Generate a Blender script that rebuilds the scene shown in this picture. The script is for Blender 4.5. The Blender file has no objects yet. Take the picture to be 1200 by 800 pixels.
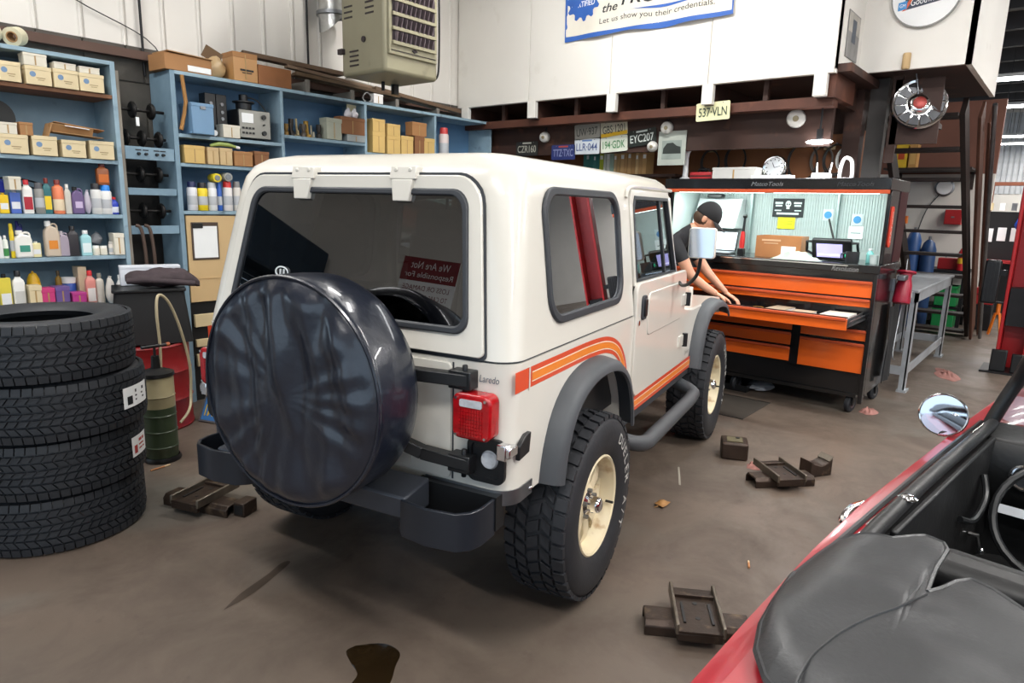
import bpy, bmesh, math, random
from math import sin, cos, pi, radians, sqrt, atan2
from mathutils import Vector, Matrix, noise as mnoise
random.seed(7)
SC = bpy.context.scene
COL = SC.collection

# ------------------------------------------------------------------ camera
F_PX, PITCH, ROLL, YAW, CAM_H = 789.11, 0.1990, 0.0263, 0.6878, 1.6093
_fw = Vector((cos(YAW), sin(YAW), 0)); _rt = Vector((sin(YAW), -cos(YAW), 0)); _up = Vector((0, 0, 1))
_F = _fw*cos(PITCH) - _up*sin(PITCH); _U0 = _fw*sin(PITCH) + _up*cos(PITCH)
_R = _rt*cos(ROLL) + _U0*sin(ROLL); _U = -_rt*sin(ROLL) + _U0*cos(ROLL)
cd = bpy.data.cameras.new('camera'); cam = bpy.data.objects.new('camera', cd); COL.objects.link(cam)
cd.sensor_width = 36.0; cd.lens = F_PX/1200*36.0; cd.clip_start = 0.05; cd.clip_end = 200
cam.matrix_world = Matrix(((_R.x, _U.x, -_F.x, 0), (_R.y, _U.y, -_F.y, 0), (_R.z, _U.z, -_F.z, CAM_H), (0, 0, 0, 1)))
SC.camera = cam

# ------------------------------------------------------------------ world, exposure
w = bpy.data.worlds.new('sky'); SC.world = w; w.use_nodes = True
bg = w.node_tree.nodes['Background']
bg.inputs['Color'].default_value = (0.66, 0.83, 1.0, 1); bg.inputs['Strength'].default_value = 1.5
SC.view_settings.view_transform = 'Standard'; SC.view_settings.look = 'None'
SC.view_settings.gamma = 1.0; SC.view_settings.use_curve_mapping = False
SC.view_settings.exposure = 0.15

def portal(loc, size, rot):
    l = bpy.data.lights.new('sky_portal', 'AREA'); l.shape = 'RECTANGLE'; l.size, l.size_y = size
    l.cycles.is_portal = True
    o = bpy.data.objects.new('sky_portal', l); COL.objects.link(o); o.location = loc; o.rotation_euler = rot
    return o
# daylight enters through the open bay doors behind the photographer and two added side bays
portal((-3.5, .25, 1.9), (3.8, 5.5), (0, -pi/2, 0))
portal((-3.5, -5.7, 1.9), (3.8, 4.6), (0, -pi/2, 0))
portal((3.3, -9.0, 1.9), (6.6, 3.8), (pi/2, 0, 0))  # unseen bay added to light the white car's side
portal((-1.85, 5.75, 1.1), (2.9, 2.2), (-pi/2, 0, 0))  # unseen side bay added for bluish daylight on the spare cover

# ------------------------------------------------------------------ materials
def lin(c):
    if isinstance(c, str):
        c = c.lstrip('#'); c = [int(c[i:i+2], 16)/255 for i in (0, 2, 4)]
    return tuple((x/12.92 if x <= .04045 else ((x+.055)/1.055)**2.4) for x in c)
MATS = {}
def mat(name, col, rough=.5, metal=0., var=.12, scale=6., bump=0., bscale=None, coat=0., emit=0., alpha=None, trans=0., col2=None, dirt=None, spec=None):
    """procedural material: noise-mixed base colour, roughness breakup, optional bump"""
    if name in MATS: return MATS[name]
    m = bpy.data.materials.new(name); m.use_nodes = True; MATS[name] = m
    nt = m.node_tree; N = nt.nodes; L = nt.links; b = N['Principled BSDF']
    c = lin(col); c2 = lin(col2) if col2 else tuple(x*(1-var) for x in c)
    tc = N.new('ShaderNodeTexCoord'); nz = N.new('ShaderNodeTexNoise'); nz.inputs['Scale'].default_value = scale; nz.inputs['Detail'].default_value = 5
    L.new(tc.outputs['Object'], nz.inputs['Vector'])
    mx = N.new('ShaderNodeMix'); mx.data_type = 'RGBA'
    mx.inputs['A'].default_value = (*c, 1); mx.inputs['B'].default_value = (*c2, 1)
    rp = N.new('ShaderNodeMapRange'); rp.inputs[1].default_value = .35; rp.inputs[2].default_value = .68
    L.new(nz.outputs['Fac'], rp.inputs[0]); L.new(rp.outputs[0], mx.inputs['Factor'])
    out = mx.outputs['Result']
    if dirt:
        n2 = N.new('ShaderNodeTexNoise'); n2.inputs['Scale'].default_value = dirt[1]; n2.inputs['Detail'].default_value = 8
        L.new(tc.outputs['Object'], n2.inputs['Vector'])
        r2 = N.new('ShaderNodeMapRange'); r2.inputs[1].default_value = dirt[2]; r2.inputs[2].default_value = dirt[2]+.15
        L.new(n2.outputs['Fac'], r2.inputs[0])
        m2 = N.new('ShaderNodeMix'); m2.data_type = 'RGBA'; L.new(r2.outputs[0], m2.inputs['Factor'])
        L.new(out, m2.inputs['A']); m2.inputs['B'].default_value = (*lin(dirt[0]), 1); out = m2.outputs['Result']
    L.new(out, b.inputs['Base Color'])
    b.inputs['Roughness'].default_value = rough; b.inputs['Metallic'].default_value = metal
    if spec is not None: b.inputs['Specular IOR Level'].default_value = spec
    if coat: b.inputs['Coat Weight'].default_value = coat; b.inputs['Coat Roughness'].default_value = .06
    if emit:
        b.inputs['Emission Color'].default_value = (*c, 1); b.inputs['Emission Strength'].default_value = emit
    if trans: b.inputs['Transmission Weight'].default_value = trans; b.inputs['IOR'].default_value = 1.45
    if alpha is not None: b.inputs['Alpha'].default_value = alpha
    if bump:
        n3 = N.new('ShaderNodeTexNoise'); n3.inputs['Scale'].default_value = bscale or scale*4; n3.inputs['Detail'].default_value = 4
        L.new(tc.outputs['Object'], n3.inputs['Vector'])
        bp = N.new('ShaderNodeBump'); bp.inputs['Strength'].default_value = bump; bp.inputs['Distance'].default_value = .01
        L.new(n3.outputs['Fac'], bp.inputs['Height']); L.new(bp.outputs['Normal'], b.inputs['Normal'])
    return m
def glass_mat(name, tint, rough=.0, alpha=.35):
    """thin tinted window: mirror reflection by Fresnel over a tinted see-through layer"""
    if name in MATS: return MATS[name]
    m = bpy.data.materials.new(name); m.use_nodes = True; MATS[name] = m
    nt = m.node_tree; N = nt.nodes; L = nt.links; N.remove(N['Principled BSDF'])
    tr = N.new('ShaderNodeBsdfTransparent'); tr.inputs[0].default_value = (*lin(tint), 1)
    gl = N.new('ShaderNodeBsdfGlossy'); gl.inputs['Roughness'].default_value = rough; gl.inputs['Color'].default_value = (.95, .97, 1, 1)
    fr = N.new('ShaderNodeFresnel'); fr.inputs[0].default_value = 1.55
    ad = N.new('ShaderNodeMath'); ad.operation = 'MULTIPLY_ADD'; ad.inputs[1].default_value = 1.3; ad.inputs[2].default_value = alpha*.1
    nz = N.new('ShaderNodeTexNoise'); nz.inputs['Scale'].default_value = 3
    sc = N.new('ShaderNodeMath'); sc.operation = 'MULTIPLY'; sc.inputs[1].default_value = .02
    L.new(nz.outputs['Fac'], sc.inputs[0])
    a2 = N.new('ShaderNodeMath'); a2.operation = 'ADD'; L.new(ad.outputs[0], a2.inputs[0]); L.new(sc.outputs[0], a2.inputs[1])
    L.new(fr.outputs[0], ad.inputs[0])
    ms = N.new('ShaderNodeMixShader'); L.new(a2.outputs[0], ms.inputs[0]); L.new(tr.outputs[0], ms.inputs[1]); L.new(gl.outputs[0], ms.inputs[2])
    L.new(ms.outputs[0], N['Material Output'].inputs[0])
    return m

# ------------------------------------------------------------------ mesh builder
class MB:
    def __init__(s): s.v = []; s.f = []
    def add(s, vs, fs):
        o = len(s.v); s.v += [tuple(v) for v in vs]; s.f += [tuple(i+o for i in f) for f in fs]; return s
    def bx(s, x0, x1, y0, y1, z0, z1):
        return s.add([(x0,y0,z0),(x1,y0,z0),(x1,y1,z0),(x0,y1,z0),(x0,y0,z1),(x1,y0,z1),(x1,y1,z1),(x0,y1,z1)],
                     [(0,3,2,1),(4,5,6,7),(0,1,5,4),(1,2,6,5),(2,3,7,6),(3,0,4,7)])
    def box(s, c, d, rot=(0,0,0)):
        from mathutils import Euler
        R = Euler(rot).to_matrix(); h = Vector(d)/2; vs = []
        for sx, sy, sz in ((-1,-1,-1),(1,-1,-1),(1,1,-1),(-1,1,-1),(-1,-1,1),(1,-1,1),(1,1,1),(-1,1,1)):
            vs.append(Vector(c)+R@Vector((sx*h.x, sy*h.y, sz*h.z)))
        return s.add(vs, [(0,3,2,1),(4,5,6,7),(0,1,5,4),(1,2,6,5),(2,3,7,6),(3,0,4,7)])
    def bar(s, p0, p1, w, h, up=(0,0,1)):
        p0, p1 = Vector(p0), Vector(p1); d = (p1-p0).normalized(); u = Vector(up)
        a = d.cross(u)
        if a.length < 1e-4: a = d.cross(Vector((1,0,0)))
        a.normalize(); b = a.cross(d)
        vs = []
        for p in (p0, p1):
            for sa, sb in ((-1,-1),(1,-1),(1,1),(-1,1)): vs.append(p+a*sa*w/2+b*sb*h/2)
        return s.add(vs, [(0,1,2,3),(7,6,5,4),(0,4,5,1),(1,5,6,2),(2,6,7,3),(3,7,4,0)])
    def cyl(s, p0, p1, r0, r1=None, n=16, cap=True):
        r1 = r0 if r1 is None else r1
        p0, p1 = Vector(p0), Vector(p1); d = (p1-p0).normalized()
        a = d.orthogonal().normalized(); b = d.cross(a); vs = []
        for p, r in ((p0, r0), (p1, r1)):
            for i in range(n): t = 2*pi*i/n; vs.append(p+(a*cos(t)+b*sin(t))*r)
        fs = [(i, (i+1) % n, n+(i+1) % n, n+i) for i in range(n)]
        if cap: fs += [tuple(range(n-1, -1, -1)), tuple(range(n, 2*n))]
        return s.add(vs, fs)
    def tube(s, pts, r, n=8, closed=False):
        pts = [Vector(p) for p in pts]; m = len(pts); rings = []; a = None
        for i, p in enumerate(pts):
            if closed: d = (pts[(i+1) % m]-pts[i-1]).normalized()
            else: d = (pts[min(i+1, m-1)]-pts[max(i-1, 0)]).normalized()
            if a is None: a = d.orthogonal().normalized()
            a = (a-d*a.dot(d)); a = a.normalized() if a.length > 1e-6 else d.orthogonal().normalized()
            b = d.cross(a); rr = r[i] if isinstance(r, (list, tuple)) else r
            rings.append([p+(a*cos(2*pi*k/n)+b*sin(2*pi*k/n))*rr for k in range(n)])
        vs = [v for R in rings for v in R]; fs = []
        for i in range(m if closed else m-1):
            j = (i+1) % m
            for k in range(n): fs.append((i*n+k, i*n+(k+1) % n, j*n+(k+1) % n, j*n+k))
        if not closed: fs += [tuple(range(n-1, -1, -1)), tuple((m-1)*n+k for k in range(n))]
        return s.add(vs, fs)
    def lathe(s, prof, o=(0,0,0), axis=(0,0,1), n=24, closed=False, a0=0., a1=2*pi):
        """prof: (radius, height along axis)"""
        o = Vector(o); ax = Vector(axis).normalized()
        a = Vector((1,0,0)) if abs(ax.x) < .9 else Vector((0,1,0))
        a = (a-ax*a.dot(ax)).normalized(); b = ax.cross(a); m = len(prof); full = abs(a1-a0-2*pi) < 1e-6
        k = n if full else n+1; vs = []
        for i in range(k):
            t = a0+(a1-a0)*i/n
            for r, h in prof: vs.append(o+(a*cos(t)+b*sin(t))*r+ax*h)
        fs = []
        for i in range(n):
            j = (i+1) % k
            for q in range(m if closed else m-1):
                p = (q+1) % m
                f = [i*m+q, j*m+q, j*m+p, i*m+p]
                if prof[q][0] < 1e-6: f.remove(j*m+q)
                elif prof[p][0] < 1e-6: f.remove(j*m+p)
                fs.append(tuple(f))
        return s.add(vs, fs)
    def prism(s, poly, axis, h0, h1):
        """2-D polygon extruded along axis; poly coords are the other two axes in x,y,z order"""
        def P(a, b, h): return {'x': (h, a, b), 'y': (a, h, b), 'z': (a, b, h)}[axis]
        n = len(poly); vs = [P(a, b, h0) for a, b in poly]+[P(a, b, h1) for a, b in poly]
        fs = [tuple(range(n-1, -1, -1)), tuple(range(n, 2*n))]+[(i, (i+1) % n, n+(i+1) % n, n+i) for i in range(n)]
        return s.add(vs, fs)
    def loft(s, rings, closed=True, cap0=True, cap1=True):
        n = len(rings[0]); vs = [v for R in rings for v in R]; fs = []
        for i in range(len(rings)-1):
            for k in range(n if closed else n-1):
                fs.append((i*n+k, i*n+(k+1) % n, (i+1)*n+(k+1) % n, (i+1)*n+k))
        if cap0: fs.append(tuple(range(n-1, -1, -1)))
        if cap1: fs.append(tuple((len(rings)-1)*n+k for k in range(n)))
        return s.add(vs, fs)
    def sphere(s, c, r, n=16, m=10, sq=(1,1,1)):
        pr = [(max(1e-7, sin(pi*i/m)), -cos(pi*i/m)) for i in range(m+1)]; pr[0] = (0, -1); pr[-1] = (0, 1)
        t = MB().lathe(pr, n=n)
        return s.add([(c[0]+v[0]*r*sq[0], c[1]+v[1]*r*sq[1], c[2]+v[2]*r*sq[2]) for v in t.v], t.f)
    def grid(s, fn, nu, nv):
        vs = [fn(i/nu, j/nv) for i in range(nu+1) for j in range(nv+1)]
        fs = [(i*(nv+1)+j, (i+1)*(nv+1)+j, (i+1)*(nv+1)+j+1, i*(nv+1)+j+1) for i in range(nu) for j in range(nv)]
        return s.add(vs, fs)
    def mesh(s, name, ang=38, recalc=True):
        me = bpy.data.meshes.new(name); me.from_pydata(s.v, [], s.f)
        bm = bmesh.new(); bm.from_mesh(me)
        if recalc: bmesh.ops.recalc_face_normals(bm, faces=bm.faces)
        finish_bm(bm, ang); bm.to_mesh(me); bm.free(); return me
    def build(s, name, m, parent=None, bevel=0., seg=2, ang=38, solid=0., sub=0):
        me = s.mesh(name, ang); return obj(name, me, m, parent, bevel, seg, solid, sub)
def finish_bm(bm, ang=38):
    th = radians(ang)
    for f in bm.faces: f.smooth = True
    for e in bm.edges: e.smooth = not (len(e.link_faces) != 2 or e.calc_face_angle(9) > th)
def obj(name, me, m, parent=None, bevel=0., seg=2, solid=0., sub=0):
    o = bpy.data.objects.new(name, me); COL.objects.link(o)
    if m is not None and not me.materials: me.materials.append(m)
    if parent is not None: o.parent = parent
    if solid:
        md = o.modifiers.new('solid', 'SOLIDIFY'); md.thickness = solid; md.offset = 0
    if bevel:
        md = o.modifiers.new('bevel', 'BEVEL'); md.width = bevel; md.segments = seg; md.limit_method = 'ANGLE'; md.angle_limit = radians(40); md.harden_normals = False
        for p in me.polygons: p.use_smooth = True
    if sub:
        md = o.modifiers.new('sub', 'SUBSURF'); md.levels = sub; md.render_levels = sub
    return o
def tag(o, label, cat, group=None, kind=None):
    if label: o['label'] = label
    if cat: o['category'] = cat
    if group: o['group'] = group
    if kind: o['kind'] = kind
    return o
def thing(name, label, cat, loc=(0,0,0), rz=0., group=None):
    o = bpy.data.objects.new(name, None); COL.objects.link(o); o.location = loc; o.rotation_euler = (0,0,rz)
    return tag(o, label, cat, group)
def struct(name, mb, m, label=None, parent=None, bevel=0.):
    o = mb.build(name, m, parent, bevel)
    if parent is None: o['kind'] = 'structure'
    if label: o['label'] = label
    return o
def copy_tree(o, loc=None, rz=None, label=None, parent=None):
    c = o.copy(); COL.objects.link(c)
    if parent is not None: c.parent = parent
    if loc is not None: c.location = loc
    if rz is not None: c.rotation_euler = (0,0,rz)
    if label: c['label'] = label
    for ch in list(o.children): copy_tree(ch, parent=c)
    return c
def boolean(o, cutters, op='DIFFERENCE', keep=False):
    for c in cutters:
        md = o.modifiers.new('b', 'BOOLEAN'); md.operation = op; md.object = c; md.solver = 'EXACT'
    dg = bpy.context.evaluated_depsgraph_get(); dg.update()
    me = bpy.data.meshes.new_from_object(o.evaluated_get(dg))
    o.modifiers.clear(); old = o.data; o.data = me
    bm = bmesh.new(); bm.from_mesh(me); bmesh.ops.remove_doubles(bm, verts=bm.verts, dist=1e-4); finish_bm(bm, 32); bm.to_mesh(me); bm.free()
    if not keep:
        for c in cutters: bpy.data.objects.remove(c)
    return o
FACE = {'nx': Matrix(((0,0,-1),(-1,0,0),(0,1,0))), 'ny': Matrix(((1,0,0),(0,0,-1),(0,1,0))), 'px': Matrix(((0,0,1),(1,0,0),(0,1,0))), 'pz': Matrix.Identity(3)}
def text_mb(t, width=None, height=.1, depth=.0015, shear=0., bold=0.):
    """lettering as mesh, centred on the origin in its own xy plane"""
    cu = bpy.data.curves.new('lettering', 'FONT'); cu.body = t; cu.size = 1; cu.align_x = 'CENTER'; cu.align_y = 'CENTER'; cu.shear = shear; cu.offset = bold; cu.resolution_u = 3
    o = bpy.data.objects.new('lettering', cu); COL.objects.link(o)
    dg = bpy.context.evaluated_depsgraph_get(); dg.update(); me = bpy.data.meshes.new_from_object(o.evaluated_get(dg))
    vs = [v.co.copy() for v in me.vertices]; fs = [tuple(p.vertices) for p in me.polygons]
    bpy.data.objects.remove(o); bpy.data.curves.remove(cu); bpy.data.meshes.remove(me)
    if not vs: return MB()
    x0, x1 = min(v.x for v in vs), max(v.x for v in vs); y0, y1 = min(v.y for v in vs), max(v.y for v in vs)
    sy = height/max(y1-y0, 1e-6); sx = width/max(x1-x0, 1e-6) if width else sy
    n = len(vs); out = [((v.x-(x0+x1)/2)*sx, (v.y-(y0+y1)/2)*sy, depth) for v in vs]
    return MB().add(out, fs)
def xf(mb, M3=None, loc=(0,0,0)):
    M3 = M3 or Matrix.Identity(3); loc = Vector(loc); r = MB(); r.v = [tuple(M3@Vector(v)+loc) for v in mb.v]; r.f = list(mb.f); return r
def text(name, t, m, parent, loc, face='nx', width=None, height=.1, shear=0., bold=0., rot=0.):
    mb = text_mb(t, width, height, .0015, shear, bold)
    if rot: mb = xf(mb, Matrix.Rotation(rot, 3, 'Z'))
    F = FACE[face] if isinstance(face, str) else face
    mb = xf(mb, F, loc)
    me = bpy.data.meshes.new(name); me.from_pydata(mb.v, [], mb.f); return obj(name, me, m, parent)
def rrect(x0, x1, y0, y1, r, n=5):
    """rounded rectangle outline, counter-clockwise; r may be 4 radii (bl, br, tr, tl)"""
    if not isinstance(r, (tuple, list)): r = (r,)*4
    out = []
    for (cx, cy, a, q) in ((x0+r[0], y0+r[0], pi, r[0]), (x1-r[1], y0+r[1], 1.5*pi, r[1]), (x1-r[2], y1-r[2], 0, r[2]), (x0+r[3], y1-r[3], .5*pi, r[3])):
        for i in range(n+1): t = a+.5*pi*i/n; out.append((cx+q*cos(t), cy+q*sin(t)))
    return out
def curve_pts(pts, n=6):
    """Catmull-Rom through points"""
    P = [Vector(p) for p in pts]; out = []
    for i in range(len(P)-1):
        a = P[max(i-1, 0)]; b = P[i]; c = P[i+1]; d = P[min(i+2, len(P)-1)]
        for k in range(n):
            t = k/n; out.append(.5*((2*b)+(c-a)*t+(2*a-5*b+4*c-d)*t*t+(3*b-a-3*c+d)*t**3))
    out.append(P[-1]); return out

# ------------------------------------------------------------------ shared materials
WHITE = mat('painted_white_wall', '#e4e1da', .6, var=.05, scale=1.5, dirt=('#cfcac0', 2.5, .62))
BLACKP = mat('black_plastic', '#17181a', .38, var=.2)
RUBBER = mat('tyre_rubber', '#23252a', .62, var=.25, scale=9, bump=.08, bscale=60)
CHROME = mat('chrome', '#e8e8ea', .12, 1., var=.05)
STEEL = mat('worn_steel', '#8c8f93', .38, .9, var=.25, scale=9)
DARKMET = mat('dark_metal', '#2c2c2e', .45, .6, var=.25)
BLUEP = mat('chipped_blue_paint', '#7d97a8', .55, var=.14, scale=4, col2='#6c8798', dirt=('#566a78', 7, .63))
CARD = mat('cardboard', '#a98358', .8, var=.15, scale=5)
CREAMCARD = mat('cream_carton', '#d8c49a', .75, var=.1, scale=5)
WOODBR = mat('brown_wood', '#7a4d2c', .6, var=.3, scale=3)
DARKWOOD = mat('dark_stained_wood', '#3b231a', .65, var=.35, scale=3, dirt=('#5a3626', 5, .6))
INK = mat('printed_ink', '#1c2024', .6)
PAPER = mat('white_paper', '#eef0f0', .7, var=.04)
# ================================================================== THE ROOM
# floor material: sealed, worn and stained shop concrete
fm = bpy.data.materials.new('shop_concrete'); fm.use_nodes = True
nt = fm.node_tree; N = nt.nodes; L = nt.links; b = N['Principled BSDF']
tc = N.new('ShaderNodeTexCoord')
def nz(scale, det=6, rough=.6, dist=0.):
    n = N.new('ShaderNodeTexNoise'); n.inputs['Scale'].default_value = scale; n.inputs['Detail'].default_value = det
    n.inputs['Roughness'].default_value = rough; n.inputs['Distortion'].default_value = dist; L.new(tc.outputs['Object'], n.inputs['Vector']); return n
def rng(src, a, bb, lo=0., hi=1.):
    r = N.new('ShaderNodeMapRange'); r.inputs[1].default_value = a; r.inputs[2].default_value = bb; r.inputs[3].default_value = lo; r.inputs[4].default_value = hi
    L.new(src, r.inputs[0]); return r.outputs[0]
def mixc(f, A, B):
    m = N.new('ShaderNodeMix'); m.data_type = 'RGBA'; L.new(f, m.inputs['Factor'])
    for k, c in (('A', A), ('B', B)):
        if isinstance(c, str): m.inputs[k].default_value = (*lin(c), 1)
        else: L.new(c, m.inputs[k])
    return m.outputs['Result']
n1 = nz(.55, 4); n2 = nz(2.3, 8, .65, .4); n3 = nz(14, 6); n4 = nz(.9, 3, .5, .6); n5 = nz(60, 3)
c = mixc(rng(n1.outputs['Fac'], .35, .65), '#6d5f54', '#645a50')
c = mixc(rng(n2.outputs['Fac'], .42, .72), c, '#52463d')
c = mixc(rng(n4.outputs['Fac'], .56, .72, 0, .55), c, '#6c6e68')
c = mixc(rng(n3.outputs['Fac'], .62, .78, 0, .6), c, '#473d35')
c = mixc(rng(n5.outputs['Fac'], .66, .76, 0, .35), c, '#7d7166')
L.new(c, b.inputs['Base Color']); L.new(rng(n2.outputs['Fac'], .3, .7, .36, .62), b.inputs['Roughness'])
bp = N.new('ShaderNodeBump'); bp.inputs['Strength'].default_value = .12; bp.inputs['Distance'].default_value = .004
L.new(n3.outputs['Fac'], bp.inputs['Height']); L.new(bp.outputs['Normal'], b.inputs['Normal'])

X0, X1, Y0, Y1, ZC = -3.5, 26., -9., 5.6, 5.0
struct('floor', MB().bx(X0-12, X1+.3, Y0-12, Y1+12, -.2, 0), fm, 'worn brown grey concrete shop floor with oil stains')
CEILM = mat('ceiling_sheet', '#8f8d88', .7, var=.2, scale=2)
struct('ceiling', MB().bx(X0, X1, Y0, Y1+.3, ZC, ZC+.15), CEILM)
PURL = mat('roof_purlin_steel', '#4a4a4c', .6, .3)
for k in range(12):
    o = MB().bx(9+k*1.4, 9.12+k*1.4, Y0, Y1, ZC-.28, ZC).build('beam', PURL); o['kind'] = 'structure'
# shelf-side wall: grey block below, white ribbed steel sheets above
BLK = mat('grey_block_wall', '#57534d', .85, var=.25, scale=5, bump=.25, bscale=40)
wall_s = struct('wall_left', MB().bx(-.35, X1, 5.62, 5.9, 0, 2.7).bx(X0, X0+.1, 5.62, 5.9, 0, 2.2), BLK, 'grey concrete block wall behind the blue shelves')
blk = MB().bx(-.197, .197, 0, .012, -.097, .097).mesh('block')
for r in range(13):
    for k in range(3):
        x = 1.75+k*.405+(.2 if r % 2 else 0)
        o = obj('block', blk, BLK, wall_s, bevel=.004); o.location = (x, 5.608, .1+r*.2035)
STEELW = mat('white_ribbed_sheet', '#dedad3', .5, var=.05, scale=1.2, dirt=('#c3bdb2', 1.6, .64))
wall_u = struct('wall_upper', MB().bx(-.35, 5.75, 5.64, 5.9, 2.7, ZC).bx(X0, -.35, 5.64, 5.9, 2.2, ZC), STEELW, 'white ribbed steel sheeting above the blue shelves')
rib = MB().prism([(0,0),(.275,0),(.275,.004),(.262,.018),(.250,.018),(.240,.004),(0,.004)], 'z', 0, ZC-2.66)
rib = MB().add([(x, -y, z) for x, y, z in rib.v], rib.f).mesh('panel')
for k in range(8, 30):
    o = obj('panel', rib, STEELW, wall_u); o.location = (-2.55+k*.2835, 5.638, 2.66)
BRNTRIM = mat('brown_trim_board', '#5c4338', .7, var=.25, scale=3)
struct('trim_1', MB().bx(-.3, 5.7, 5.53, 5.615, 2.60, 2.66), BRNTRIM, 'brown timber ledge under the white steel sheets')
o = MB().tube(curve_pts([(1.2,5.6,3.3),(1.9,5.6,2.95),(2.45,5.6,2.72),(2.52,5.6,2.3)], 6), .004, 6).build('wall_cable', BLACKP)
tag(o, 'thin cable drooping across the white ribbed wall', 'cable')
for x, lab in ((2.36, 'dark vertical conduit on the white wall above the spindle rack'), (3.80, 'dark vertical conduit on the white wall beside the hanging heater')):
    tag(MB().cyl((x, 5.605, 2.5 if x < 3 else 2.68), (x, 5.605, 4.9), .010, n=8).build('wall_conduit', DARKMET), lab, 'conduit')
# other walls (behind and beside the photographer)
OFFW = mat('far_wall_paint', '#cfcac2', .7, var=.08, scale=1)
struct('wall_back', MB().bx(X0-.2, X0, Y0, -8.0, 0, ZC).bx(X0-.2, X0, -3.4, -2.5, 0, ZC).bx(X0-.2, X0, 3.0, Y1+.3, 0, ZC).bx(X0-.2, X0, -8.0, -3.4, 3.8, ZC).bx(X0-.2, X0, -2.5, 3.0, 3.8, ZC), OFFW)
struct('wall_right', MB().bx(X0, 0, Y0-.2, Y0, 0, ZC).bx(6.6, X1, Y0-.2, Y0, 0, ZC).bx(0, 6.6, Y0-.2, Y0, 3.8, ZC), OFFW)
FARW = mat('corrugated_far_wall', '#b9bbbd', .55, .2, var=.15)
wf = struct('wall_far', MB().bx(X1, X1+.2, Y0, Y1, 0, ZC), OFFW, 'pale far wall of the shop')
cor = MB().prism([(0,0),(0,.14),(-.03,.11),(-.03,.03)], 'z', 0, 2.4).mesh('corrugation')
for k in range(26):
    o = obj('corrugation', cor, FARW, wf); o.location = (X1, -1+k*.14, 2.35)

# ------------------------------------------------------------------ mezzanine
mezz = struct('wall_mezzanine', MB().bx(5.76, 5.80, 1.60, 5.62, 2.67, ZC).bx(5.76, 6.40, 1.60, 1.64, 2.70, ZC)
              .bx(6.40, 6.44, .81, 1.64, 2.76, ZC).bx(6.40, 8.25, .81, .85, 2.76, ZC), WHITE, 'white panelled upper wall of the storage loft')
for (a, c2, d, e) in ((1.61, 2.62, 2.67, ZC), (2.63, 3.60, 2.67, ZC), (3.61, 4.58, 2.67, ZC), (4.59, 5.6, 2.67, ZC)):
    MB().bx(5.748, 5.762, a, c2, d, e).build('panel', WHITE, mezz, bevel=.003)
loft = struct('ceiling_loft', MB().bx(5.80, 10.2, 1.5, 5.6, 2.68, 2.74).bx(6.44, 8.2, .86, 1.6, 2.77, 2.82), DARKWOOD, 'dark timber underside of the storage loft')
for y in (5.49, 4.54, 3.58, 2.62, 1.70):
    MB().bx(5.79, 9.8, y-.04, y+.04, 2.50, 2.68).build('joist', DARKWOOD, loft)
    tagless = MB().bx(5.735, 5.79, y-.05, y+.05, 2.505, 2.668).build('joist_end_cap', WHITE, loft, bevel=.004)
for x, y, z in ((5.86, 5.02, 2.55), (5.86, 4.06, 2.55), (5.86, 3.1, 2.55), (5.86, 2.16, 2.55)):
    MB().bx(x, x+.05, y-.02, y+.02, 2.5, 2.68).build('blocking', DARKWOOD, loft)
BEAMM = mat('red_brown_beam', '#5a3324', .6, var=.35, scale=3, dirt=('#7a4a35', 4, .6))
o = MB().bx(5.84, 5.98, 1.62, 5.58, 2.44, 2.515).build('beam', BEAMM); o['kind'] = 'structure'; o['label'] = 'reddish brown timber carrying the loft joists'
o = MB().bx(5.80, 6.36, 1.60, 1.66, 2.50, 2.70).build('beam', BEAMM); o['kind'] = 'structure'
o = MB().bx(6.0, 6.06, 1.65, 5.58, 2.15, 2.46).build('beam', DARKWOOD); o['kind'] = 'structure'; o['label'] = 'dark header board holding the licence plates'
struct('pillar_1', MB().bx(6.70, 6.84, 1.60, 1.74, 0, 2.74), DARKWOOD, 'dark timber post at the end of the tool cabinet')
struct('pillar_2', MB().bx(6.72, 6.82, 1.42, 1.56, 0, 2.76), mat('grey_post', '#3d3a38', .7), 'grey steel post beside the loft stairs')
PLY = mat('plywood_back_board', '#8a5734', .65, var=.2, scale=2.2)
struct('wall_workbench', MB().bx(6.85, 6.9, 1.6, 4.0, .0, 2.35).bx(6.85, 6.9, 4.0, 5.6, 0, 2.68), PLY, 'brown plywood back board behind the tool cabinet')
o = MB().bx(6.84, 6.85, 1.6, 5.6, 2.33, 2.68).build('beam', DARKWOOD); o['kind'] = 'structure'

# ------------------------------------------------------------------ strip lights (modelled fixtures, each with its own lamp)
TUBE = mat('lit_fluorescent_tube', '#ffffff', .4, emit=14.)
FIXW = mat('white_fixture_enamel', '#e6e6e4', .4, var=.05)
def strip_light(x, y, z, length, along, power, label, lamp=True, hang=True):
    t = thing('strip_light', label, 'strip light', (x, y, z), 0 if along == 'y' else pi/2, 'ceiling strip lights')
    h = length/2
    MB().prism([(-.11,.02),(.11,.02),(.05,.075),(-.05,.075)], 'y', -h, h).build('housing', FIXW, t)
    for s in (-1, 1):
        MB().cyl((s*.05, -h+.03, 0), (s*.05, h-.03, 0), .018, n=8).build('tube', TUBE, t)
    for s in (-1, 1):
        if hang: MB().cyl((0, s*h*.7, .07), (0, s*h*.7, ZC-z), .006, n=6).build('hanger', DARKMET, t)
    if lamp:
        l = bpy.data.lights.new('strip_lamp', 'AREA'); l.shape = 'RECTANGLE'; l.size = .2; l.size_y = length; l.energy = power; l.color = (1., .975, .94)
        lo = bpy.data.objects.new('strip_lamp', l); COL.objects.link(lo); lo.parent = t; lo.location = (0, 0, -.035)
    return t
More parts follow.
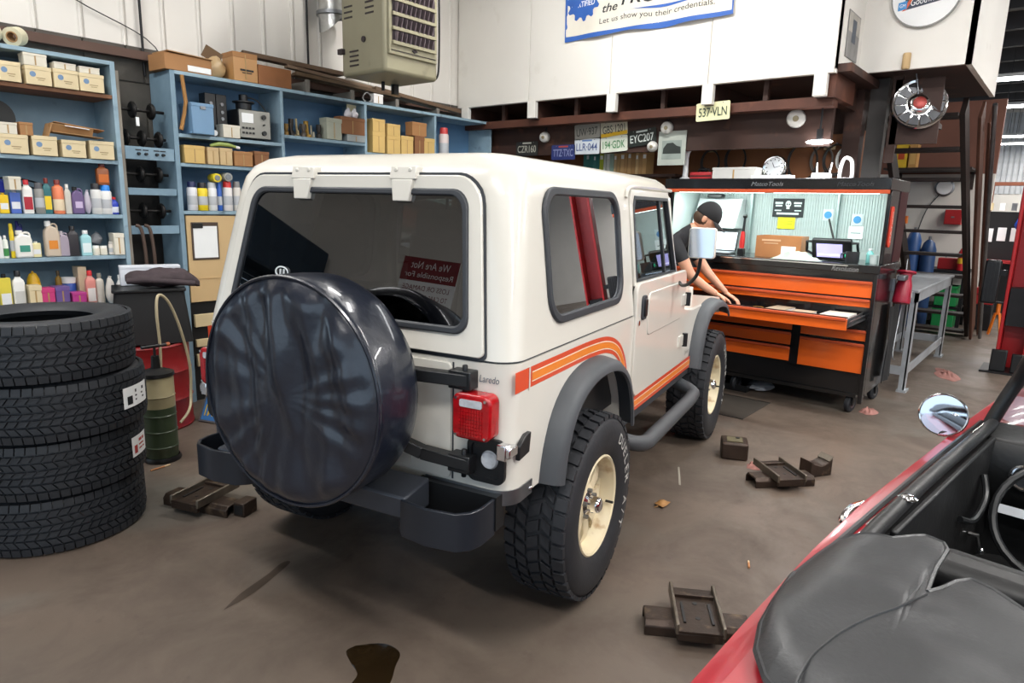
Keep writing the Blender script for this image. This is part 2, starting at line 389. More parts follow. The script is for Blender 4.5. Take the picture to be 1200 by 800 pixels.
for (x, y, lab) in ((-.6, .4, 'twin-tube strip light over the open floor behind the white car'), (.5, 3.9, 'unseen twin-tube strip light added over the stacked tyres and the bottle shelves'), (.6, -2.6, 'twin-tube strip light over the photographer side of the red convertible'), (.6, -6., 'twin-tube strip light in the bay corner farthest from the shelves'),  # lamp over the tyres is added to brighten the left shelves
                    (4.1, 2.9, 'twin-tube strip light between the heater and the loft wall'), (3.6, -.9, 'twin-tube strip light over the nose of the red convertible'), (3.6, -5.4, 'twin-tube strip light by the side bay door'),
                    (7.6, -2.4, 'twin-tube strip light over the aisle past the tool cabinet'), (7.6, -5.6, 'twin-tube strip light over the empty far bay'), (10.6, -1.6, 'twin-tube strip light beyond the lift post')):
    strip_light(x, y, 4.35, 2.4, 'y', 95. if 'heater' in lab else 70. if 'stacked' in lab else 95. if 'behind' in lab else 120., lab)
for x, lab in ((13.2, 'nearest bright strip light over the far bay'), (16.4, 'second bright strip light over the far bay'), (22.3, 'third bright strip light deep in the far bay'), (24.4, 'farthest bright strip light near the back wall')):
    strip_light(x, .55 if x < 20 else .9, 3.7, 2.4, 'y', 90., lab)

# shutter added to mirror dark in the car window; notice sign shows there too
t = thing('added_shutter','unseen navy shutter housing added above the side bay for the window reflection','shutter',(-1.9,5.45,2.25)); NV_ = mat('navy_shutter','#1f3242',.5,var=.15)
MB().bx(-1.5,1.5,-.18,.17,0,.55).build('housing',NV_,t,bevel=.02)
for k in range(6): MB().bx(-1.45,1.45,.14,.16,-.06-.07*k,.0-.07*k).build('slat',NV_,t)
t = thing('notice_sign','red and white notice board on the wall behind the photographer','sign',(-3.49,3.96,2.55)); SR = mat('notice_red','#7d1a22',.5)
MB().bx(-.01,.01,-.36,.36,-.39,.39).build('board',PAPER,t); MB().bx(.010,.012,-.36,.36,.10,.39).build('red_band',SR,t)
for (s_,z,w_,h_,m_) in (('We Are Not',.30,.5,.09,PAPER),('Responsible For',.17,.62,.09,PAPER),('LOSS OR DAMAGE',.02,.6,.06,SR),('TO CARS OR ARTICLES',-.09,.6,.06,SR),('LEFT IN CARS',-.20,.5,.06,SR),('IN CASE OF FIRE OR THEFT',-.31,.62,.05,SR)): text('lettering',s_,m_,t,(.0125,0,z),'px',w_,h_)
# ================================================================== TYRES
def tyre_body(R, W, rim, n=64):
    h = W/2; t = R-.013
    prof = [(rim, -h*.78), (rim+.012, -h*.86), (rim+(R-rim)*.30, -h*.99), (rim+(R-rim)*.55, -h*1.02), (rim+(R-rim)*.80, -h*.97), (t-.004, -h*.86), (t, -h*.78), (t+.002, 0),
            (t, h*.78), (t-.004, h*.86), (rim+(R-rim)*.80, h*.97), (rim+(R-rim)*.55, h*1.02), (rim+(R-rim)*.30, h*.99), (rim+.012, h*.86), (rim, h*.78),
            (rim+.02, h*.6), (R-.03, h*.6), (R-.03, -h*.6), (rim+.02, -h*.6)]
    return MB().lathe(prof, axis=(1,0,0), n=n, closed=True)
def tread_blocks(R, cols, n):
    """cols: (x0, x1, fill, phase, skew, splits)"""
    mb = MB()
    for (x0, x1, fill, ph, sk, sp) in cols:
        for k in range(n):
            for q in range(sp):
                xa = x0+(x1-x0)*q/sp+.0012; xb = x0+(x1-x0)*(q+1)/sp-.0012
                a = 2*pi*(k+ph+(.23*q))/n; da = 2*pi*fill/n; vs = []
                for r in (R-.016, R):
                    ins = .0 if r < R else .0012
                    for x, s in ((xa+ins, -1), (xb-ins, 1)):
                        edge = max(0, abs(x)/(abs(cols[-1][1])+1e-6)-.72)*.055*R
                        for t in (a, a+da):
                            tt = t+sk*(x-x0)/(x1-x0)*2*pi/n; rr = r-edge
                            vs.append((x, rr*cos(tt), rr*sin(tt)))
                mb.add(vs, [(4,5,7,6), (0,1,5,4), (2,6,7,3), (0,4,6,2), (1,3,7,5)])
    return mb
def arc_text(t, r, x, size, a_mid, adv, flip=False):
    """white sidewall letters laid round a circle in the yz plane, facing +x"""
    out = MB(); n = len(t)
    for i, ch in enumerate(t):
        if ch == ' ': continue
        mb = text_mb(ch, None, size, 0, bold=.01)
        a = a_mid-(i-(n-1)/2)*adv
        for v in mb.v: pass
        o = []
        for (u, v, w_) in mb.v:
            rr = r+v; aa = a-u/r
            o.append((x, rr*cos(aa), rr*sin(aa)))
        out.add(o, mb.f)
    return out

# ================================================================== OFF-ROAD VEHICLE
JEEPW = mat('cream_white_car_paint', '#d9d5cb', .28, var=.04, scale=2, coat=.6)
TRIMG = mat('grey_flare_plastic', '#46494d', .55, var=.15, scale=6)
SEAL = mat('black_rubber_seal', '#33363b', .5)
TINT = glass_mat('tinted_window', '#3b4043', 0., .7)
CLEARG = glass_mat('clear_window', '#b9c2bf', 0., .6)
JX, JY, JYAW = 1.4712+.015*sin(.2042), 2.0625-.015*cos(.2042), .2042
jeep = thing('off_road_car', 'white boxy hardtop off-road car with orange side stripes and black covered spare wheel', 'car', (JX, JY, 0), JYAW-pi/2)
AXR, AXF, TX = .640, 2.945, .706
def rearY(z): return 0. if z < 1.105 else min((z-1.105)*.214, .119)
def sideX(z): return .735 if z < 1.105 else .735-(z-1.105)*.112
# --- tub
arch = [(.24,.50),(.28,.74),(.36,.87),(.48,.94),(.68,.965),(.88,.94),(1.00,.87),(1.08,.74),(1.12,.50)]
tub = MB().prism(rrect(-.735,.735,0,2.25,(.075,.075,.02,.02),6), 'z', .625, 1.102).build('tub', JEEPW)
cuts = [MB().prism(arch, 'x', .40, 1.2).build('c', None), MB().prism(arch, 'x', -1.2, -.40).build('c', None), MB().bx(-.70,.70,.035,2.2,.70,1.3).build('c', None)]
boolean(tub, cuts); tub.parent = jeep
MB().prism([(.05,.62),(.05,.70),(2.2,.70),(2.2,.62)], 'x', -.5, .5).build('floor_pan', BLACKP, jeep)
for s in (-1, 1):
    a0, a1 = sorted((s*.40, s*.70))
    MB().prism([(.06,.70),(.06,.76),(.14,.78),(.25,.92),(.42,.985),(.60,1.0),(.78,.985),(.95,.92),(1.08,.78),(1.12,.70)], 'x', a0, a1).build('inner_wheelhouse', BLACKP, jeep)
# --- hardtop shell
def ht_rings(ins, levels):
    return [[(x, y, z) for x, y in rrect(-hw+ins, hw-ins, yr+ins, yf-ins, (r,r,.05,.05), 7)] for (z, yr, yf, hw, r) in levels]
LV = [(1.110,.0,2.02,.735,.085),(1.30,.040,2.02,.713,.095),(1.50,.085,2.02,.690,.105),(1.64,.115,2.02,.672,.11),(1.70,.132,2.02,.660,.115),(1.742,.158,2.015,.635,.11),(1.772,.20,1.99,.59,.10),(1.790,.27,1.93,.51,.09),(1.797,.42,1.80,.36,.08)]
ht = MB().loft(ht_rings(0, LV)).build('hardtop', JEEPW)
LI = [(1.0,.0,2.02,.735,.085)]+[(z-.0 if z < 1.65 else z-.035, a, b2, c2, d) for (z, a, b2, c2, d) in LV[1:6]]
cuts = [MB().loft(ht_rings(.035, LI)).build('c', None),
        MB().prism(rrect(.315,1.065,1.215,1.655,.085,6), 'x', -1, 1).build('c', None),
        MB().prism([(1.235,1.0),(2.7,1.0),(2.7,1.70),(1.25,1.70)], 'x', -1, 1).build('c', None),
        MB().prism(rrect(-.50,.50,1.19,1.645,.05,4), 'y', -.3, .45).build('c', None)]
boolean(ht, cuts); ht.parent = jeep
for s in (-1, 1):     # drip rail over the door
    MB().tube(curve_pts([(s*.675,1.20,1.66),(s*.672,1.27,1.708),(s*.672,1.6,1.716),(s*.672,1.98,1.712)], 6), .009, 6).build('drip_rail', JEEPW, jeep)
MB().prism(rrect(-.728,.728,.006,2.1,(.075,.075,.02,.02),6), 'z', 1.100, 1.112).build('body_seal', SEAL, jeep)
def ring_plate(mb, outer, inner, f, t):
    """frame between two outlines of equal length; f(a, b, off) -> point"""
    n = len(outer); vs = [f(a, b, 0) for a, b in outer]+[f(a, b, 0) for a, b in inner]+[f(a, b, t) for a, b in outer]+[f(a, b, t) for a, b in inner]; fs = []
    for i in range(n):
        j = (i+1) % n
        fs += [(i,j,n+j,n+i), (2*n+i,3*n+i,3*n+j,2*n+j), (i,2*n+i,2*n+j,j), (n+i,n+j,3*n+j,3*n+i)]
    return mb.add(vs, fs)
def trap(x0b, x1b, x0t, x1t, z0, z1, r, n=6):
    """rounded trapezoid outline"""
    out = []
    base = rrect(0, x1b-x0b, z0, z1, r, n); w = x1b-x0b
    for (x, z) in base:
        u = (z-z0)/(z1-z0); l = x0b+(x0t-x0b)*u; rr = x1b+(x1t-x1b)*u; out.append((l+(rr-l)*x/w, z))
    return out
fr = lambda x, z, o: (x, rearY(z)-.002-o, z)
ring_plate(MB(), trap(-.641,.641,-.549,.549,1.109,1.714,(.02,.02,.105,.105)), trap(-.60,.60,-.51,.51,1.15,1.66,(.02,.02,.10,.10)), fr, .004).build('liftgate_gap', SEAL, jeep)
gate = ring_plate(MB(), trap(-.632,.632,-.540,.540,1.118,1.705,(.02,.02,.10,.10)), trap(-.558,.558,-.490,.490,1.195,1.650,(.05,.05,.06,.06)), fr, .016).build('liftgate', JEEPW, jeep, bevel=.004)
ring_plate(MB(), trap(-.568,.568,-.500,.500,1.186,1.660,(.055,.055,.065,.065)), trap(-.545,.545,-.480,.480,1.210,1.638,(.045,.045,.055,.055)), fr, .026).build('window_gasket', SEAL, gate, bevel=.006)
o = trap(-.545,.545,-.478,.478,1.208,1.640,(.045,.045,.055,.055))
MB().add([fr(x, z, .014) for x, z in o], [tuple(range(len(o)))]).build('liftgate_glass', TINT, gate)
for x in (-.235, .235):   # gate hinges, white strap over the roof edge
    h = MB()
    for (z0, z1, w0, w1) in ((1.60,1.70,.030,.045), (1.70,1.745,.055,.055)):
        pass
    prof = [(1.615,.022),(1.69,.022),(1.735,.022)]
    for i in range(2):
        z0, z1 = prof[i][0], prof[i+1][0]; w0, w1 = (.034,.045) if i == 0 else (.055,.055)
        y0, y1 = rearY(z0)-.022, rearY(z1)-.022+(.012 if i else 0)
        h.add([(x-w0,y0-.012,z0),(x+w0,y0-.012,z0),(x+w1,y1-.012,z1),(x-w1,y1-.012,z1),(x-w0,y0+.03,z0),(x+w0,y0+.03,z0),(x+w1,y1+.03,z1),(x-w1,y1+.03,z1)],
              [(0,1,2,3),(7,6,5,4),(0,4,5,1),(1,5,6,2),(2,6,7,3),(3,7,4,0)])
    for dx in (-.03,.03): h.cyl((x+dx, rearY(1.72)-.03, 1.722), (x+dx, rearY(1.72)-.018, 1.722), .008, n=8)
    h.build('liftgate_hinge', JEEPW, gate, bevel=.003)
DEC = mat('white_window_sticker', '#dfe4e4', .5)
st = MB().tube([(-.300+.032*cos(t), rearY(1.33)-.019, 1.335+.020*sin(t)) for t in [2*pi*i/24 for i in range(24)]], .0032, 5, closed=True)
for dx in (-.008, .01): st.cyl((-.300+dx, rearY(1.33)-.019, 1.325), (-.297+dx, rearY(1.33)-.019, 1.346), .004, n=6)
st.build('window_sticker', DEC, gate)
text('window_sticker', '1S', DEC, gate, (-.352, rearY(1.30)-.018, 1.305), 'ny', None, .03)
# --- tailgate and rear face
MB().prism(rrect(-.505,.505,.675,1.088,.02,4), 'y', -.007, .01).build('tailgate', JEEPW, jeep, bevel=.003)
MB().bx(.508,.514,-.002,.01,.675,1.09).build('tailgate_gap', SEAL, jeep)
MB().prism(rrect(.12,.34,.690,.735,.006,2), 'y', -.011, 0).build('embossed_step', JEEPW, jeep, bevel=.002)
def carrier(z, p):
    mb = MB()
    for i in range(len(p)-1): mb.bar(p[i], p[i+1], .045, .042)
    mb.box((.565, -.025, z), (.085, .055, .062)); mb.cyl((.575,-.03,z-.05), (.575,-.03,z+.05), .010, n=8)
    return mb
carrier(1.045, [(.30,-.10,1.055),(.60,-.028,1.045)]).build('spare_carrier_arm', BLACKP, jeep, bevel=.004)
carrier(.755, [(.28,-.11,.835),(.42,-.05,.770),(.60,-.03,.755)]).build('spare_carrier_arm', BLACKP, jeep, bevel=.004)
text('tail_emblem', 'Laredo', mat('emblem_silver', '#5d6c7e', .3, .6), jeep, (.652, -.003, 1.050), 'ny', .075, .024, .2)
REDL = mat('red_lamp_lens', '#b01018', .18, var=.35, scale=30, coat=.5)
CLENS = mat('clear_lamp_lens', '#c9cdd2', .15, var=.3, scale=40, coat=.5)
for s in (-1, 1):
    tl = MB().prism(rrect(s*.620-.073, s*.620+.073, .853, 1.008, .028, 5), 'y', -.065, 0).build('tail_light', REDL, jeep, bevel=.008)
    tl['label'] = 'red tail light'
    g = MB()
    for i in range(9):
        for k in range(8): g.bx(s*.620-.045+i*.010, s*.620-.037+i*.010, -.069, -.060, .868+k*.0115, .8775+k*.0115)
    g.build('lens_grid', REDL, tl)
    MB().prism(rrect(s*.620-.042, s*.620+.042, .965, .990, .006, 3), 'y', -.069, -.05).build('clear_lens', CLENS, tl)
    for dx in (-.055, .055):
        for z in (.868, .993): MB().cyl((s*.62+dx, -.072, z), (s*.62+dx, -.06, z), .005, n=8).build('lens_screw', CHROME, tl)
    bz = ring_plate(MB(), rrect(s*.650-.072, s*.650+.072, .695, .850, .03, 5), rrect(s*.650-.056, s*.650+.056, .711, .850-.016, .022, 5), lambda a, b_, o_: (a, -.016+o_, b_), .015).build('backup_light', BLACKP, jeep)
    MB().prism(rrect(s*.650-.058, s*.650+.058, .709, .836, .02, 4), 'y', -.006, 0).build('bezel_back', BLACKP, bz)
    MB().lathe([(0,.012),(.028,.010),(.034,0)], (s*.660, -.004, .775), (0,-1,0), 20).build('clear_lamp', CLENS, bz)
    lt = MB().bx(*sorted((s*.700, s*.735)), -.035, .0, .79, .845).bx(*sorted((s*.725, s*.748)), -.03, .03, .80, .835).build('top_latch', CHROME, jeep, bevel=.004)
    MB().prism([(.035,.775),(.11,.785),(.12,.855),(.085,.855),(.035,.825)], 'x', *sorted((s*.735, s*.752))).build('latch_plate', BLACKP, lt, bevel=.003)
    # stainless corner guard along the bottom edge
    q = [(s*.40,-.004)]+[(s*(.662+.079*sin(t)), .075-.079*cos(t)) for t in [pi/2*i/8 for i in range(9)]]+[(s*.739,.16)]
    MB().add([(x,y,z) for x,y in q for z in (.615,.668)], [(2*i,2*i+2,2*i+3,2*i+1) for i in range(len(q)-1)]).build('corner_guard', STEEL, jeep, solid=.004)
    for (x, y) in ((s*.56,-.008),(s*.742,.14)): MB().sphere((x,y,.64), .009, 8, 6).build('guard_bolt', CHROME, jeep)
# --- rear bumper with open step pods
MB().prism([(-.185,.578),(-.195,.660),(-.05,.682),(-.05,.578)], 'x', -.45, .45).build('rear_bumper', mat('bumper_grey', '#3a3e46', .42, .2, var=.15), jeep, bevel=.008)
for s in (-1, 1):
    PC = .545 if s > 0 else .455
    def pod(ins, z): return [(s*(PC+a*(1-ins/.165)), b_, z) for a, b_ in [(-.155,-.03+ins),(-.155,-.12+ins*.3),(-.142,-.165+ins*.8),(-.105,-.20+ins),(0,-.215+ins),(.105,-.20+ins),(.142,-.165+ins*.8),(.155,-.12+ins*.3),(.155,-.03+ins)]]
    m_ = MB(); A, B = pod(0,.525), pod(0,.655); Ai, Bi = pod(.012,.54), pod(.012,.655)
    n = 9; vs = A+B+Bi+Ai; fs = []
    for r_ in range(3):
        for i in range(n-1): fs.append((r_*n+i, r_*n+i+1, (r_+1)*n+i+1, (r_+1)*n+i))
        fs.append((r_*n+n-1, r_*n, (r_+1)*n, (r_+1)*n+n-1))
    fs += [tuple(range(n)), tuple(range(3*n, 4*n))]
    m_.add(vs, fs).build('bumper_step', mat('bumper_step_black', '#22262e', .35, .1, var=.15), jeep, bevel=.003)
    MB().bx(*sorted((s*(PC-.16), s*(PC+.16))), -.035, .02, .54, .66).build('step_bracket', BLACKP, jeep)
MB().bx(-.40,-.33,0,3.45,.50,.60).bx(.33,.40,0,3.45,.50,.60).build('chassis_frame', BLACKP, jeep)
for ya, xd, rr in ((AXR,.05,.13),(AXF,-.2,.12)): MB().cyl((-.62,ya,.39),(.62,ya,.39),.045,n=12).sphere((xd,ya,.39),rr).build('axle', DARKMET, jeep)
MB().cyl((.52,-.03,.46),(.50,.45,.47),.03,n=12).cyl((.46,.25,.47),(.46,.75,.47),.08,n=14).build('exhaust', mat('rusty_exhaust', '#6a625a', .5, .7, var=.4, scale=12), jeep)
# --- spare wheel cover: padded vinyl drum with gathered folds
VINYL = mat('black_vinyl_sky_sheen', '#1a1f2b', .30, var=.2, scale=10, bump=.35, bscale=16, coat=.4)  # black vinyl; blue sheen of the sky is put into the base colour
CX, CZ, CR = .098, .998, .377
def fold(r, t):
    u = r/CR
    x_, z_ = u*cos(t), u*sin(t)
    f = .0075*sin(17*t+2.6*sin(3*t))*u**2*max(0, sin(.8*pi*min(u, 1.2)))
    q = max(0, min(1, (z_+.35)/.5)); f += q*(.013*max(0, sin(8.5*x_+.9*z_+1.6))**2+.007*sin(19*x_+2.5*z_+2*mnoise.noise(Vector((3*x_,2*z_,5)))))*(1-max(0,u-.8)*3)
    f += .018*mnoise.noise(Vector((2.6*u*cos(t)*1.6, 1.2*u*sin(t), 3.3)))+.012*mnoise.noise(Vector((7*u*cos(t), 2.2*u*sin(t)-1, 8.1)))*(.4+.6*u)
    f += .010*max(0, sin(t))*sin(9*u*cos(t)+.8)*u
    return f
sp = MB(); NT, NR = 128, 30; vs = [(CX, -.372-fold(0,0), CZ)]; fs = []
for i in range(1, NR+1):
    for k in range(NT):
        t = 2*pi*k/NT; r = (CR-.012)*i/NR; edge = max(0, (i/NR-.86)/.14)
        vs.append((CX+r*cos(t), -.372-fold(r, t)*(1-edge*.75)+.022*edge**2, CZ+r*sin(t)))
for k in range(NT): fs.append((0, 1+k, 1+(k+1) % NT))
for i in range(NR-1):
    for k in range(NT): a = 1+i*NT; fs.append((a+k, a+NT+k, a+NT+(k+1) % NT, a+(k+1) % NT))
base = 1+(NR-1)*NT; rows = [(-.343, .0), (-.325, .003), (-.28,.004), (-.22, .002), (-.165,-.001), (-.135, -.012), (-.125, -.05)]
for j, (y, dr) in enumerate(rows):
    for k in range(NT):
        t = 2*pi*k/NT; w_ = .004*mnoise.noise(Vector((3*cos(t), 3*sin(t), y*9)))
        vs.append((CX+(CR+dr+w_)*cos(t), y, CZ+(CR+dr+w_)*sin(t)))
    a = base if j == 0 else 1+NR*NT+(j-1)*NT; c2 = 1+NR*NT+j*NT
    for k in range(NT): fs.append((a+k, c2+k, c2+(k+1) % NT, a+(k+1) % NT))
cov = sp.add(vs, fs).build('spare_wheel_cover', VINYL, jeep, ang=60)
cov['label'] = 'black vinyl spare wheel cover'
MB().tube([(CX+CR*cos(t), -.346, CZ+CR*sin(t)) for t in [2*pi*k/72 for k in range(72)]], .006, 6, closed=True).build('cover_piping', VINYL, cov)
MB().cyl((CX,-.14,CZ),(CX,-.0,CZ),.10,n=16).build('spare_mount', BLACKP, jeep)
# --- side windows, doors, stripes, hinges on both sides
RORG = mat('stripe_red_orange', '#d9481f', .35, var=.06, coat=.4); YORG = mat('stripe_orange', '#ee8420', .35, var=.06, coat=.4); SWHT = mat('stripe_cream', '#f1e6cf', .35, var=.04, coat=.4)
spath = curve_pts([(.02,0,1.042),(.36,0,1.042),(.70,0,1.040),(.90,0,1.022),(1.04,0,.97),(1.125,0,.88),(1.165,0,.77),(1.19,0,.665)], 7)
lpath = [Vector((1.15,0,.652)), Vector((1.3,0,.650)), Vector((1.8,0,.648)), Vector((2.44,0,.645))]
def strip(mb, path, o0, o1, s, lift):
    n = len(path); vs = []
    for i, p in enumerate(path):
        d = path[min(i+1, n-1)]-path[max(i-1, 0)]; d.normalize(); nn = Vector((-d.z, 0, d.x))
        for o_ in (o0, o1):
            q = p+nn*o_; vs.append((s*(.7355+lift), q.x, q.z))
    return mb.add(vs, [(2*i,2*i+2,2*i+3,2*i+1) for i in range(n-1)])
for s in (-1, 1):
    fs_ = lambda y, z, o_: (s*(sideX(z)-.004+o_), y, z)
    qg = ring_plate(MB(), rrect(.292,1.088,1.190,1.680,.105,7), rrect(.322,1.058,1.222,1.650,.085,7), fs_, .016).build('quarter_window', SEAL, jeep, bevel=.006)
    q = rrect(.32,1.06,1.22,1.652,.085,7)
    MB().add([fs_(y,z,.004) for y,z in q], [tuple(range(len(q)))]).build('quarter_glass', TINT, qg)
    dr = MB().prism(rrect(1.247,2.205,.672,1.262,(.12,.05,.05,.05),6), 'x', *sorted((s*.722, s*.747)))
    dr = dr.build('door', JEEPW, jeep, bevel=.006)
    MB().prism(rrect(1.43,2.12,.98,1.20,.04,5), 'x', *sorted((s*.740, s*.7515))).build('door_pressing', JEEPW, dr, bevel=.004)
    fd = lambda y, z, o_: (s*(sideX(z)-.014+o_), y, z)
    def dquad(ins):
        z0, z1 = 1.245+ins*.6, 1.70-ins; o_ = []
        for (u, z) in [(0,z0),(.5,z0),(1,z0),(1,(z0+z1)/2),(1,z1),(.5,z1),(.04,z1),(0,z1-.04),(0,(z0+z1)/2)]:
            l = 1.25+ins; r_ = 2.045-ins-.135*(z-1.245)/.455; o_.append((l+(r_-l)*u, z))
        return o_
    ring_plate(MB(), dquad(0), dquad(.040), fd, .022).build('door_window_frame', JEEPW, dr, bevel=.003)
    ring_plate(MB(), dquad(.030), dquad(.046), fd, .026).build('door_window_seal', SEAL, dr)
    q = dquad(.04); MB().add([fd(y,z,.010) for y,z in q], [tuple(range(len(q)))]).build('door_glass', CLEARG, dr)
    MB().add([fd(y,z,o_) for o_ in (.004,.018) for y,z in ((1.80,1.26),(1.825,1.26),(1.755,1.665),(1.735,1.665))], [(0,1,2,3),(4,5,6,7),(0,1,5,4),(2,3,7,6),(1,2,6,5),(3,0,4,7)]).build('vent_bar', SEAL, dr)
    MB().prism(rrect(1.315,1.385,1.075,1.195,.02,4), 'x', *sorted((s*.742, s*.758))).build('door_handle', SEAL, dr, bevel=.004)
    MB().prism(rrect(1.33,1.37,1.09,1.18,.012,3), 'x', *sorted((s*.752, s*.765))).build('door_handle_paddle', BLACKP, dr, bevel=.003)
    MB().cyl((s*.74,1.285,1.065),(s*.752,1.285,1.065),.013,n=12).build('door_lock', CHROME, dr)
    for z in (.835, 1.085):
        hg = MB().bx(*sorted((s*.745, s*.757)), 2.10, 2.20, z-.033, z+.033).build('door_hinge', JEEPW, dr, bevel=.003)
        MB().cyl((s*.762,2.205,z-.04),(s*.762,2.205,z+.04),.017,n=10).build('hinge_pin', BLACKP, dr)
    # mirror on a bracket
    mr = MB().tube(curve_pts([(s*.75,2.02,1.20),(s*.78,1.97,1.19),(s*.83,1.91,1.21),(s*.88,1.87,1.27),(s*.895,1.86,1.37)], 5), .010, 8).build('mirror_arm', BLACKP, jeep)
    xa, xb = sorted((s*.825, s*.970))
    MB().prism(rrect(xa, xb, 1.355, 1.520, .018, 4), 'y', 1.845, 1.875).build('mirror_shell', JEEPW, mr, bevel=.006)
    MB().prism(rrect(xa+.006, xb-.006, 1.361, 1.514, .014, 4), 'y', 1.841, 1.846).build('mirror_glass', CHROME, mr)
    # fender flares
    for P in ([(.275,.615),(.30,.73),(.36,.84),(.45,.91),(.56,.945),(.68,.955),(.80,.945),(.91,.91),(1.0,.84),(1.06,.73),(1.09,.615)],
              [(2.475,.60),(2.51,.72),(2.57,.84),(2.66,.91),(2.79,.945),(2.95,.955),(3.11,.945),(3.26,.91),(3.37,.84)]):
        pts = curve_pts([(0,a,b_) for a,b_ in P], 3); rings = []
        for i, p in enumerate(pts):
            d = pts[min(i+1,len(pts)-1)]-pts[max(i-1,0)]; d.normalize(); nn = Vector((0,-d.z,d.y))
            if nn.dot(Vector((0, p.y-(P[0][0]+P[-1][0])/2, p.z-.5))) < 0: nn = -nn
            rings.append([tuple(Vector((s*x,p.y,p.z))+nn*k) for x,k in ((.728,.050),(.745,.047),(.79,.038),(.812,.018),(.816,-.008),(.804,-.012),(.798,.010),(.735,.024))])
        MB().loft(rings).build('fender_flare', TRIMG, jeep, ang=50)
    # front wing, step bar
    fwp = [(2.20,.63),(2.20,1.03),(2.45,.995),(3.34,.975),(3.42,.93),(3.42,.86),(3.37,.85),(3.26,.92),(3.11,.955),(2.95,.965),(2.79,.955),(2.66,.92),(2.57,.85),(2.51,.73),(2.475,.63)]
    wing = MB().prism(fwp, 'x', *sorted((s*.42, s*.737))).build('front_wing', JEEPW, jeep, bevel=.012)
    MB().bx(*sorted((s*.73, s*.742)), 3.27, 3.34, .915, .95).build('side_marker', YORG, wing, bevel=.004)
    MB().bx(*sorted((s*.60, s*.732)), 1.08, 2.48, .565, .626).build('rocker_sill', SEAL, jeep)
    MB().tube(curve_pts([(s*.55,1.12,.55),(s*.74,1.17,.50),(s*.815,1.27,.47),(s*.82,1.45,.465),(s*.82,1.9,.465),(s*.82,2.25,.47),(s*.79,2.34,.49),(s*.6,2.40,.54)], 6), .040, 12).build('step_bar', TRIMG, jeep)
    # stripes
    m1 = MB(); strip(m1, spath, -.036, .036, s, .0005); m1.build('body_stripe', RORG, jeep)
    m2 = MB(); strip(m2, spath[3:], -.019, .017, s, .0012); m2.build('body_stripe', SWHT, jeep)
    m3 = MB(); strip(m3, spath[3:], -.015, .013, s, .0018); m3.build('body_stripe', YORG, jeep)
    m1 = MB(); strip(m1, lpath, -.030, .045, s, .0130); m1.build('sill_stripe', RORG, jeep)
    m2 = MB(); strip(m2, lpath, -.010, .025, s, .0136); m2.build('sill_stripe', SWHT, jeep)
    m3 = MB(); strip(m3, lpath, -.006, .021, s, .0142); m3.build('sill_stripe', YORG, jeep)
    MB().bx(*sorted((s*.737, s*.7385)), .118, .126, .998, 1.080).build('stripe_break', JEEPW, jeep)
text('model_lettering', 'Jeep', mat('grey_decal', '#5a5550', .5), jeep, (.7485, 2.33, .735), Matrix(((0,0,1),(1,0,0),(0,1,0))), .10, .032)
# --- cowl, bonnet, windscreen, front
MB().bx(-.735,.735,2.03,2.26,1.00,1.118).build('cowl', JEEPW, jeep, bevel=.012)
hr = []
for (y, hw, zt) in ((2.22,.62,1.105),(2.6,.60,1.095),(3.1,.55,1.075),(3.34,.52,1.055),(3.39,.51,1.02)):
    hr.append([(x, y, z) for x, z in rrect(-hw,hw,.90,zt,(.02,.02,.05,.05),4)])
MB().loft(hr).build('bonnet', JEEPW, jeep)
gr = MB().bx(-.52,.52,3.37,3.41,.62,1.03).build('grille', JEEPW, jeep, bevel=.01)
for k in range(7): MB().bx(-.235+k*.072,-.205+k*.072,3.408,3.415,.72,.98).build('grille_slot', BLACKP, gr)
for s in (-1,1): MB().lathe([(0,.03),(.07,.02),(.085,0)],(s*.40,3.41,.88),(0,1,0),20).build('headlamp', CLENS, gr)
MB().bx(-.62,.62,3.44,3.54,.55,.66).build('front_bumper', BLACKP, jeep, bevel=.01)
fw_ = lambda x, z, o_: (x, 2.09-(z-1.118)*.20+o_, z)
wsf = ring_plate(MB(), trap(-.715,.715,-.662,.662,1.118,1.705,.05), trap(-.655,.655,-.605,.605,1.185,1.655,.05), fw_, .035).build('windscreen', JEEPW, jeep, bevel=.004)
o = trap(-.66,.66,-.61,.61,1.18,1.66,.05); MB().add([fw_(x,z,.017) for x,z in o], [tuple(range(len(o)))]).build('windscreen_glass', CLEARG, wsf)
# --- cabin
SEATM = mat('dark_seat_vinyl', '#2b2724', .6, var=.2)
for s in (-1, 1):
    st_ = MB().box((s*.34,1.50,.86),(.46,.48,.16)).build('seat_cushion', SEATM, jeep, bevel=.05, seg=3)
    MB().box((s*.34,1.22,1.17),(.46,.13,.58),(-.18,0,0)).box((s*.34,1.16,1.50),(.26,.09,.16),(-.1,0,0)).build('seat_back', SEATM, jeep, bevel=.04, seg=3)
MB().box((0,.55,.98),(.85,.40,.14)).box((0,.36,1.10),(.85,.11,.36),(-.1,0,0)).build('rear_seat', SEATM, jeep, bevel=.04, seg=3)
MB().tube(curve_pts([(-.60,1.12,.75),(-.60,1.10,1.45),(-.50,1.09,1.63),(0,1.09,1.66),(.50,1.09,1.63),(.60,1.10,1.45),(.60,1.12,.75)], 6), .025, 10).build('roll_bar', BLACKP, jeep)
MB().bx(-.68,.68,1.98,2.08,.92,1.13).build('dashboard', SEATM, jeep, bevel=.02)
swc = Vector((-.36,1.80,1.12)); ax_ = Vector((0,-.8,.6)).normalized(); ua = Vector((1,0,0)); ub = ax_.cross(ua)
MB().tube([swc+(ua*cos(t)+ub*sin(t))*.19 for t in [2*pi*i/28 for i in range(28)]], .014, 8, closed=True).cyl(swc, swc-ax_*.3, .02, n=8).bar(swc-ua*.18, swc+ua*.18, .03, .012).build('steering_wheel', BLACKP, jeep)
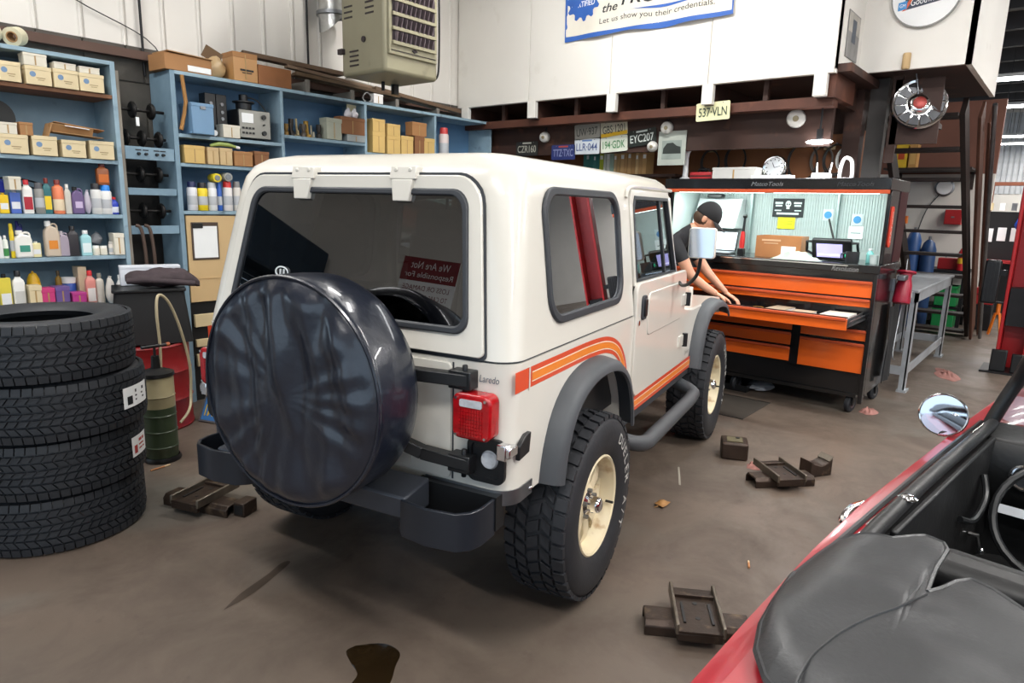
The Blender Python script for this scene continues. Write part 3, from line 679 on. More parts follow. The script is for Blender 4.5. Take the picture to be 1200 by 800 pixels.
# --- wheels
RT, WT = .392, .268
TREADC = [(-.126,-.078,.74,.0,.10,1),(-.072,-.030,.62,.35,.45,1),(-.024,.024,.70,.1,-.35,1),(.030,.072,.62,.6,.45,1),(.078,.126,.74,.2,.10,1)]
TREADC = [(a,b_,c2,d,e,f) for a,b_,c2,d,e,f in TREADC]
me_t = tyre_body(RT, WT, .205).mesh('tyre')
me_b = tread_blocks(RT, TREADC, 40).mesh('tread')
WLET = mat('raised_white_letters', '#c9c9c4', .7, var=.35, scale=30)
RIMC = mat('cream_wheel_paint', '#e2d5b4', .42, var=.12, scale=5, dirt=('#9a6b32', 9, .60))
let = arc_text('DUELER A/T', .300, WT/2*1.022, .046, 0.15, .170)
rim = MB().lathe([(.207,.100),(.213,.106),(.214,.114),(.208,.118),(.200,.112),(.196,.095),(.186,.080),(.184,-.09),(.207,-.11),(.209,-.105),(.19,-.085),(.190,.07),(.205,.095)], axis=(1,0,0), n=48, closed=True)
spk = MB()
for i in range(8):
    t = 2*pi*i/8; u = Vector((0,cos(t),sin(t))); v_ = Vector((0,-sin(t),cos(t)))
    vs = [u*r+v_*w_*sg+Vector((x,0,0)) for (r, w_, x) in ((.070,.028,.062),(.13,.030,.066),(.190,.046,.050)) for sg in (-1,1)]
    vs += [p-Vector((.014,0,0)) for p in vs]
    spk.add(vs, [(0,1,3,2),(2,3,5,4),(6,8,9,7),(8,10,11,9),(0,2,8,6),(2,4,10,8),(1,7,9,3),(3,9,11,5)])
spk.lathe([(.0,.066),(.070,.066),(.078,.060),(.078,.045),(0,.045)], axis=(1,0,0), n=28)
hub = MB().lathe([(.0,.128),(.020,.128),(.030,.122),(.034,.112),(.034,.078),(.044,.070),(.050,.066)], axis=(1,0,0), n=20)
lug = MB()
for i in range(5): t = 2*pi*i/5+.3; lug.cyl((.064,.057*cos(t),.057*sin(t)),(.084,.057*cos(t),.057*sin(t)),.010,n=6)
drum = MB().lathe([(0,.03),(.150,.03),(.165,.02),(.165,-.06),(0,-.06)], axis=(1,0,0), n=28)
valve = MB().cyl((.09,.165,-.05),(.125,.160,-.048),.006,n=6)
meshes = [('rim', rim.mesh('rim'), RIMC), ('wheel_spokes', spk.mesh('wheel_spokes'), RIMC), ('hub_cap', hub.mesh('hub_cap'), CHROME), ('lug_nuts', lug.mesh('lug_nuts'), STEEL), ('brake_drum', drum.mesh('brake_drum'), DARKMET), ('valve_stem', valve.mesh('valve_stem'), BLACKP)]
lm = MB().add(let.v, let.f); lme = bpy.data.meshes.new('sidewall_lettering'); lme.from_pydata(lm.v, [], lm.f)
for (s, ya, ang) in ((1,AXR,0.),(1,AXF,.6),(-1,AXR,1.),(-1,AXF,.4)):
    wh = bpy.data.objects.new('wheel', None); COL.objects.link(wh); wh.parent = jeep; wh.location = (s*TX, ya, RT); wh.rotation_euler = (ang*0, 0, 0 if s > 0 else pi)
    obj('tyre', me_t, RUBBER, wh); tb = obj('tread', me_b, RUBBER, wh); tb['kind'] = 'stuff'
    for nm, me, mm in meshes:
        q_ = obj(nm, me, mm, wh)
        if nm == 'lug_nuts': q_['kind'] = 'stuff'
    if s > 0: obj('sidewall_lettering', lme, WLET, wh)['kind'] = 'stuff'
# ================================================================== SHELVING
YF, YB = 5.25, 5.60
PRINTB = mat('blue_print', '#6f8cae', .6); BEND = mat('painted_shelf_edge', '#8fa9b8', .55, var=.2, scale=8, dirt=('#5e7482', 10, .6))
u = thing('shelf_unit', 'blue painted wooden shelf unit packed with bottles at the picture edge', 'shelf unit')
MB().bx(.50,2.01,YB-.012,YB,.02,2.50).build('back_board', BLUEP, u)
MB().bx(1.985,2.015,YF,YB-.012,0,2.505).build('upright', BEND, u, bevel=.002); MB().bx(.50,.53,YF,YB-.012,0,2.505).build('upright', BEND, u)
for z, m_ in ((2.505,BEND),(2.283,WOODBR),(1.846,BEND),(1.474,BEND),(1.190,BEND),(.840,BEND),(.40,BEND),(.08,BEND)):
    MB().bx(.53,1.985,YF+(.004 if z < 2.5 else 0),YB-.012,z-.026,z).build('shelf', m_, u, bevel=.002)
MB().bx(2.016,2.036,YF+.005,YF+.03,.2,2.45).build('edge_batten', mat('bare_grey_batten', '#8a8378', .8, var=.3), u)
v = thing('shelf_unit', 'long blue painted shelf unit of open bays behind the white car', 'shelf unit')
MB().bx(2.39,5.93,YB-.012,YB,.02,2.51).build('back_board', mat('blue_back_board', '#5d83a6', .55, var=.12, scale=3), v)
MB().bx(2.385,2.42,YF,YB-.012,0,2.515).build('upright', BLUEP, v, bevel=.002)
for x in (3.29,4.16,5.055,5.92): MB().bx(x-.013,x+.013,YF,YB-.012,.0,2.49).build('upright', BEND, v, bevel=.002)
for (x0,x1,z) in ((2.42,5.93,2.517),(2.42,3.277,2.073),(2.42,3.277,1.860),(2.42,3.277,1.506),(3.303,4.147,2.145),(3.303,4.147,1.85),(4.173,5.042,2.068),(5.068,5.907,2.068)):
    MB().bx(x0,x1,YF+.002,YB-.012,z-.026,z).build('shelf', BEND, v, bevel=.002)
TANB = mat('tan_board', '#c9ab7d', .7, var=.06, scale=2)
tb = MB().bx(2.435,3.2,YF+.01,YF+.03,.80,1.470).bx(2.435,3.2,YF+.005,YF+.008,.98,.984); tag(tb.build('tan_panel', TANB), 'plain tan board closing the bay behind the clipboard', 'board')
cb = thing('clipboard', 'dark clipboard holding a white sheet on the tan board', 'clipboard', (2.575,YF+.002,1.275))
MB().bx(-.108,.108,0,.006,-.145,.145).build('board', mat('dark_clipboard', '#4a3a30', .5), cb, bevel=.003); MB().bx(-.094,.094,-.003,0,-.13,.115).build('sheet', PAPER, cb)
MB().bx(-.10,-.02,-.012,0,.10,.14).build('clip', BLACKP, cb, bevel=.004)
lowc = thing('drawer_stack', 'low dark cabinet with pale drawer fronts beneath the tan board', 'cabinet', (2.75,YF,0))
MB().bx(-.32,.45,.03,.33,0,.79).build('carcass', BLACKP, lowc)
for z0,z1 in ((.60,.70),(.44,.50),(.28,.38)): MB().bx(-.30,.43,.0,.03,z0,z1).build('drawer', CREAMCARD, lowc, bevel=.004)
# ------------------------------------------------------------------ goods builders
def col_mat(c):
    named = {'cream': ('cream_carton_board','#d9c8a2'), 'white': ('pale_carton_board','#dcd6c6'), 'card': ('brown_carton_board','#a5774b'), 'cardd': ('dark_carton_board','#865a3a'), 'tan': ('tan_carton_board','#cfae6c'), 'tan2': ('light_tan_carton_board','#cbb084')}
    if c in named: return mat(named[c][0], named[c][1], .75, var=.1, scale=5)
    return mat('paint_'+c.strip('#'), c, .42, var=.08, scale=8)
def jit(k): return random.uniform(-k, k)
def carton(t, w, h, c, c2, d=.10):
    m_ = col_mat(c); hw, hd = w/2, d/2
    MB().bx(-hw,hw,-hd,hd,0,h*.86).build('carton_body', m_, t, bevel=.0015)
    MB().bx(-hw-.002,hw+.002,-hd-.002,hd+.002,h*.80,h).build('lid', m_, t, bevel=.0015)
    if c2 == 'blue':
        MB().lathe([(0,0),(.017,0)], (-hw*.45,-hd-.0008,h*.56), (0,-1,0), 14).build('round_mark', PRINTB, t)
        MB().bx(-hw*.2,hw*.5,-hd-.0012,-hd,h*.36,h*.40).bx(-hw*.1,hw*.4,-hd-.0012,-hd,h*.26,h*.29).build('print_lines', mat('faded_print','#9a8560',.7), t)
    elif w > .06:
        MB().bx(-.004,.004,-hd-.0012,-hd,h*.05,h*.8).build('tape_seam', mat('tape_brown','#b08f5c',.4), t)
def bottle(t, w, h, c, c2, square=False):
    r = w/2; m_ = col_mat(c); k = int(abs(t.location.x)*1000) % 3
    if k == 0: MB().lathe([(0,0),(r*.96,0),(r,.006),(r,h*.60),(r*.93,h*.68),(r*.55,h*.80),(r*.42,h*.84),(r*.42,h*.88),(0,h*.88)], n=18).build('bottle_body', m_, t)
    elif k == 1: MB().lathe([(0,0),(r*.96,0),(r,.006),(r,h*.74),(r*.9,h*.79),(r*.5,h*.83),(r*.44,h*.84),(r*.44,h*.88),(0,h*.88)], n=18).build('bottle_body', m_, t)
    else:
        R_ = lambda hw, z: [(a, b_*.62, z) for a, b_ in rrect(-hw, hw, -hw, hw, hw*.35, 3)]
        MB().loft([R_(r*.96,0),R_(r,.006),R_(r,h*.70),R_(r*.9,h*.76),R_(r*.5,h*.82),R_(r*.42,h*.88)]).build('bottle_body', m_, t, ang=50)
    MB().lathe([(0,h*.86),(r*.52,h*.86),(r*.52,h*.985),(r*.46,h),(0,h)], n=14).build('cap', col_mat(c2), t)
    lab = {'#e6e4e0':'#b02838','#2a6a70':'#e8c832','#e8825a':'#e6d4b4','#2840b0':'#d8dce8','#9fd2d8':'#e2eef0','#d88a80':'#e6e0dc','#8a4a22':'#c86a28','#e6e6e2':'#c9c9c4','#dfe4da':'#3f8a4a'}.get(c)
    if lab and k < 2: MB().lathe([(r*1.006,h*.10),(r*1.012,h*.11),(r*1.012,h*.42),(r*1.006,h*.43)], n=18).build('label_band', col_mat(lab), t)
    elif lab: MB().bx(-r*.8,r*.8,-r*.62-.001,-r*.62+.002,h*.12,h*.5).build('label_panel', col_mat(lab), t)
def can(t, w, h, c, c2, pail=False):
    r = w/2
    MB().lathe([(0,0),(r*.94,0),(r,.004),(r,h*.76),(r*.9,h*.79),(r*.86,h*.80),(0,h*.80)], n=18).build('can_body', col_mat(c), t)
    if pail: MB().lathe([(0,h*.8),(r*1.05,h*.8),(r*1.08,h*.9),(r*1.08,h),(r*.98,h),(r*.95,h*.9),(0,h*.9)], n=20).build('rim', col_mat(c2), t)
    else: MB().lathe([(0,h*.78),(r*.82,h*.78),(r*.80,h*.96),(r*.7,h),(0,h)], n=16).build('cap', col_mat(c2), t)
    MB().lathe([(r*1.004,h*.2),(r*1.01,h*.21),(r*1.01,h*.5),(r*1.004,h*.51)], n=18).build('label_band', mat('silver_label','#b9bcc0',.5), t)
def tin(t, w, h, c, c2):
    hw, hd = w/2, w*.32
    MB().bx(-hw,hw,-hd,hd,0,h*.9).build('tin_body', col_mat(c), t, bevel=.004); MB().lathe([(0,h*.9),(hw*.4,h*.9),(hw*.4,h),(0,h)], n=12).build('cap', col_mat(c2), t)
    MB().bx(-hw*.8,hw*.8,-hd-.001,-hd+.001,h*.2,h*.5).build('print_panel', mat('white_print','#e2e4e8',.6), t)
def jug(t, w, h, c, c2):
    hw, hd = w/2, w*.30; m_ = col_mat(c)
    pts = [(-hw,0),(hw,0),(hw,h*.62),(hw*.8,h*.80),(hw*.1,h*.86),(-hw*.35,h*.88),(-hw*.9,h*.74),(-hw,h*.6)]
    MB().prism(pts, 'y', -hd, hd).build('jug_body', m_, t, bevel=min(.012,w*.12), seg=3)
    MB().tube(curve_pts([(hw*.72,0,h*.60),(hw*.80,0,h*.86),(hw*.30,0,h*.92),(-hw*.1,0,h*.86)],4), hw*.14, 8).build('handle', m_, t)
    MB().lathe([(0,h*.85),(hw*.40,h*.85),(hw*.40,h*.99),(hw*.34,h),(0,h)], (-hw*.35,0,0), n=14).build('cap', col_mat(c2), t)
    lab = {'#ecebe4':'#3f8f7c','#c9b9a6':'#dd8a34','#6d5a86':'#c9b8d8'}.get(c)
    if lab: MB().bx(-hw*.55,hw*.6,-hd-.002,-hd+.003,h*.22,h*.46).build('label_panel', col_mat(lab), t)
def jar(t, w, h, c, c2):
    r = w/2
    MB().lathe([(0,0),(r*.9,0),(r,.005),(r,h*.7),(r*.85,h*.76),(0,h*.76)], n=18).build('jar_body', col_mat(c), t)
    MB().lathe([(0,h*.74),(r*.92,h*.74),(r*.92,h*.97),(r*.86,h),(0,h)], n=18).build('lid', col_mat(c2), t)
def bag(t, w, h, c, c2):
    s = MB().sphere((0,0,h/2), 1, 16, 10, (w/2, w*.36, h/2)); o_ = []
    for (x,y,z) in s.v:
        k = 1+.35*mnoise.noise(Vector((x*40,y*40,z*30))); tz = z/h
        sq = .75+.5*(1-tz); o_.append((x*k*sq, y*k*sq, max(0, z)))
    MB().add(o_, s.f).build('bag_body', col_mat(c), t); MB().cyl((0,0,h*.9),(w*.1,0,h*1.02),w*.10,w*.2,n=8).build('twist', col_mat(c), t)
def dome(t, w, h, c, c2):
    r = w/2; MB().lathe([(0,h*1.),(r*.5,h*.92),(r*.85,h*.62),(r,h*.18),(r*1.12,h*.05),(r*1.12,0),(0,0)], n=24).build('dome', col_mat(c), t)
    MB().cyl((0,0,h*.98),(0,0,h*1.06),r*.15,n=10).build('knob', col_mat(c), t)
def case(t, w, h, c, c2):
    MB().bx(-w/2,w/2,-.10,.10,0,h).build('case_body', col_mat(c), t, bevel=.006); MB().bx(-w/2-.002,w/2+.002,-.103,.103,h*.90,h+.004).build('lid', col_mat(c), t, bevel=.004)
    MB().bx(-.02,.02,-.108,-.10,h*.82,h*.92).build('latch', STEEL, t)
BUILD = {'carton': carton, 'bottle': bottle, 'can': can, 'tin': tin, 'jug': jug, 'jar': jar, 'bag': bag, 'helmet': dome, 'cab': case}
GOODS = [
('carton','carton',1.401,0.119,2.285,0.118,5.29,'cream','blue','cream carton leftmost on the brown shelf','carton'),
('carton','carton',1.557,0.140,2.285,0.113,5.29,'cream','blue','cream carton with a smaller carton on top, on the brown shelf','carton'),
('carton','carton',1.709,0.142,2.285,0.117,5.29,'cream','blue','cream carton third along the brown shelf','carton'),
('carton','carton',1.863,0.145,2.285,0.114,5.29,'cream','blue','cream carton at the post end of the brown shelf','carton'),
('carton','carton',1.545,0.125,2.399,0.074,5.29,'white','','pale carton stacked on the second cream carton','carton'),
('carton','carton',1.710,0.123,2.403,0.041,5.29,'white','','flat pale carton on the third cream carton','carton'),
('carton','carton',1.855,0.119,2.400,0.041,5.29,'white','','flat pale carton on the cream carton nearest the post','carton'),
('carton','carton',1.381,0.151,1.848,0.119,5.29,'cream','blue','cream carton leftmost on the shelf under the black disc','carton'),
('carton','carton',1.551,0.137,1.848,0.124,5.29,'cream','blue','cream carton under the tilted small box','carton'),
('carton','carton',1.716,0.140,1.848,0.111,5.29,'cream','blue','cream carton under the flattened brown box','carton'),
('carton','carton',1.888,0.149,1.848,0.120,5.29,'cream','blue','cream carton touching the blue upright, second shelf','carton'),
('carton','carton',1.360,0.094,1.968,0.069,5.29,'white','','pale carton on top of cartons beside the black disc','carton'),
('carton','carton',1.456,0.071,1.968,0.079,5.29,'card','','small tilted brown box on the second shelf cartons','carton'),
('tin','oil_tin',1.300,0.051,1.476,0.129,5.29,'#e8c21e','#c9a415','yellow tin at the frame edge of the bottle shelf','tin'),
('jug','bottle',1.317,0.048,1.606,0.090,5.40,'#2836a8','#2836a8','dark blue bottle behind the yellow tin','bottle'),
('tin','oil_tin',1.362,0.057,1.476,0.147,5.29,'#4a68b8','#d8d8e0','blue and white tin under the cream box','tin'),
('carton','carton',1.360,0.065,1.624,0.084,5.29,'white','','cream box standing on the blue tin','carton'),
('bottle','bottle',1.431,0.058,1.476,0.214,5.29,'#e6e4e0','#c8303a','white bottle with red cap and red base label','bottle'),
('can','spray_can',1.499,0.055,1.476,0.200,5.29,'#8a8a86','#55565a','grey spray can with grey cap on the bottle shelf','spray can'),
('bottle','bottle',1.544,0.046,1.476,0.230,5.29,'#2a6a70','#7a2a20','yellow and teal bottle with brown cap','bottle'),
('bottle','bottle',1.607,0.066,1.476,0.222,5.29,'#e8825a','#7d2f28','orange bottle with dark red cap','bottle'),
('bottle','bottle',1.662,0.039,1.476,0.196,5.29,'#c9c6bc','#e8e6e0','pale slim bottle beside the orange bottle','bottle'),
('jug','jug',1.720,0.074,1.476,0.181,5.29,'#6d5a86','#17171a','black jug with purple label','jug'),
('bag','plastic_bag',1.781,0.045,1.476,0.160,5.29,'#b9b2c0','','clear crumpled bag beside the purple label jug','bag'),
('can','spray_can',1.837,0.066,1.476,0.209,5.29,'#d9d9d6','#26262a','white spray can with black lid','spray can'),
('can','spray_can',1.899,0.073,1.476,0.199,5.29,'#e6e6e4','#2a86e0','white canister with bright blue lid','spray can'),
('bottle','bottle',1.982,0.043,1.476,0.179,5.40,'#e4dfd0','#b8302a','cream bottle behind the blue bottle','bottle'),
('bottle','bottle',1.970,0.059,1.476,0.119,5.29,'#2840b0','#c22a2a','squat blue bottle with red cap by the upright','bottle'),
('bottle','bottle',1.889,0.077,1.676,0.143,5.29,'#8a4a22','#5a1a14','brown bottle standing on top of the lidded cans','bottle'),
('bottle','bottle',1.253,0.030,1.192,0.177,5.29,'#e4e4e2','#dd6644','white bottle cut by the frame edge','bottle'),
('bottle','bottle',1.283,0.030,1.192,0.145,5.29,'#dfe4da','#e8e8e6','white bottle with green label','bottle'),
('can','spray_can',1.321,0.026,1.192,0.220,5.29,'#e0c424','#e0c424','tall thin yellow can','can'),
('jug','jug',1.379,0.098,1.192,0.176,5.29,'#ecebe4','#ecebe4','white handled jug with green label','jug'),
('jug','jug',1.392,0.045,1.192,0.232,5.40,'#3a3a90','#2a2a80','bottle with violet cap behind the white jug','bottle'),
('tin','oil_tin',1.449,0.050,1.192,0.103,5.29,'#e6dca8','#d8d8d0','small pale yellow tin beside the white jug','tin'),
('jug','jug',1.543,0.089,1.192,0.236,5.29,'#c9b9a6','#e8e8e6','clear jug with orange label and white cap','jug'),
('jug','jug',1.610,0.063,1.192,0.168,5.29,'#a59aa8','#b8b0b8','lavender jug beside the clear jug','jug'),
('bottle','bottle',1.668,0.064,1.192,0.202,5.29,'#2c2a30','#1a1a1c','black oil bottle on the middle shelf','bottle'),
('bottle','bottle',1.745,0.065,1.192,0.172,5.29,'#9fd2d8','#e8e8e8','pale teal bottle with white cap','bottle'),
('jar','jar',1.805,0.046,1.192,0.065,5.29,'#e8e2d2','#f0eee6','left one of two small white jars','jar'),
('jar','jar',1.854,0.047,1.192,0.063,5.29,'#e8e2d2','#f0eee6','right one of two small white jars','jar'),
('bag','folded_bag',1.852,0.084,1.256,0.084,5.40,'#8f9298','','grey folded bag behind the white jars','bag'),
('can','spray_can',1.905,0.037,1.192,0.092,5.29,'#ddd6cc','#c8c2ba','small pale can beside the white grid carton','can'),
('carton','carton',1.967,0.065,1.192,0.151,5.29,'white','','tall white carton against the upright, middle shelf','carton'),
('tin','oil_tin',1.251,0.065,0.842,0.250,5.29,'#dccb4a','#17171a','pale yellow tin with black lid, lowest shelf','tin'),
('bottle','bottle',1.326,0.066,0.842,0.267,5.29,'#e6e6e2','#1a1a1c','tall white bottle with black cap','bottle'),
('helmet','hard_hat',1.442,0.084,0.962,0.121,5.40,'#e8b820','','round yellow lid resting on cream carton','lid'),
('carton','carton',1.407,0.068,0.842,0.167,5.29,'cream','','cream carton under the round yellow lid','carton'),
('carton','carton',1.476,0.075,0.842,0.144,5.29,'#c8407a','','magenta and orange twin pack with white caps','carton'),
('carton','carton',1.559,0.082,0.842,0.150,5.29,'#6a5490','','purple printed carton on the lowest shelf','carton'),
('can','pail',1.651,0.085,0.842,0.193,5.40,'#2f57b0','#e6e6e4','blue pail with white rim','pail'),
('bottle','bottle',1.589,0.039,0.842,0.244,5.40,'#8a6a20','#4a3a18','dark gold bottle at the back','bottle'),
('carton','carton',1.724,0.051,0.842,0.267,5.40,'#e6cfae','','tall cream carton with orange print','carton'),
('carton','carton',1.660,0.084,0.842,0.101,5.29,'#b83f8a','','low magenta carton beside the red cap bottle','carton'),
('bottle','bottle',1.748,0.061,0.842,0.244,5.29,'#d88a80','#d02a30','red label bottle with red cap','bottle'),
('bottle','bottle',1.807,0.052,0.842,0.222,5.29,'#cfc8bc','#8a8478','clear jar of parts next to the red cap bottle','jar'),
('bag','plastic_bag',1.873,0.064,0.842,0.194,5.29,'#ded8d0','','white paper bag on the lowest shelf','bag'),
('bottle','bottle',1.944,0.060,0.842,0.202,5.29,'#e8e8e6','#e8e8e6','white flat bottle with red side by the upright','bottle'),
('cab','metal_case',2.584,0.169,2.075,0.221,5.29,'#6f93b4','','small blue metal case on the top shelf','case'),
('carton','carton',2.831,0.142,2.075,0.097,5.29,'white','','small white carton beside the grey meter','carton'),
('carton','carton',2.530,0.150,1.862,0.130,5.29,'tan','','tan carton at the left post of the low carton row','carton'),
('carton','carton',2.670,0.091,1.862,0.128,5.29,'tan2','','pale carton under the green tube','carton'),
('carton','carton',2.777,0.100,1.862,0.130,5.29,'tan2','','pale carton with a taped middle','carton'),
('carton','carton',2.923,0.153,1.862,0.115,5.29,'card','','brown carton in the low carton row','carton'),
('carton','carton',3.084,0.124,1.862,0.127,5.29,'cardd','','dark brown carton partly behind the car roof','carton'),
('can','spray_can',2.509,0.075,1.508,0.217,5.29,'#d8d8dc','#1a2450','white spray can with navy cap','spray can'),
('can','spray_can',2.589,0.077,1.508,0.213,5.29,'#e6cc20','#1a1a1c','yellow spray can with black cap','spray can'),
('can','spray_can',2.667,0.072,1.508,0.217,5.29,'#e0e2e4','#c8ccd0','white spray can with white cap','spray can'),
('can','spray_can',2.727,0.040,1.508,0.219,5.29,'#2a5ab0','#2a5ab0','slim blue spray can','spray can'),
('can','spray_can',2.794,0.075,1.508,0.229,5.29,'#e2dedc','#d02a2a','white spray can with red cap','spray can'),
('can','spray_can',2.874,0.063,1.508,0.232,5.29,'#d8d4cc','#8a8a88','pale can half hidden by the car','spray can'),
('carton','carton',4.063,0.268,2.208,0.150,5.29,'cardd','','brown carton with white bags on top','carton'),
('carton','carton',3.799,0.164,2.147,0.182,5.29,'#a5a898','','grey metal box leaning among junk parts','box'),
('carton','carton',4.099,0.196,2.147,0.060,5.29,'#9aa0a0','','grey tray at the divider behind the car roof','tray'),
('carton','carton',4.304,0.157,2.070,0.190,5.29,'tan','','tan carton lower in the stack at the divider','carton'),
('carton','carton',4.307,0.156,2.261,0.116,5.29,'tan','','tan carton upper in the stack at the divider','carton'),
('carton','carton',4.489,0.174,2.070,0.168,5.29,'tan','','tan carton second stack, lower one','carton'),
('carton','carton',4.490,0.173,2.239,0.111,5.29,'tan','','tan carton second stack, upper one','carton'),
('carton','carton',4.664,0.159,2.070,0.184,5.29,'tan','','tan carton alone between the stack and the brown box','carton'),
('carton','carton',4.829,0.132,2.070,0.199,5.29,'cardd','','brown carton under the reddish brown box','carton'),
('carton','carton',5.007,0.183,2.070,0.189,5.29,'tan','','tan carton at the far end of the carton row','carton'),
('carton','carton',4.824,0.208,2.270,0.131,5.29,'card','','reddish brown box perched on the carton row','carton'),
('can','spray_can',5.215,0.119,2.070,0.320,5.29,'#d8c8c4','#c84040','pale spray can with red print in the last bay','spray can'),
]
for (kind, name, x, w_, z, h_, y, c1, c2, label, cat) in GOODS:
    for (a0, a1) in ((.53,1.983),(2.422,3.275),(3.305,4.145),(4.175,5.04),(5.07,5.905)):
        if a0 > 4: w_ *= .94
        if a0-.1 < x < a1+.06: x = min(max(x, a0+w_/2+.004), a1-w_/2-.006); break
    grp = {'carton': 'cartons on the blue shelves', 'bottle': 'bottles on the blue shelves', 'can': 'cans on the blue shelves'}.get(kind)
    t = thing(name if name != 'hard_hat' else 'yellow_dome', label, cat, (x, y, z+.001), jit(.05) if kind == 'carton' else 0, grp)
    if name == 'pail': can(t, w_, h_, c1, c2, True)
    else: BUILD[kind](t, w_, h_, c1, c2)
# flattened brown box, black disc, wires, rolls on top
t = thing('flattened_box', 'crushed open brown box lying on the second shelf cartons', 'carton', (1.745,5.29,1.972), 0)
MB().box((0,0,.025),(.30,.14,.004),(.0,.06,0)).build('base_flap', CARD, t); MB().box((-.03,-.03,.055),(.26,.004,.06),(.5,.05,0)).build('front_flap', CARD, t)
MB().box((.02,.02,.078),(.30,.12,.004),(-.1,.10,0)).build('top_flap', col_mat('card'), t); MB().box((-.16,.0,.045),(.004,.13,.09),(0,.3,0)).build('side_flap', CARD, t)
MB().box((.0,-.035,.075),(.14,.06,.004),(.15,.08,0)).build('paper_label', PAPER, t)
t = thing('grinding_disc', 'black round disc standing behind the second shelf cartons', 'disc', (1.335,5.42,2.075))
MB().lathe([(.015,-.012),(.115,-.012),(.115,.012),(.015,.012)], axis=(0,1,0), n=36, closed=True).build('disc', mat('black_disc','#1d1f20',.6), t); MB().lathe([(.0,-.016),(.028,-.016),(.028,.016),(0,.016)], axis=(0,1,0), n=16).build('hub', STEEL, t)
MB().bx(-.05,.05,-.02,.02,-.226,-.118).build('stand', BLACKP, t)
t = thing('wire_coil', 'loose coil of dark cable lying along the back of the bottle shelf', 'cable')
MB().tube(curve_pts([(1.2,5.50,1.66),(1.35,5.46,1.70),(1.5,5.47,1.69),(1.62,5.48,1.64),(1.72,5.50,1.56),(1.6,5.52,1.50),(1.35,5.53,1.485),(1.2,5.52,1.49)],8),.006,6).build('cable_loop', BLACKP, t)
MB().tube(curve_pts([(1.2,5.47,1.62),(1.38,5.45,1.66),(1.55,5.46,1.63),(1.66,5.49,1.52),(1.5,5.54,1.485),(1.25,5.55,1.487)],8),.005,6).build('cable_loop', BLACKP, t)
for x, r_, lab in ((1.335,.5,'cream roll tipped over at the top corner of the shelf unit'),(1.475,.9,'cream roll lying beside another on top of the shelf unit')):
    t = thing('tape_roll', lab, 'roll', (x,5.33,2.572), r_)
    MB().lathe([(.032,-.045),(.056,-.045),(.056,.045),(.032,.045)], axis=(1,0,.25), n=24, closed=True).build('roll_body', mat('cream_roll','#d5cfb2',.7,var=.15), t)
    MB().lathe([(.026,-.047),(.033,-.047),(.033,.047),(.026,.047)], axis=(1,0,.25), n=20, closed=True).build('core', CARD, t)
# --- spindle rack between the units
t = thing('spindle_rack', 'blue rack of dark shafts and pulleys between the two shelf units', 'rack', (2.2,0,0))
DSH = mat('oily_black_steel','#1f1d1c',.5,.5,var=.3)
for z0,z1,m_ in ((1.865,1.955,BLUEP),(1.615,1.665,BLUEP),(1.335,1.395,BLUEP)): MB().bx(-.16,.182,YF+.01,YF+.03,z0,z1).build('rail', m_, t, bevel=.002)
for i,dx in enumerate((-.07,-.02,.055,.10)): MB().cyl((dx,YF+.01,1.905),(dx,YF-.012,1.905),.012,.009,10).bx(dx-.02,dx+.02,YF+.008,YF+.0095,1.928,1.936).build('knob', BLACKP, t)
for z in (2.215,2.02,1.765,1.50): 
    MB().cyl((-.155,5.36,z),(.17,5.36,z),.011,n=8).build('shaft', DSH, t)
    for dx in ((-.05,.08) if z > 2.1 else (-.11,-.0,.12) if z > 1.9 else (-.03,.10)):
        MB().lathe([(0,-.014),(.05,-.014),(.058,-.006),(.058,.006),(.05,.014),(0,.014)], (dx,5.36,z), (1,0,0), 20).build('pulley', DSH, t)
MB().bx(-.055,-.035,5.29,5.30,2.10,2.16).build('tag', PAPER, t)
MB().bx(-.18,.18,5.565,5.58,.8,1.95).build('back_panel', DSH, t)
for k,(x,lab) in enumerate(((2.06,'brown hose hanging in a loop from the spindle rack'),(2.12,'shorter brown hose hanging beside the first'))):
    tag(MB().tube(curve_pts([(x,5.235,1.40),(x+.03,5.22,1.37),(x+.045,5.215,1.2),(x+.05,5.22,.9),(x+.06,5.225,.6)],6),.012,8).build('hanging_hose', mat('brown_hose','#4c3a30',.55)), lab, 'hose', 'hoses hanging from the spindle rack')
# --- instruments on the top shelf of the long unit
t = thing('test_meter', 'grey faced bench meter with white screen, knobs and buttons', 'meter', (3.055,5.35,2.076), -.06)
MB().bx(-.135,.135,-.08,.14,.012,.235).build('case', BLACKP, t, bevel=.01); MB().bx(-.130,.130,-.088,-.078,.016,.230).build('front_plate', mat('meter_grey','#9a9992',.5,.2), t, bevel=.004)
MB().bx(-.112,-.015,-.093,-.086,.130,.205).build('screen', PAPER, t, bevel=.003)
for i in range(4):
    for k in range(2): MB().bx(-.112+i*.028,-.094+i*.028,-.094,-.086,.045+k*.038,.060+k*.038).build('button', BLACKP, t)
for z in (.185,.125,.06): MB().cyl((.07,-.088,z),(.07,-.108,z),.018 if z != .125 else .007,n=14).build('dial', BLACKP, t)
for dx in (-.1,.1): MB().cyl((dx,-.03,0),(dx,-.03,.012),.012,n=8).build('foot', BLACKP, t)
t = thing('round_sensor', 'black flanged drum standing on the grey bench meter', 'sensor', (3.01,5.36,2.3125))
MB().lathe([(0,0),(.060,0),(.062,.05),(.085,.055),(.085,.065),(.035,.07),(.035,.115),(.028,.12),(0,.12)], n=22).build('drum', BLACKP, t); MB().tube(curve_pts([(.03,-.02,.10),(.10,-.04,.08),(.16,-.06,.0),(.185,-.07,-.12)],6),.006,6).build('lead', BLACKP, t)
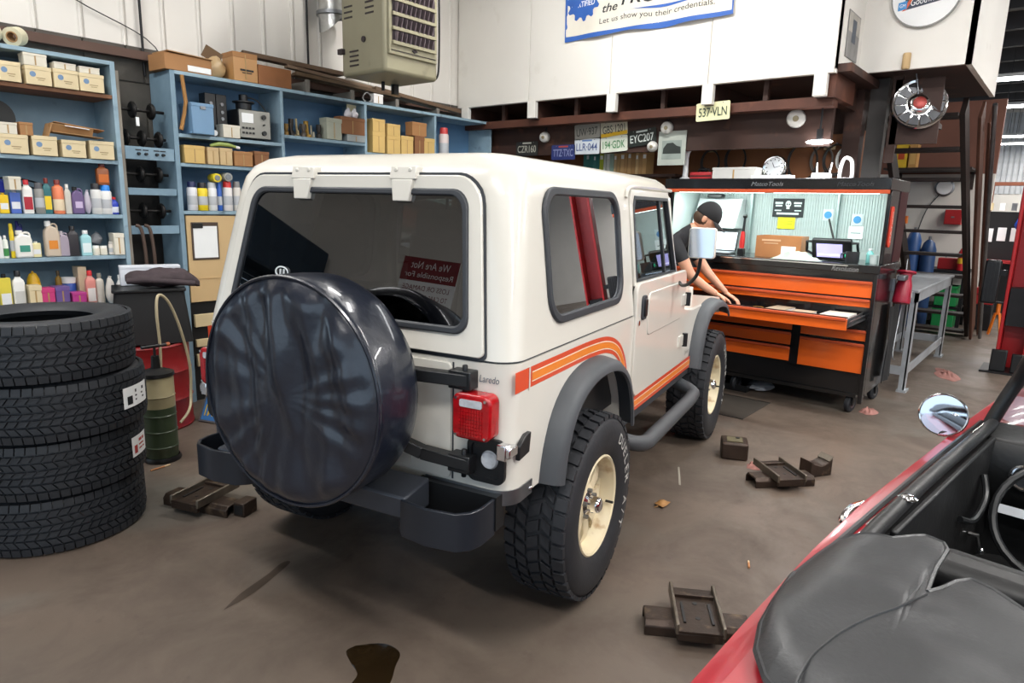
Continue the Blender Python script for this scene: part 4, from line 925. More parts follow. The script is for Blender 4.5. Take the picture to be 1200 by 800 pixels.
for x, lab in ((2.745,'left half of the black twin control panel'),(2.835,'right half of the black twin control panel')):
    t = thing('control_panel', lab, 'panel', (x,5.42,2.076))
    MB().bx(-.043,.043,-.04,.06,0,.335).build('panel_body', BLACKP, t, bevel=.004)
    for z in (.10,.15,.20,.26): MB().cyl((.0,-.04,z),(.0,-.05,z),.013,n=10).build('switch', STEEL, t)
t = thing('dial_gauge', 'small round white dial gauge beside the blue metal case', 'gauge', (2.715,5.29,2.1035))
MB().lathe([(0,-.012),(.027,-.012),(.027,.012),(0,.012)], axis=(0,1,0), n=22).build('bezel', BLACKP, t); MB().lathe([(0,-.0135),(.022,-.0135)], axis=(0,1,0), n=20).build('dial_face', PAPER, t)
o = MB().tube([(2.47,5.245,2.49),(2.485,5.24,2.30),(2.47,5.24,2.22),(2.44,5.245,2.10)],.014,6).build('leather_strap', mat('tan_strap','#a5763f',.7)); tag(o,'tan strap hanging from the top of the long shelf unit','strap')
t = thing('green_tube', 'green crumpled tube lying on the pale cartons', 'tube', (2.76,5.28,2.006)); MB().tube([(-.09,0,.0),(-.02,0,.018),(.06,.0,.017),(.12,0,.004)],[.010,.017,.016,.010],10).build('tube_body', col_mat('#9fb060'), t); MB().cyl((.12,0,.004),(.15,0,0),.012,n=10).build('cap', PAPER, t)
for (x,z,c,lab) in ((2.70,1.762,'#e6cf28','yellow can lying on top of the spray cans'),(2.79,1.772,'#9a9a94','grey can lying on top of the spray cans')):
    t = thing('lying_can', lab, 'can', (x,5.30,z)); MB().lathe([(0,-.07),(.032,-.07),(.034,-.06),(.034,.06),(.03,.07),(0,.07)], axis=(.15,1,0), n=18).build('can_body', col_mat(c), t); MB().lathe([(0,-.074),(.02,-.074),(.022,-.069)], axis=(.15,1,0), n=14).build('end_cap', STEEL, t)
# junk parts in the second bay: every piece its own thing
random.seed(21)
JC = ['#8a6a34','#3a332c','#c9b58a','#5a5148','#b08a3c','#d6cdb8','#2a2724','#7a5a3a']
JK = ['brass coloured pulley','dark bracket','pale bearing ring','grey clamp','brass fitting','white plastic elbow','black bushing','brown coil']
for i in range(14):
    x = 3.36+ (i % 7)*.052+jit(.008); y = 5.30+(i//7)*.10+jit(.01); k = i % 8; h_ = .05+random.random()*.07+(.04 if i//7 else 0)
    t = thing('machine_part', '%s in the junk bay, %s' % (JK[k], ('front row','back row')[i//7]+', '+('first','second','third','fourth','fifth','sixth','seventh')[i % 7]+' from the left divider'), 'part', (x,y,2.146), random.random()*3, 'loose machine parts in the junk bay')
    m_ = mat('junk_'+JC[k].strip('#'), JC[k], .5, .3, var=.3, scale=20)
    if i % 3 == 0: MB().lathe([(.008,0),(.024,0),(.024,h_*.3),(.014,h_*.4),(.022,h_*.7),(.022,h_),(.008,h_)], n=14, closed=True).build('ring', m_, t)
    elif i % 3 == 1: MB().box((0,0,.012),(.045,.03,.024)).cyl((0,0,.01),(.008,.005,h_),.009,n=8).build('bracket', m_, t)
    else: MB().tube(curve_pts([(-.02,0,.008),(0,.0,h_*.9),(.02,.0,h_*.6),(.018,0,.008)],4),.008,6).build('bent_pipe', m_, t)
    MB().cyl((0,0,h_*.2),(.018,-.012,h_*.25),.005,n=6).build('bolt', STEEL, t)
for (x,lab) in ((3.99,'white bag on the brown carton, nearer the junk'),(4.06,'white bag on the brown carton, beside the cream panel')):
    t = thing('plastic_bag', lab, 'bag', (x,5.29,2.352)); bag(t,.08,.085,'#e0dce0','')
t = thing('cream_panel','cream flat panel leaning on the divider above the brown carton','panel',(4.075,5.36,2.352)); MB().box((0,0,.065),(.11,.012,.14),(.12,0,.1)).build('sheet',col_mat('#d8cfae'),t); MB().box((0,-.008,.065),(.08,.004,.11),(.12,0,.1)).build('inset',col_mat('#cfc49c'),t)
# --- goods on top of the long unit
t = thing('open_carton','flat brown carton with a white label on the end of the long shelf top','carton',(2.54,5.36,2.518),.05); MB().bx(-.19,.17,-.10,.14,0,.115).build('carton_body',col_mat('card'),t,bevel=.003); MB().bx(-.02,.16,-.104,-.10,.01,.05).build('paper_label',PAPER,t); MB().box((-.0,-.0,.122),(.34,.23,.006),(0,.03,0)).build('flap',CARD,t)
t = thing('paper_sack','torn brown paper sack between the cartons on the shelf top','sack',(2.79,5.36,2.518)); bag(t,.15,.19,'#b59a72',''); MB().box((-.03,-.02,.17),(.14,.01,.09),(.3,.4,0)).build('torn_flap',mat('dark_paper','#6f5840',.8),t)
t = thing('carton','upright brown carton with dark print standing highest on the shelf top','carton',(2.985,5.34,2.518),-.03); MB().bx(-.10,.10,-.09,.09,0,.21).build('carton_body',col_mat('#b98a56'),t,bevel=.003); MB().bx(-.102,.102,-.092,.092,.175,.215).build('lid',col_mat('card'),t,bevel=.002); MB().bx(-.004,.004,-.0935,-.09,.02,.2).build('tape_seam',mat('tape_brown','#b08f5c',.4),t); MB().bx(-.045,.065,-.0935,-.09,.078,.092).bx(-.03,.05,-.0935,-.09,.062,.068).build('print_lines', INK, t)
t = thing('wooden_crate','long low wooden box on the shelf top below the planks','crate',(3.24,5.33,2.518),0)
CR_ = mat('crate_wood','#8f5a30',.6,var=.3,scale=4)
for y in (-.07,.07): MB().bx(-.15,.15,y-.008,y+.008,0,.15).build('side_board',CR_,t,bevel=.002)
for x in (-.142,.142): MB().bx(x-.008,x+.008,-.062,.062,0,.15).build('end_board',CR_,t,bevel=.002)
MB().bx(-.13,.13,-.06,.06,.002,.012).build('bottom_board',CR_,t)
# long trim boards and strips heaped along the top
PL = ['#6b5440','#7a6450','#59452f','#8f8a80']
for i,(x0,z0,x1,z1,y,w_,h_,lab) in enumerate(((3.06,2.765,4.05,2.755,5.46,.10,.03,'long brown moulding bridging from the tall carton'),(3.42,2.715,4.35,2.665,5.37,.06,.022,'brown trim strip just behind the crate'),(3.45,2.655,4.6,2.620,5.30,.07,.025,'brown trim strip lowest over the shelf front'),(4.05,2.70,5.25,2.60,5.42,.08,.03,'brown moulding running on under the heater'),(4.30,2.655,5.45,2.575,5.30,.07,.028,'brown moulding ending beside the loft wall'),(3.55,2.68,4.9,2.62,5.49,.05,.02,'white trim strip among the brown mouldings'))):
    m_ = mat('trim_'+PL[i % 4].strip('#'), PL[i % 4] if i < 5 else '#c9c5bb', .6, var=.3, scale=5)
    o = MB().bar((x0,y,z0),(x1,y,z1),w_,h_).bar((x0,y-w_*.3,z0+h_*.6),(x1,y-w_*.3,z1+h_*.6),w_*.25,h_*.4).build('trim_strip', m_, bevel=.003); tag(o, lab, 'strip', 'trim strips heaped on the shelf top')
for i,(x,z,lab) in enumerate(((3.55,2.60,'first bracket'),(4.02,2.58,'second bracket'),(4.55,2.57,'third bracket'),(5.10,2.55,'last bracket'))):
    t = thing('strip_rest', '%s under the trim strips counting from the crate'%lab, 'bracket', (x,5.40,2.518)); MB().bx(-.012,.012,-.14,.14,0,z-2.518+ (.005)).build('rest_post', mat('grey_rest','#77736c',.6), t); MB().bx(-.02,.02,-.145,-.13,0,z-2.518+.02).build('rest_lip', mat('grey_rest','#77736c',.6), t)
t = thing('carton','small white carton on the shelf top below the heater','carton',(4.31,5.27,2.518)); carton(t,.11,.085,'#e4e2e0','',.05)
t = thing('wire_loop','loop of grey wire beside the small white carton','cable',(4.20,5.27,2.518)); MB().tube([(.05*cos(a),.01*sin(2*a),.045+.04*sin(a)) for a in [2*pi*i/18 for i in range(18)]],.006,6,closed=True).build('wire_ring',mat('grey_wire','#9a9a98',.4),t); MB().bx(-.02,.02,-.01,.01,0,.01).build('wire_tie',BLACKP,t)
# ------------------------------------------------------------------ tyre stack
STK = [(-.126,-.088,.86,.0,.05,1),(-.083,-.052,.82,.3,.55,1),(-.047,-.018,.80,.7,-.5,1),(-.013,.013,.84,.1,.6,1),(.018,.047,.80,.5,.5,1),(.052,.083,.82,.0,-.55,1),(.088,.126,.86,.4,-.05,1)]
sc_ = 1.; STK = [(a*sc_,b_*sc_,c2,d,e,f) for a,b_,c2,d,e,f in STK]
NEWR = mat('new_tyre_rubber','#26292e',.55,var=.2,scale=10)
me1 = tyre_body(.385,.262,.222).mesh('tyre'); me2 = tread_blocks(.385,STK,58).mesh('tread')
LB = ['bottom tyre of the stack of four','third tyre down in the stack, white label on its tread','second tyre down in the stack, white label on its tread','top tyre of the stack, its open centre showing']
for i,(x,y) in enumerate(((.99,3.715),(1.0,3.69),(1.012,3.655),(.975,3.65))):
    t = thing('stacked_tyre', LB[i], 'tyre', (x,y,.1345+i*.2685), .3*i, 'stacked new tyres')
    a = obj('tyre_carcass', me1, NEWR, t); b_ = obj('tread', me2, NEWR, t); a.rotation_euler = b_.rotation_euler = (0,pi/2,0); b_['kind'] = 'stuff'
    if i in (1,2):
        ang = radians(-49 if i == 2 else -43)-.3*i; R_ = .3885; w_ = .20 if i == 2 else .15
        lab = MB(); n = 6; vs = []
        for k in range(n+1):
            aa = ang+(k/n-.5)*w_/R_
            for z in (-.045,.055): vs.append((R_*cos(aa),R_*sin(aa),z))
        lab.add(vs,[(2*k,2*k+2,2*k+3,2*k+1) for k in range(n)]).build('paper_sticker', PAPER, t)
        pr_ = MB()
        for q,(z0,z1,e0,e1) in enumerate(((-.03,.01,-.38,-.2),(.02,.035,-.1,.3),(0.,.008,-.1,.25),(-.02,-.012,-.1,.3))):
            vs = []
            for aa in (ang+e0*w_/R_, ang+e1*w_/R_):
                for z in (z0,z1): vs.append(((R_+.001)*cos(aa),(R_+.001)*sin(aa),z))
            pr_.add(vs,[(0,2,3,1)])
        pr_.build('sticker_print', INK if i == 2 else mat('red_print','#b03a34',.6), t)
# ------------------------------------------------------------------ drum, bin, jacket, pump
REDD = mat('red_drum_paint','#8e1a1e',.42,var=.2,scale=4,dirt=('#5a1214',8,.62))
t = thing('oil_drum','red steel drum under the black bin','drum',(1.94,4.95,0))
MB().lathe([(0,.02),(.27,.02),(.285,.0),(.29,.012),(.283,.03),(.283,.20),(.292,.212),(.283,.225),(.283,.40),(.292,.412),(.283,.425),(.283,.585),(.292,.60),(.285,.612),(.27,.60),(0,.60)], n=40).build('drum_shell', REDD, t)
MB().cyl((-.15,-.1,.60),(-.15,-.1,.615),.03,n=12).build('bung', STEEL, t)
mb = text_mb('M',.05,.06,0); mb = MB().add([(-.2*0+ .2845*sin((u_)/.2845-.85), -.2845*cos(u_/.2845-.85), .50+v_) for u_,v_,_ in mb.v], mb.f); me = bpy.data.meshes.new('drum_lettering'); me.from_pydata(mb.v,[],mb.f); obj('drum_lettering',me,PAPER,t)
t = thing('waste_bin','black tapered open bin standing on the red drum','bin',(1.99,4.93,.616),-.35)
r0, r1 = [(a,b_,0) for a,b_ in rrect(-.25,.25,-.19,.19,.03)], [(a,b_,.36) for a,b_ in rrect(-.21,.21,-.17,.17,.03)]
MB().loft([r0,r1]).build('bin_shell', mat('matt_black_bin','#141416',.7,var=.2), t, ang=50)
MB().prism(rrect(-.225,.225,-.185,.185,.03),'z',.355,.375).build('bin_rim',BLACKP,t,bevel=.004)
t = thing('carton','long white carton lying behind the folded jacket','carton',(2.05,5.03,.995),-.30); MB().bx(-.19,.19,-.05,.06,0,.13).build('carton_body',col_mat('#e2e6ee'),t,bevel=.003); MB().bx(-.191,.191,-.052,.062,.115,.134).build('lid',col_mat('#e2e6ee'),t,bevel=.003); MB().bx(-.015,.015,-.0525,-.05,.07,.085).build('print_mark',PRINTB,t)
t = thing('folded_jacket','dark plum jacket folded over the black bin','jacket',(2.03,4.86,.999),-.35)
PLUM = mat('plum_cloth','#463a3e',.8,var=.3,scale=14,bump=.4,bscale=30)
def jk(u_, v_):
    a = u_*2*pi; L_ = -.20+v_*.46; k = 1+.28*mnoise.noise(Vector((cos(a)*1.3,sin(a)*1.3,v_*5)))+.12*mnoise.noise(Vector((cos(a)*4,sin(a)*4,v_*11))); e = sin(pi*min(max(v_*.98+.01,0),1))**.35
    return (L_, .085*cos(a)*k*e, .058+.062*sin(a)*k*e - (.05*max(0,v_-.8)/.2))
MB().grid(jk,26,26).build('jacket_body',PLUM,t,ang=70)
MB().tube(curve_pts([(-.19,-.06,.045),(-.05,-.10,.05),(.1,-.10,.035),(.22,-.09,.02)],5),[.02]*5*3+[.02],8).build('sleeve',PLUM,t,ang=70)
t = thing('fluid_pump','upright fluid extractor pump with green tank and hose','pump',(1.70,4.20,0))
PG = mat('green_fluid_tank','#3b4a34',.35,var=.2,scale=5); PB_ = mat('beige_tank','#a59a78',.35,var=.15,scale=5)
MB().lathe([(0,0),(.105,0),(.108,.012),(.10,.03),(.096,.03)], n=28).build('base',BLACKP,t)
MB().lathe([(.092,.03),(.094,.09),(.098,.095),(.094,.10),(.094,.19),(.098,.195),(.094,.20),(.094,.29),(.098,.295),(.094,.30),(.094,.345)], n=28).build('lower_tank',PG,t)
MB().lathe([(.094,.345),(.094,.41),(.098,.415),(.094,.42),(.093,.53),(.088,.545),(0,.545)], n=28).build('upper_tank',PB_,t)
MB().lathe([(.0,.585),(.03,.585),(.06,.575),(.098,.56),(.100,.54),(.09,.535)], n=28).build('lid',BLACKP,t)
MB().cyl((0,0,.57),(0,0,.66),.028,.022,12).cyl((0,0,.66),(0,0,.72),.008,n=8).cyl((-.075,0,.72),(.075,0,.72),.011,n=10).build('pump_handle',BLACKP,t)
MB().cyl((.07,0,.72),(.09,0,.72),.013,n=10).build('handle_end',mat('orange_tip','#a5562c',.5),t)
MB().tube(curve_pts([(.03,.0,.58),(.035,.0,.72),(.03,.0,.92),(.06,.03,1.02),(.13,.06,.97),(.20,.09,.80),(.255,.11,.55),(.25,.11,.35),(.21,.06,.26),(.13,.02,.20)],8),.009,8).build('hose',mat('cream_hose','#b8ab8c',.45),t)
t = thing('number_plate','blue number plate in a grey frame leaning near the red drum','licence plate',(2.195,4.755,.005))
u1 = Vector((.35,-.93,0)).normalized(); tl_ = Vector((.42,.16,.89)).normalized(); nn = u1.cross(tl_); tl_ = nn.cross(u1).normalized()
Mp = Matrix((u1,tl_,nn)).transposed()
def pbx(x0,x1,y0,y1,z0,z1): return xf(MB().bx(x0,x1,y0,y1,z0,z1),Mp,(0,0,0))
pbx(0,.31,.0,.19,-.006,0).build('plate',mat('plate_blue','#3f7ec2',.4,var=.12),t,bevel=.003)
for a in ((0,.31,0,.012,-.008,.006),(0,.31,.178,.19,-.008,.006),(0,.012,.012,.178,-.008,.006),(.298,.31,.012,.178,-.008,.006)): pbx(*a).build('frame_bar',mat('grey_plate_frame','#6f7478',.4,.3),t)
me_ = xf(text_mb('1M 4720',.25,.085,.0012,bold=.02),Mp,Mp@Vector((.155,.085,0))); m2_ = bpy.data.meshes.new('plate_lettering'); m2_.from_pydata(me_.v,[],me_.f); obj('plate_lettering',m2_,mat('plate_yellow','#e6c23c',.5),t)
pbx(.05,.10,.142,.165,0,.0015).build('year_sticker',PAPER,t)
# ================================================================== TOOL CABINET
ORG = mat('orange_drawer_paint','#e8641a',.32,var=.05,scale=3,coat=.4); ORGD = mat('orange_trim','#c9532a',.4,var=.1)
BLKG = mat('gloss_black_cabinet','#121214',.22,var=.1,coat=.4); MAROON = mat('maroon_side','#3a1218',.35,var=.15)
PEGW = mat('hutch_back_panel','#b9c4c2',.45,var=.06)
TXF, TYR, TYL = 5.90, 1.15, 3.02
tc_ = thing('tool_cabinet','large black roller tool cabinet with orange drawers and lit open hutch','tool cabinet',(TXF,TYR,0))
W_ = TYL-TYR
MB().bx(0.02,.72,0,W_,.16,1.19).build('carcass',BLKG,tc_,bevel=.004)
MB().bx(-.03,.74,-.012,W_+.01,1.155,1.222).build('worktop_edge',BLKG,tc_,bevel=.006)
MB().bx(-.036,-.03,.22,W_-.15,1.205,1.212).build('bright_strip',CHROME,tc_)
def drawer(y0,y1,z0,z1,out=0.,tray=False):
    d = MB().bx(-.004-out,.018-out,y0,y1,z0,z1).build('drawer',ORG,tc_,bevel=.003)
    MB().bx(-.022-out,-.003-out,y0+.005,y1-.005,z1-.012,z1+.010).build('pull_rail',ORGD,d,bevel=.003)
    MB().bx(.0-out,.02-out,y0,y1,z1+.008,z1+.016).build('drawer_gap',BLACKP,d)
    return d
drawer(.03,W_-.03,.962,1.082)
drawer(.03,W_-.03,.885,.940)
od = drawer(.08,W_-.03,.752,.838,.46)
for y in (.08,W_-.04): MB().bx(-.45,.02,y,y+.010,.770,.838).build('tray_side',STEEL,od)
MB().bx(-.45,.02,.09,W_-.04,.765,.775).build('tray_floor',DARKMET,od)
MB().bx(-.42,.02,.055,.075,.785,.800).bx(-.42,.02,.060,.072,.812,.822).build('slide_rail',STEEL,od)
ym = .57
for (y0,y1,z0,z1) in ((.03,ym-.035,.612,.690),(.03,ym-.035,.345,.580),(ym+.035,W_-.03,.630,.690),(ym+.035,W_-.03,.500,.600),(ym+.035,W_-.03,.360,.475)): drawer(y0,y1,z0,z1)
MB().bx(-.006,.02,ym-.035,ym+.035,.34,.70).build('centre_post',BLKG,tc_)
MB().cyl((-.03,W_-.42,1.185),(-.05,W_-.42,1.185),.014,n=14).build('lock_knob',CHROME,tc_)
text('script_badge','Revolution',mat('badge_silver','#c9ccd0',.25,.9),tc_,(-.0315,.24,1.183),'nx',.20,.040,.35)
# hutch
MB().bx(.10,.72,0,.03,1.222,1.885).build('hutch_side',BLKG,tc_,bevel=.004); MB().bx(.10,.72,W_-.03,W_,1.222,1.885).build('hutch_side',BLKG,tc_,bevel=.004)
MB().bx(.42,.71,-.006,.0,1.23,1.87).build('maroon_panel',MAROON,tc_)
MB().bx(-.02,.74,-.01,W_+.01,1.80,1.892).build('hutch_top',BLKG,tc_,bevel=.006)
MB().bx(-.022,.0,-.005,W_+.005,1.772,1.802).build('orange_rail',ORGD,tc_,bevel=.004)
MB().bx(.66,.70,.03,W_-.03,1.222,1.80).build('hutch_back',PEGW,tc_)
for y in (.03,W_-.036): MB().bx(.10,.66,y,y+.006,1.225,1.80).build('hutch_lining',PEGW,tc_)
for k in range(80):
    y = .05+k*(W_-.1)/80; MB().bx(.652,.661,y,y+.010,1.30,1.78).build('back_rib',PEGW,tc_)
for y in (.50,1.27): MB().bx(.60,.652,y,y+.02,1.25,1.79).build('hutch_stile',mat('hutch_stile','#9fb0ae',.4,.3),tc_)
text('header_badge','MatcoTools',mat('badge_silver','#c9ccd0',.25,.9),tc_,(-.0215,.93,1.845),'nx',.27,.034,.3)
text('faint_badge','MatcoTools',mat('dark_badge','#33363a',.4),tc_,(-.0215,.24,1.845),'nx',.27,.034,.3)
bd = MB().prism(rrect(.135,.215,1.36,1.68,.03),'y',-.012,0).build('side_badge',mat('badge_red_orange','#e2432a',.4),tc_,bevel=.003)
FR = Matrix(((0,1,0),(0,0,-1),(1,0,0)))   # reads upward on the side facing -y
text('badge_lettering','MATCO',mat('badge_cream','#f2d9c8',.5),tc_,(.175,-.0125,1.52),Matrix(((0,-1,0),(0,0,-1),(1,0,0))),.24,.045)
TUBEC = mat('hutch_tube','#e8fff8',.4,emit=9.)
for y0,y1 in ((.08,W_/2-.04),(W_/2+.04,W_-.1)):
    MB().cyl((.06,y0,1.785),(.06,y1,1.785),.013,n=8).build('light_tube',TUBEC,tc_)
    l = bpy.data.lights.new('hutch_lamp','AREA'); l.shape='RECTANGLE'; l.size=.10; l.size_y=y1-y0; l.energy=6; l.color=(.86,1.,.96)
    lo = bpy.data.objects.new('hutch_lamp',l); COL.objects.link(lo); lo.parent=tc_; lo.location=(.12,(y0+y1)/2,1.765); lo.rotation_euler=(0,radians(-32),0)
MB().bx(-.02,.04,.0,.03,.10,1.16).build('corner_post',BLKG,tc_,bevel=.004)
MB().bx(.0,.72,.05,W_-.05,.14,.17).build('plinth',BLKG,tc_)
for (x,y) in ((.06,.10),(.64,.05),(.06,W_-.12),(.64,W_-.12),(.06,ym+.5),(.64,ym+.5)):
    c_ = MB().lathe([(.0,-.022),(.058,-.022),(.068,-.014),(.068,.014),(.058,.022),(0,.022)],(x,y,.07),(.25,1,0),20).build('caster',RUBBER,tc_)
    MB().lathe([(0,-.024),(.035,-.024),(.035,.024),(0,.024)],(x,y,.07),(.25,1,0),14).build('caster_hub',STEEL,c_)
    MB().bx(x-.035,x+.035,y-.030,y-.025,.06,.15).bx(x-.035,x+.035,y+.025,y+.03,.06,.15).bx(x-.04,x+.04,y-.03,y+.03,.14,.155).build('caster_fork',DARKMET,c_)
# inside the hutch and on the worktop
def T(name,label,cat,x,y,z,rz=0,group=None): return thing(name,label,cat,(x,y,z),rz,group)
BZ = 1.2235
t = T('skull_sign','black sign with white skull and lettering on the hutch back','sign',TXF+.645,2.10,1.655)
MB().bx(-.004,.004,-.14,.14,-.085,.085).build('plate',INK,t,bevel=.002)
PW = mat('sign_white','#d9e4e2',.5)
sk = MB().sphere((-.006,0,.035),1,14,10,(.004,.026,.030)).box((-.006,0,.0),(.004,.028,.022)); sk.build('skull',PW,t)
for dy in (-.01,.01): MB().sphere((-.0105,dy,.032),1,8,6,(.002,.0065,.007)).build('skull_eye',INK,t)
[MB().bx(-.006,-.004,y0,y1,z0,z1).build('print_bar',PW,t) for y0,y1,z0,z1 in ((.05,.12,.035,.052),(.055,.115,.012,.026),(-.12,-.05,.035,.052),(-.115,-.055,.012,.026),(-.10,.10,-.062,-.045),(.06,.12,-.03,-.02),(-.12,-.06,-.03,-.02))]
t = T('yellow_note','bright yellow note taped below the skull sign','note',TXF+.645,2.105,1.515); MB().bx(-.002,.002,-.078,.078,-.052,.052).build('note_paper',mat('note_yellow','#f2ea1e',.6,var=.03),t); MB().bx(-.0035,-.002,-.06,.06,.015,.02).bx(-.0035,-.002,-.06,.04,-.01,-.005).build('note_lines',mat('note_ink','#9a9420',.6),t)
for y,z,lab in ((1.745,1.60,'round blue sticker left of the paper slip'),(1.50,1.565,'round blue sticker above the pale paper slip')):
    t = T('round_sticker',lab,'sticker',TXF+.645,y,z); MB().bx(-.001,.001,-.045,.045,-.05,.05).build('backing',mat('pale_backing','#cfdadc',.5),t); MB().lathe([(0,0),(.032,0)],(-.002,0,0),(-1,0,0),20).build('disc',mat('sticker_blue','#3f8fc8',.5),t)
t = T('paper_slip','pale paper slip pinned at the right end of the hutch back','paper',TXF+.645,1.50,1.455); MB().bx(-.002,.001,-.06,.06,-.055,.055).build('slip',PAPER,t); MB().bx(-.0035,-.002,-.04,.04,-.01,0).build('print_lines',mat('grey_print','#8a9a9a',.6),t)
t = T('open_carton','open brown cardboard box on the hutch worktop','carton',TXF+.27,2.00,BZ,.06)
for a in ((-.13,-.127,-.19,.19,0,.185),(.127,.13,-.19,.19,0,.185),(-.127,.127,-.19,-.187,0,.185),(-.127,.127,.187,.19,0,.185)): MB().bx(*a).build('carton_wall',col_mat('#b57a4c'),t)
MB().bx(-.127,.127,-.187,.187,0,.004).build('carton_base',CARD,t); 
MB().bx(-.132,-.13,-.02,.14,.14,.155).bx(-.132,-.13,.0,.12,.118,.126).build('print_lines',mat('pale_print','#d9b48f',.7),t); MB().bx(-.132,-.13,-.15,-.03,.03,.10).build('shipping_label',PAPER,t)
t = T('packing_sheet','crumpled clear plastic wrap spilling beside the brown box','plastic wrap',TXF+.05,1.80,BZ)
def wrap(u_,v_):
    return (.07*(u_-.5)*2, .20*(v_-.5)*2, max(.001,.055*sin(pi*u_)*sin(pi*v_)*(1+.9*mnoise.noise(Vector((u_*7,v_*9,2))))))
MB().grid(wrap,18,24).build('wrap',mat('clear_wrap','#cfe0d2',.25,var=.1,alpha=.8),t,ang=20)
t = T('scan_tool','black handled scan tablet with lit screen propped on the worktop','tablet',TXF+.24,1.565,BZ+.004,.05)
Mt = Matrix.Rotation(radians(-28),3,'Y'); 
def tb_(x0,x1,y0,y1,z0,z1): return xf(MB().bx(x0,x1,y0,y1,z0,z1),Mt)
tb_(-.02,.025,-.155,.155,.0,.20).build('tablet_body',BLACKP,t,bevel=.012)
tb_(-.024,-.019,-.085,.115,.04,.165).build('screen',mat('lit_screen','#a9a4e0',.3,emit=1.3),t)
tb_(-.026,-.023,-.06,.10,.06,.07).build('screen_bar',mat('lit_bar','#f0ecff',.3,emit=1.4),t); tb_(-.026,-.019,-.125,-.105,.05,.09).build('green_button',mat('green_lamp','#30d89a',.3,emit=1.),t)
for s in (-1,1): xf(MB().tube([(0,s*.15,.17),(0,s*.195,.17),(0,s*.20,.08),(0,s*.15,.05)],.012,8),Mt).build('grip',BLACKP,t)
MB().cyl((-.02,.0,.17),(.0,.06,.34),.008,n=8).build('antenna',BLACKP,t)
t = T('mug','dark cup beside the scan tablet','cup',TXF+.09,1.375,BZ); MB().lathe([(0,0),(.048,0),(.052,.01),(.052,.09),(.046,.09),(.046,.02),(0,.02)],n=22).build('cup_body',mat('charcoal_cup','#2a2b2e',.5),t); MB().tube([(0,.05,.075),(0,.085,.07),(0,.085,.03),(0,.05,.02)],.007,6).build('handle',mat('charcoal_cup','#2a2b2e',.5),t)
t = T('pump_bottle','small teal pump bottle at the end of the worktop','bottle',TXF+.20,1.27,BZ); bottle(t,.055,.12,'#7fc4c0','#e8eeee')
t = T('clear_cup','pale plastic cup beside the teal bottle','cup',TXF+.14,1.225,BZ); MB().lathe([(0,0),(.028,0),(.034,.07),(.031,.07),(.026,.01),(0,.01)],n=18).build('cup_body',col_mat('#c9d6d4'),t); MB().lathe([(.033,.065),(.037,.067),(.037,.072),(.03,.072)],n=18,closed=True).build('rim',col_mat('#c9d6d4'),t)
t = T('ratchet','red and black cordless ratchet standing upright on the worktop','ratchet',TXF+.20,2.335,BZ); MB().bx(-.025,.025,-.03,.03,0,.06).build('battery',BLACKP,t,bevel=.006); MB().tube([(0,0,.05),(0,0,.12),(0,-.003,.21)],[.022,.024,.016],10).build('red_grip',mat('ratchet_red','#c02a28',.4),t); MB().tube([(0,-.003,.20),(0,-.008,.33)],[.013,.010],8).sphere((0,-.008,.345),.02,10,8).build('ratchet_head',BLACKP,t)
t = T('laptop','laptop with pale lit screen behind the mechanic','laptop',TXF+.24,2.55,BZ,.12); MB().bx(-.16,.06,-.13,.13,0,.02).build('keyboard_deck',STEEL,t,bevel=.004); xf(MB().bx(-.006,.006,-.13,.13,0,.20),Matrix.Rotation(radians(20),3,'Y'),(.06,0,.015)).build('lid',BLACKP,t,bevel=.004); xf(MB().bx(-.008,-.006,-.115,.115,.015,.185),Matrix.Rotation(radians(20),3,'Y'),(.06,0,.015)).build('screen',mat('laptop_screen','#cfe0ea',.3,emit=1.2),t)
t = T('white_shelf_box','white sloping locker box inside the hutch behind the mechanic','box',TXF+.56,2.72,1.45); MB().prism([(-.16,0),(.08,0),(.08,.28),(.0,.28)],'y',-.22,.22).build('box_body',mat('locker_white','#d9dfe0',.45),t,bevel=.006); MB().bx(-.10,-.02,-.05,.10,.282,.32).build('black_camera',BLACKP,t,bevel=.01); MB().bx(.08,.089,-.2,.2,.02,.26).build('mount_plate',STEEL,t)
# on top of the cabinet
TZ = 1.893
t = T('carton','low grey white box on top of the tool cabinet','box',TXF+.28,2.46,TZ); carton(t,.22,.105,'#c9c8c4','',.22); t.children[0].scale = (1,1,1)
t.rotation_euler = (0,0,-pi/2); t.scale = (1.8,1,1)
t = T('desk_clock','round chrome framed clock on the tool cabinet','clock',TXF+.35,2.155,TZ); MB().lathe([(0,-.02),(.085,-.02),(.098,-.028),(.105,-.018),(.105,.03),(0,.03)],(0,0,.107),(1,0,0),30).build('clock_case',CHROME,t); MB().lathe([(0,0),(.083,0)],(-.0215,0,.107),(-1,0,0),28).build('clock_face',col_mat('#cfd2d4'),t)
for a in range(12): MB().box((-.023,.07*sin(a*pi/6),.107+.07*cos(a*pi/6)),(.002,.006,.014),(-a*pi/6,0,0)).build('hour_mark',INK,t)
MB().bar((-.024,0,.107),(-.024,.02,.15),.005,.002,(1,0,0)).bar((-.024,0,.107),(-.024,-.05,.12),.004,.002,(1,0,0)).build('hands',INK,t); MB().bx(-.03,.03,-.05,.05,0,.012).build('clock_foot',CHROME,t)
t = T('red_tool_case','red hand tool case at the jeep end of the cabinet top','case',TXF+.30,2.80,TZ); MB().bx(-.07,.07,-.11,.11,0,.07).build('case_body',mat('case_red','#b02c30',.45),t,bevel=.008); MB().tube([(0,-.06,.07),(0,-.05,.10),(0,.05,.10),(0,.06,.07)],.008,6).build('handle',BLACKP,t); MB().bx(-.074,-.07,-.10,.10,.03,.04).build('case_seam',BLACKP,t)
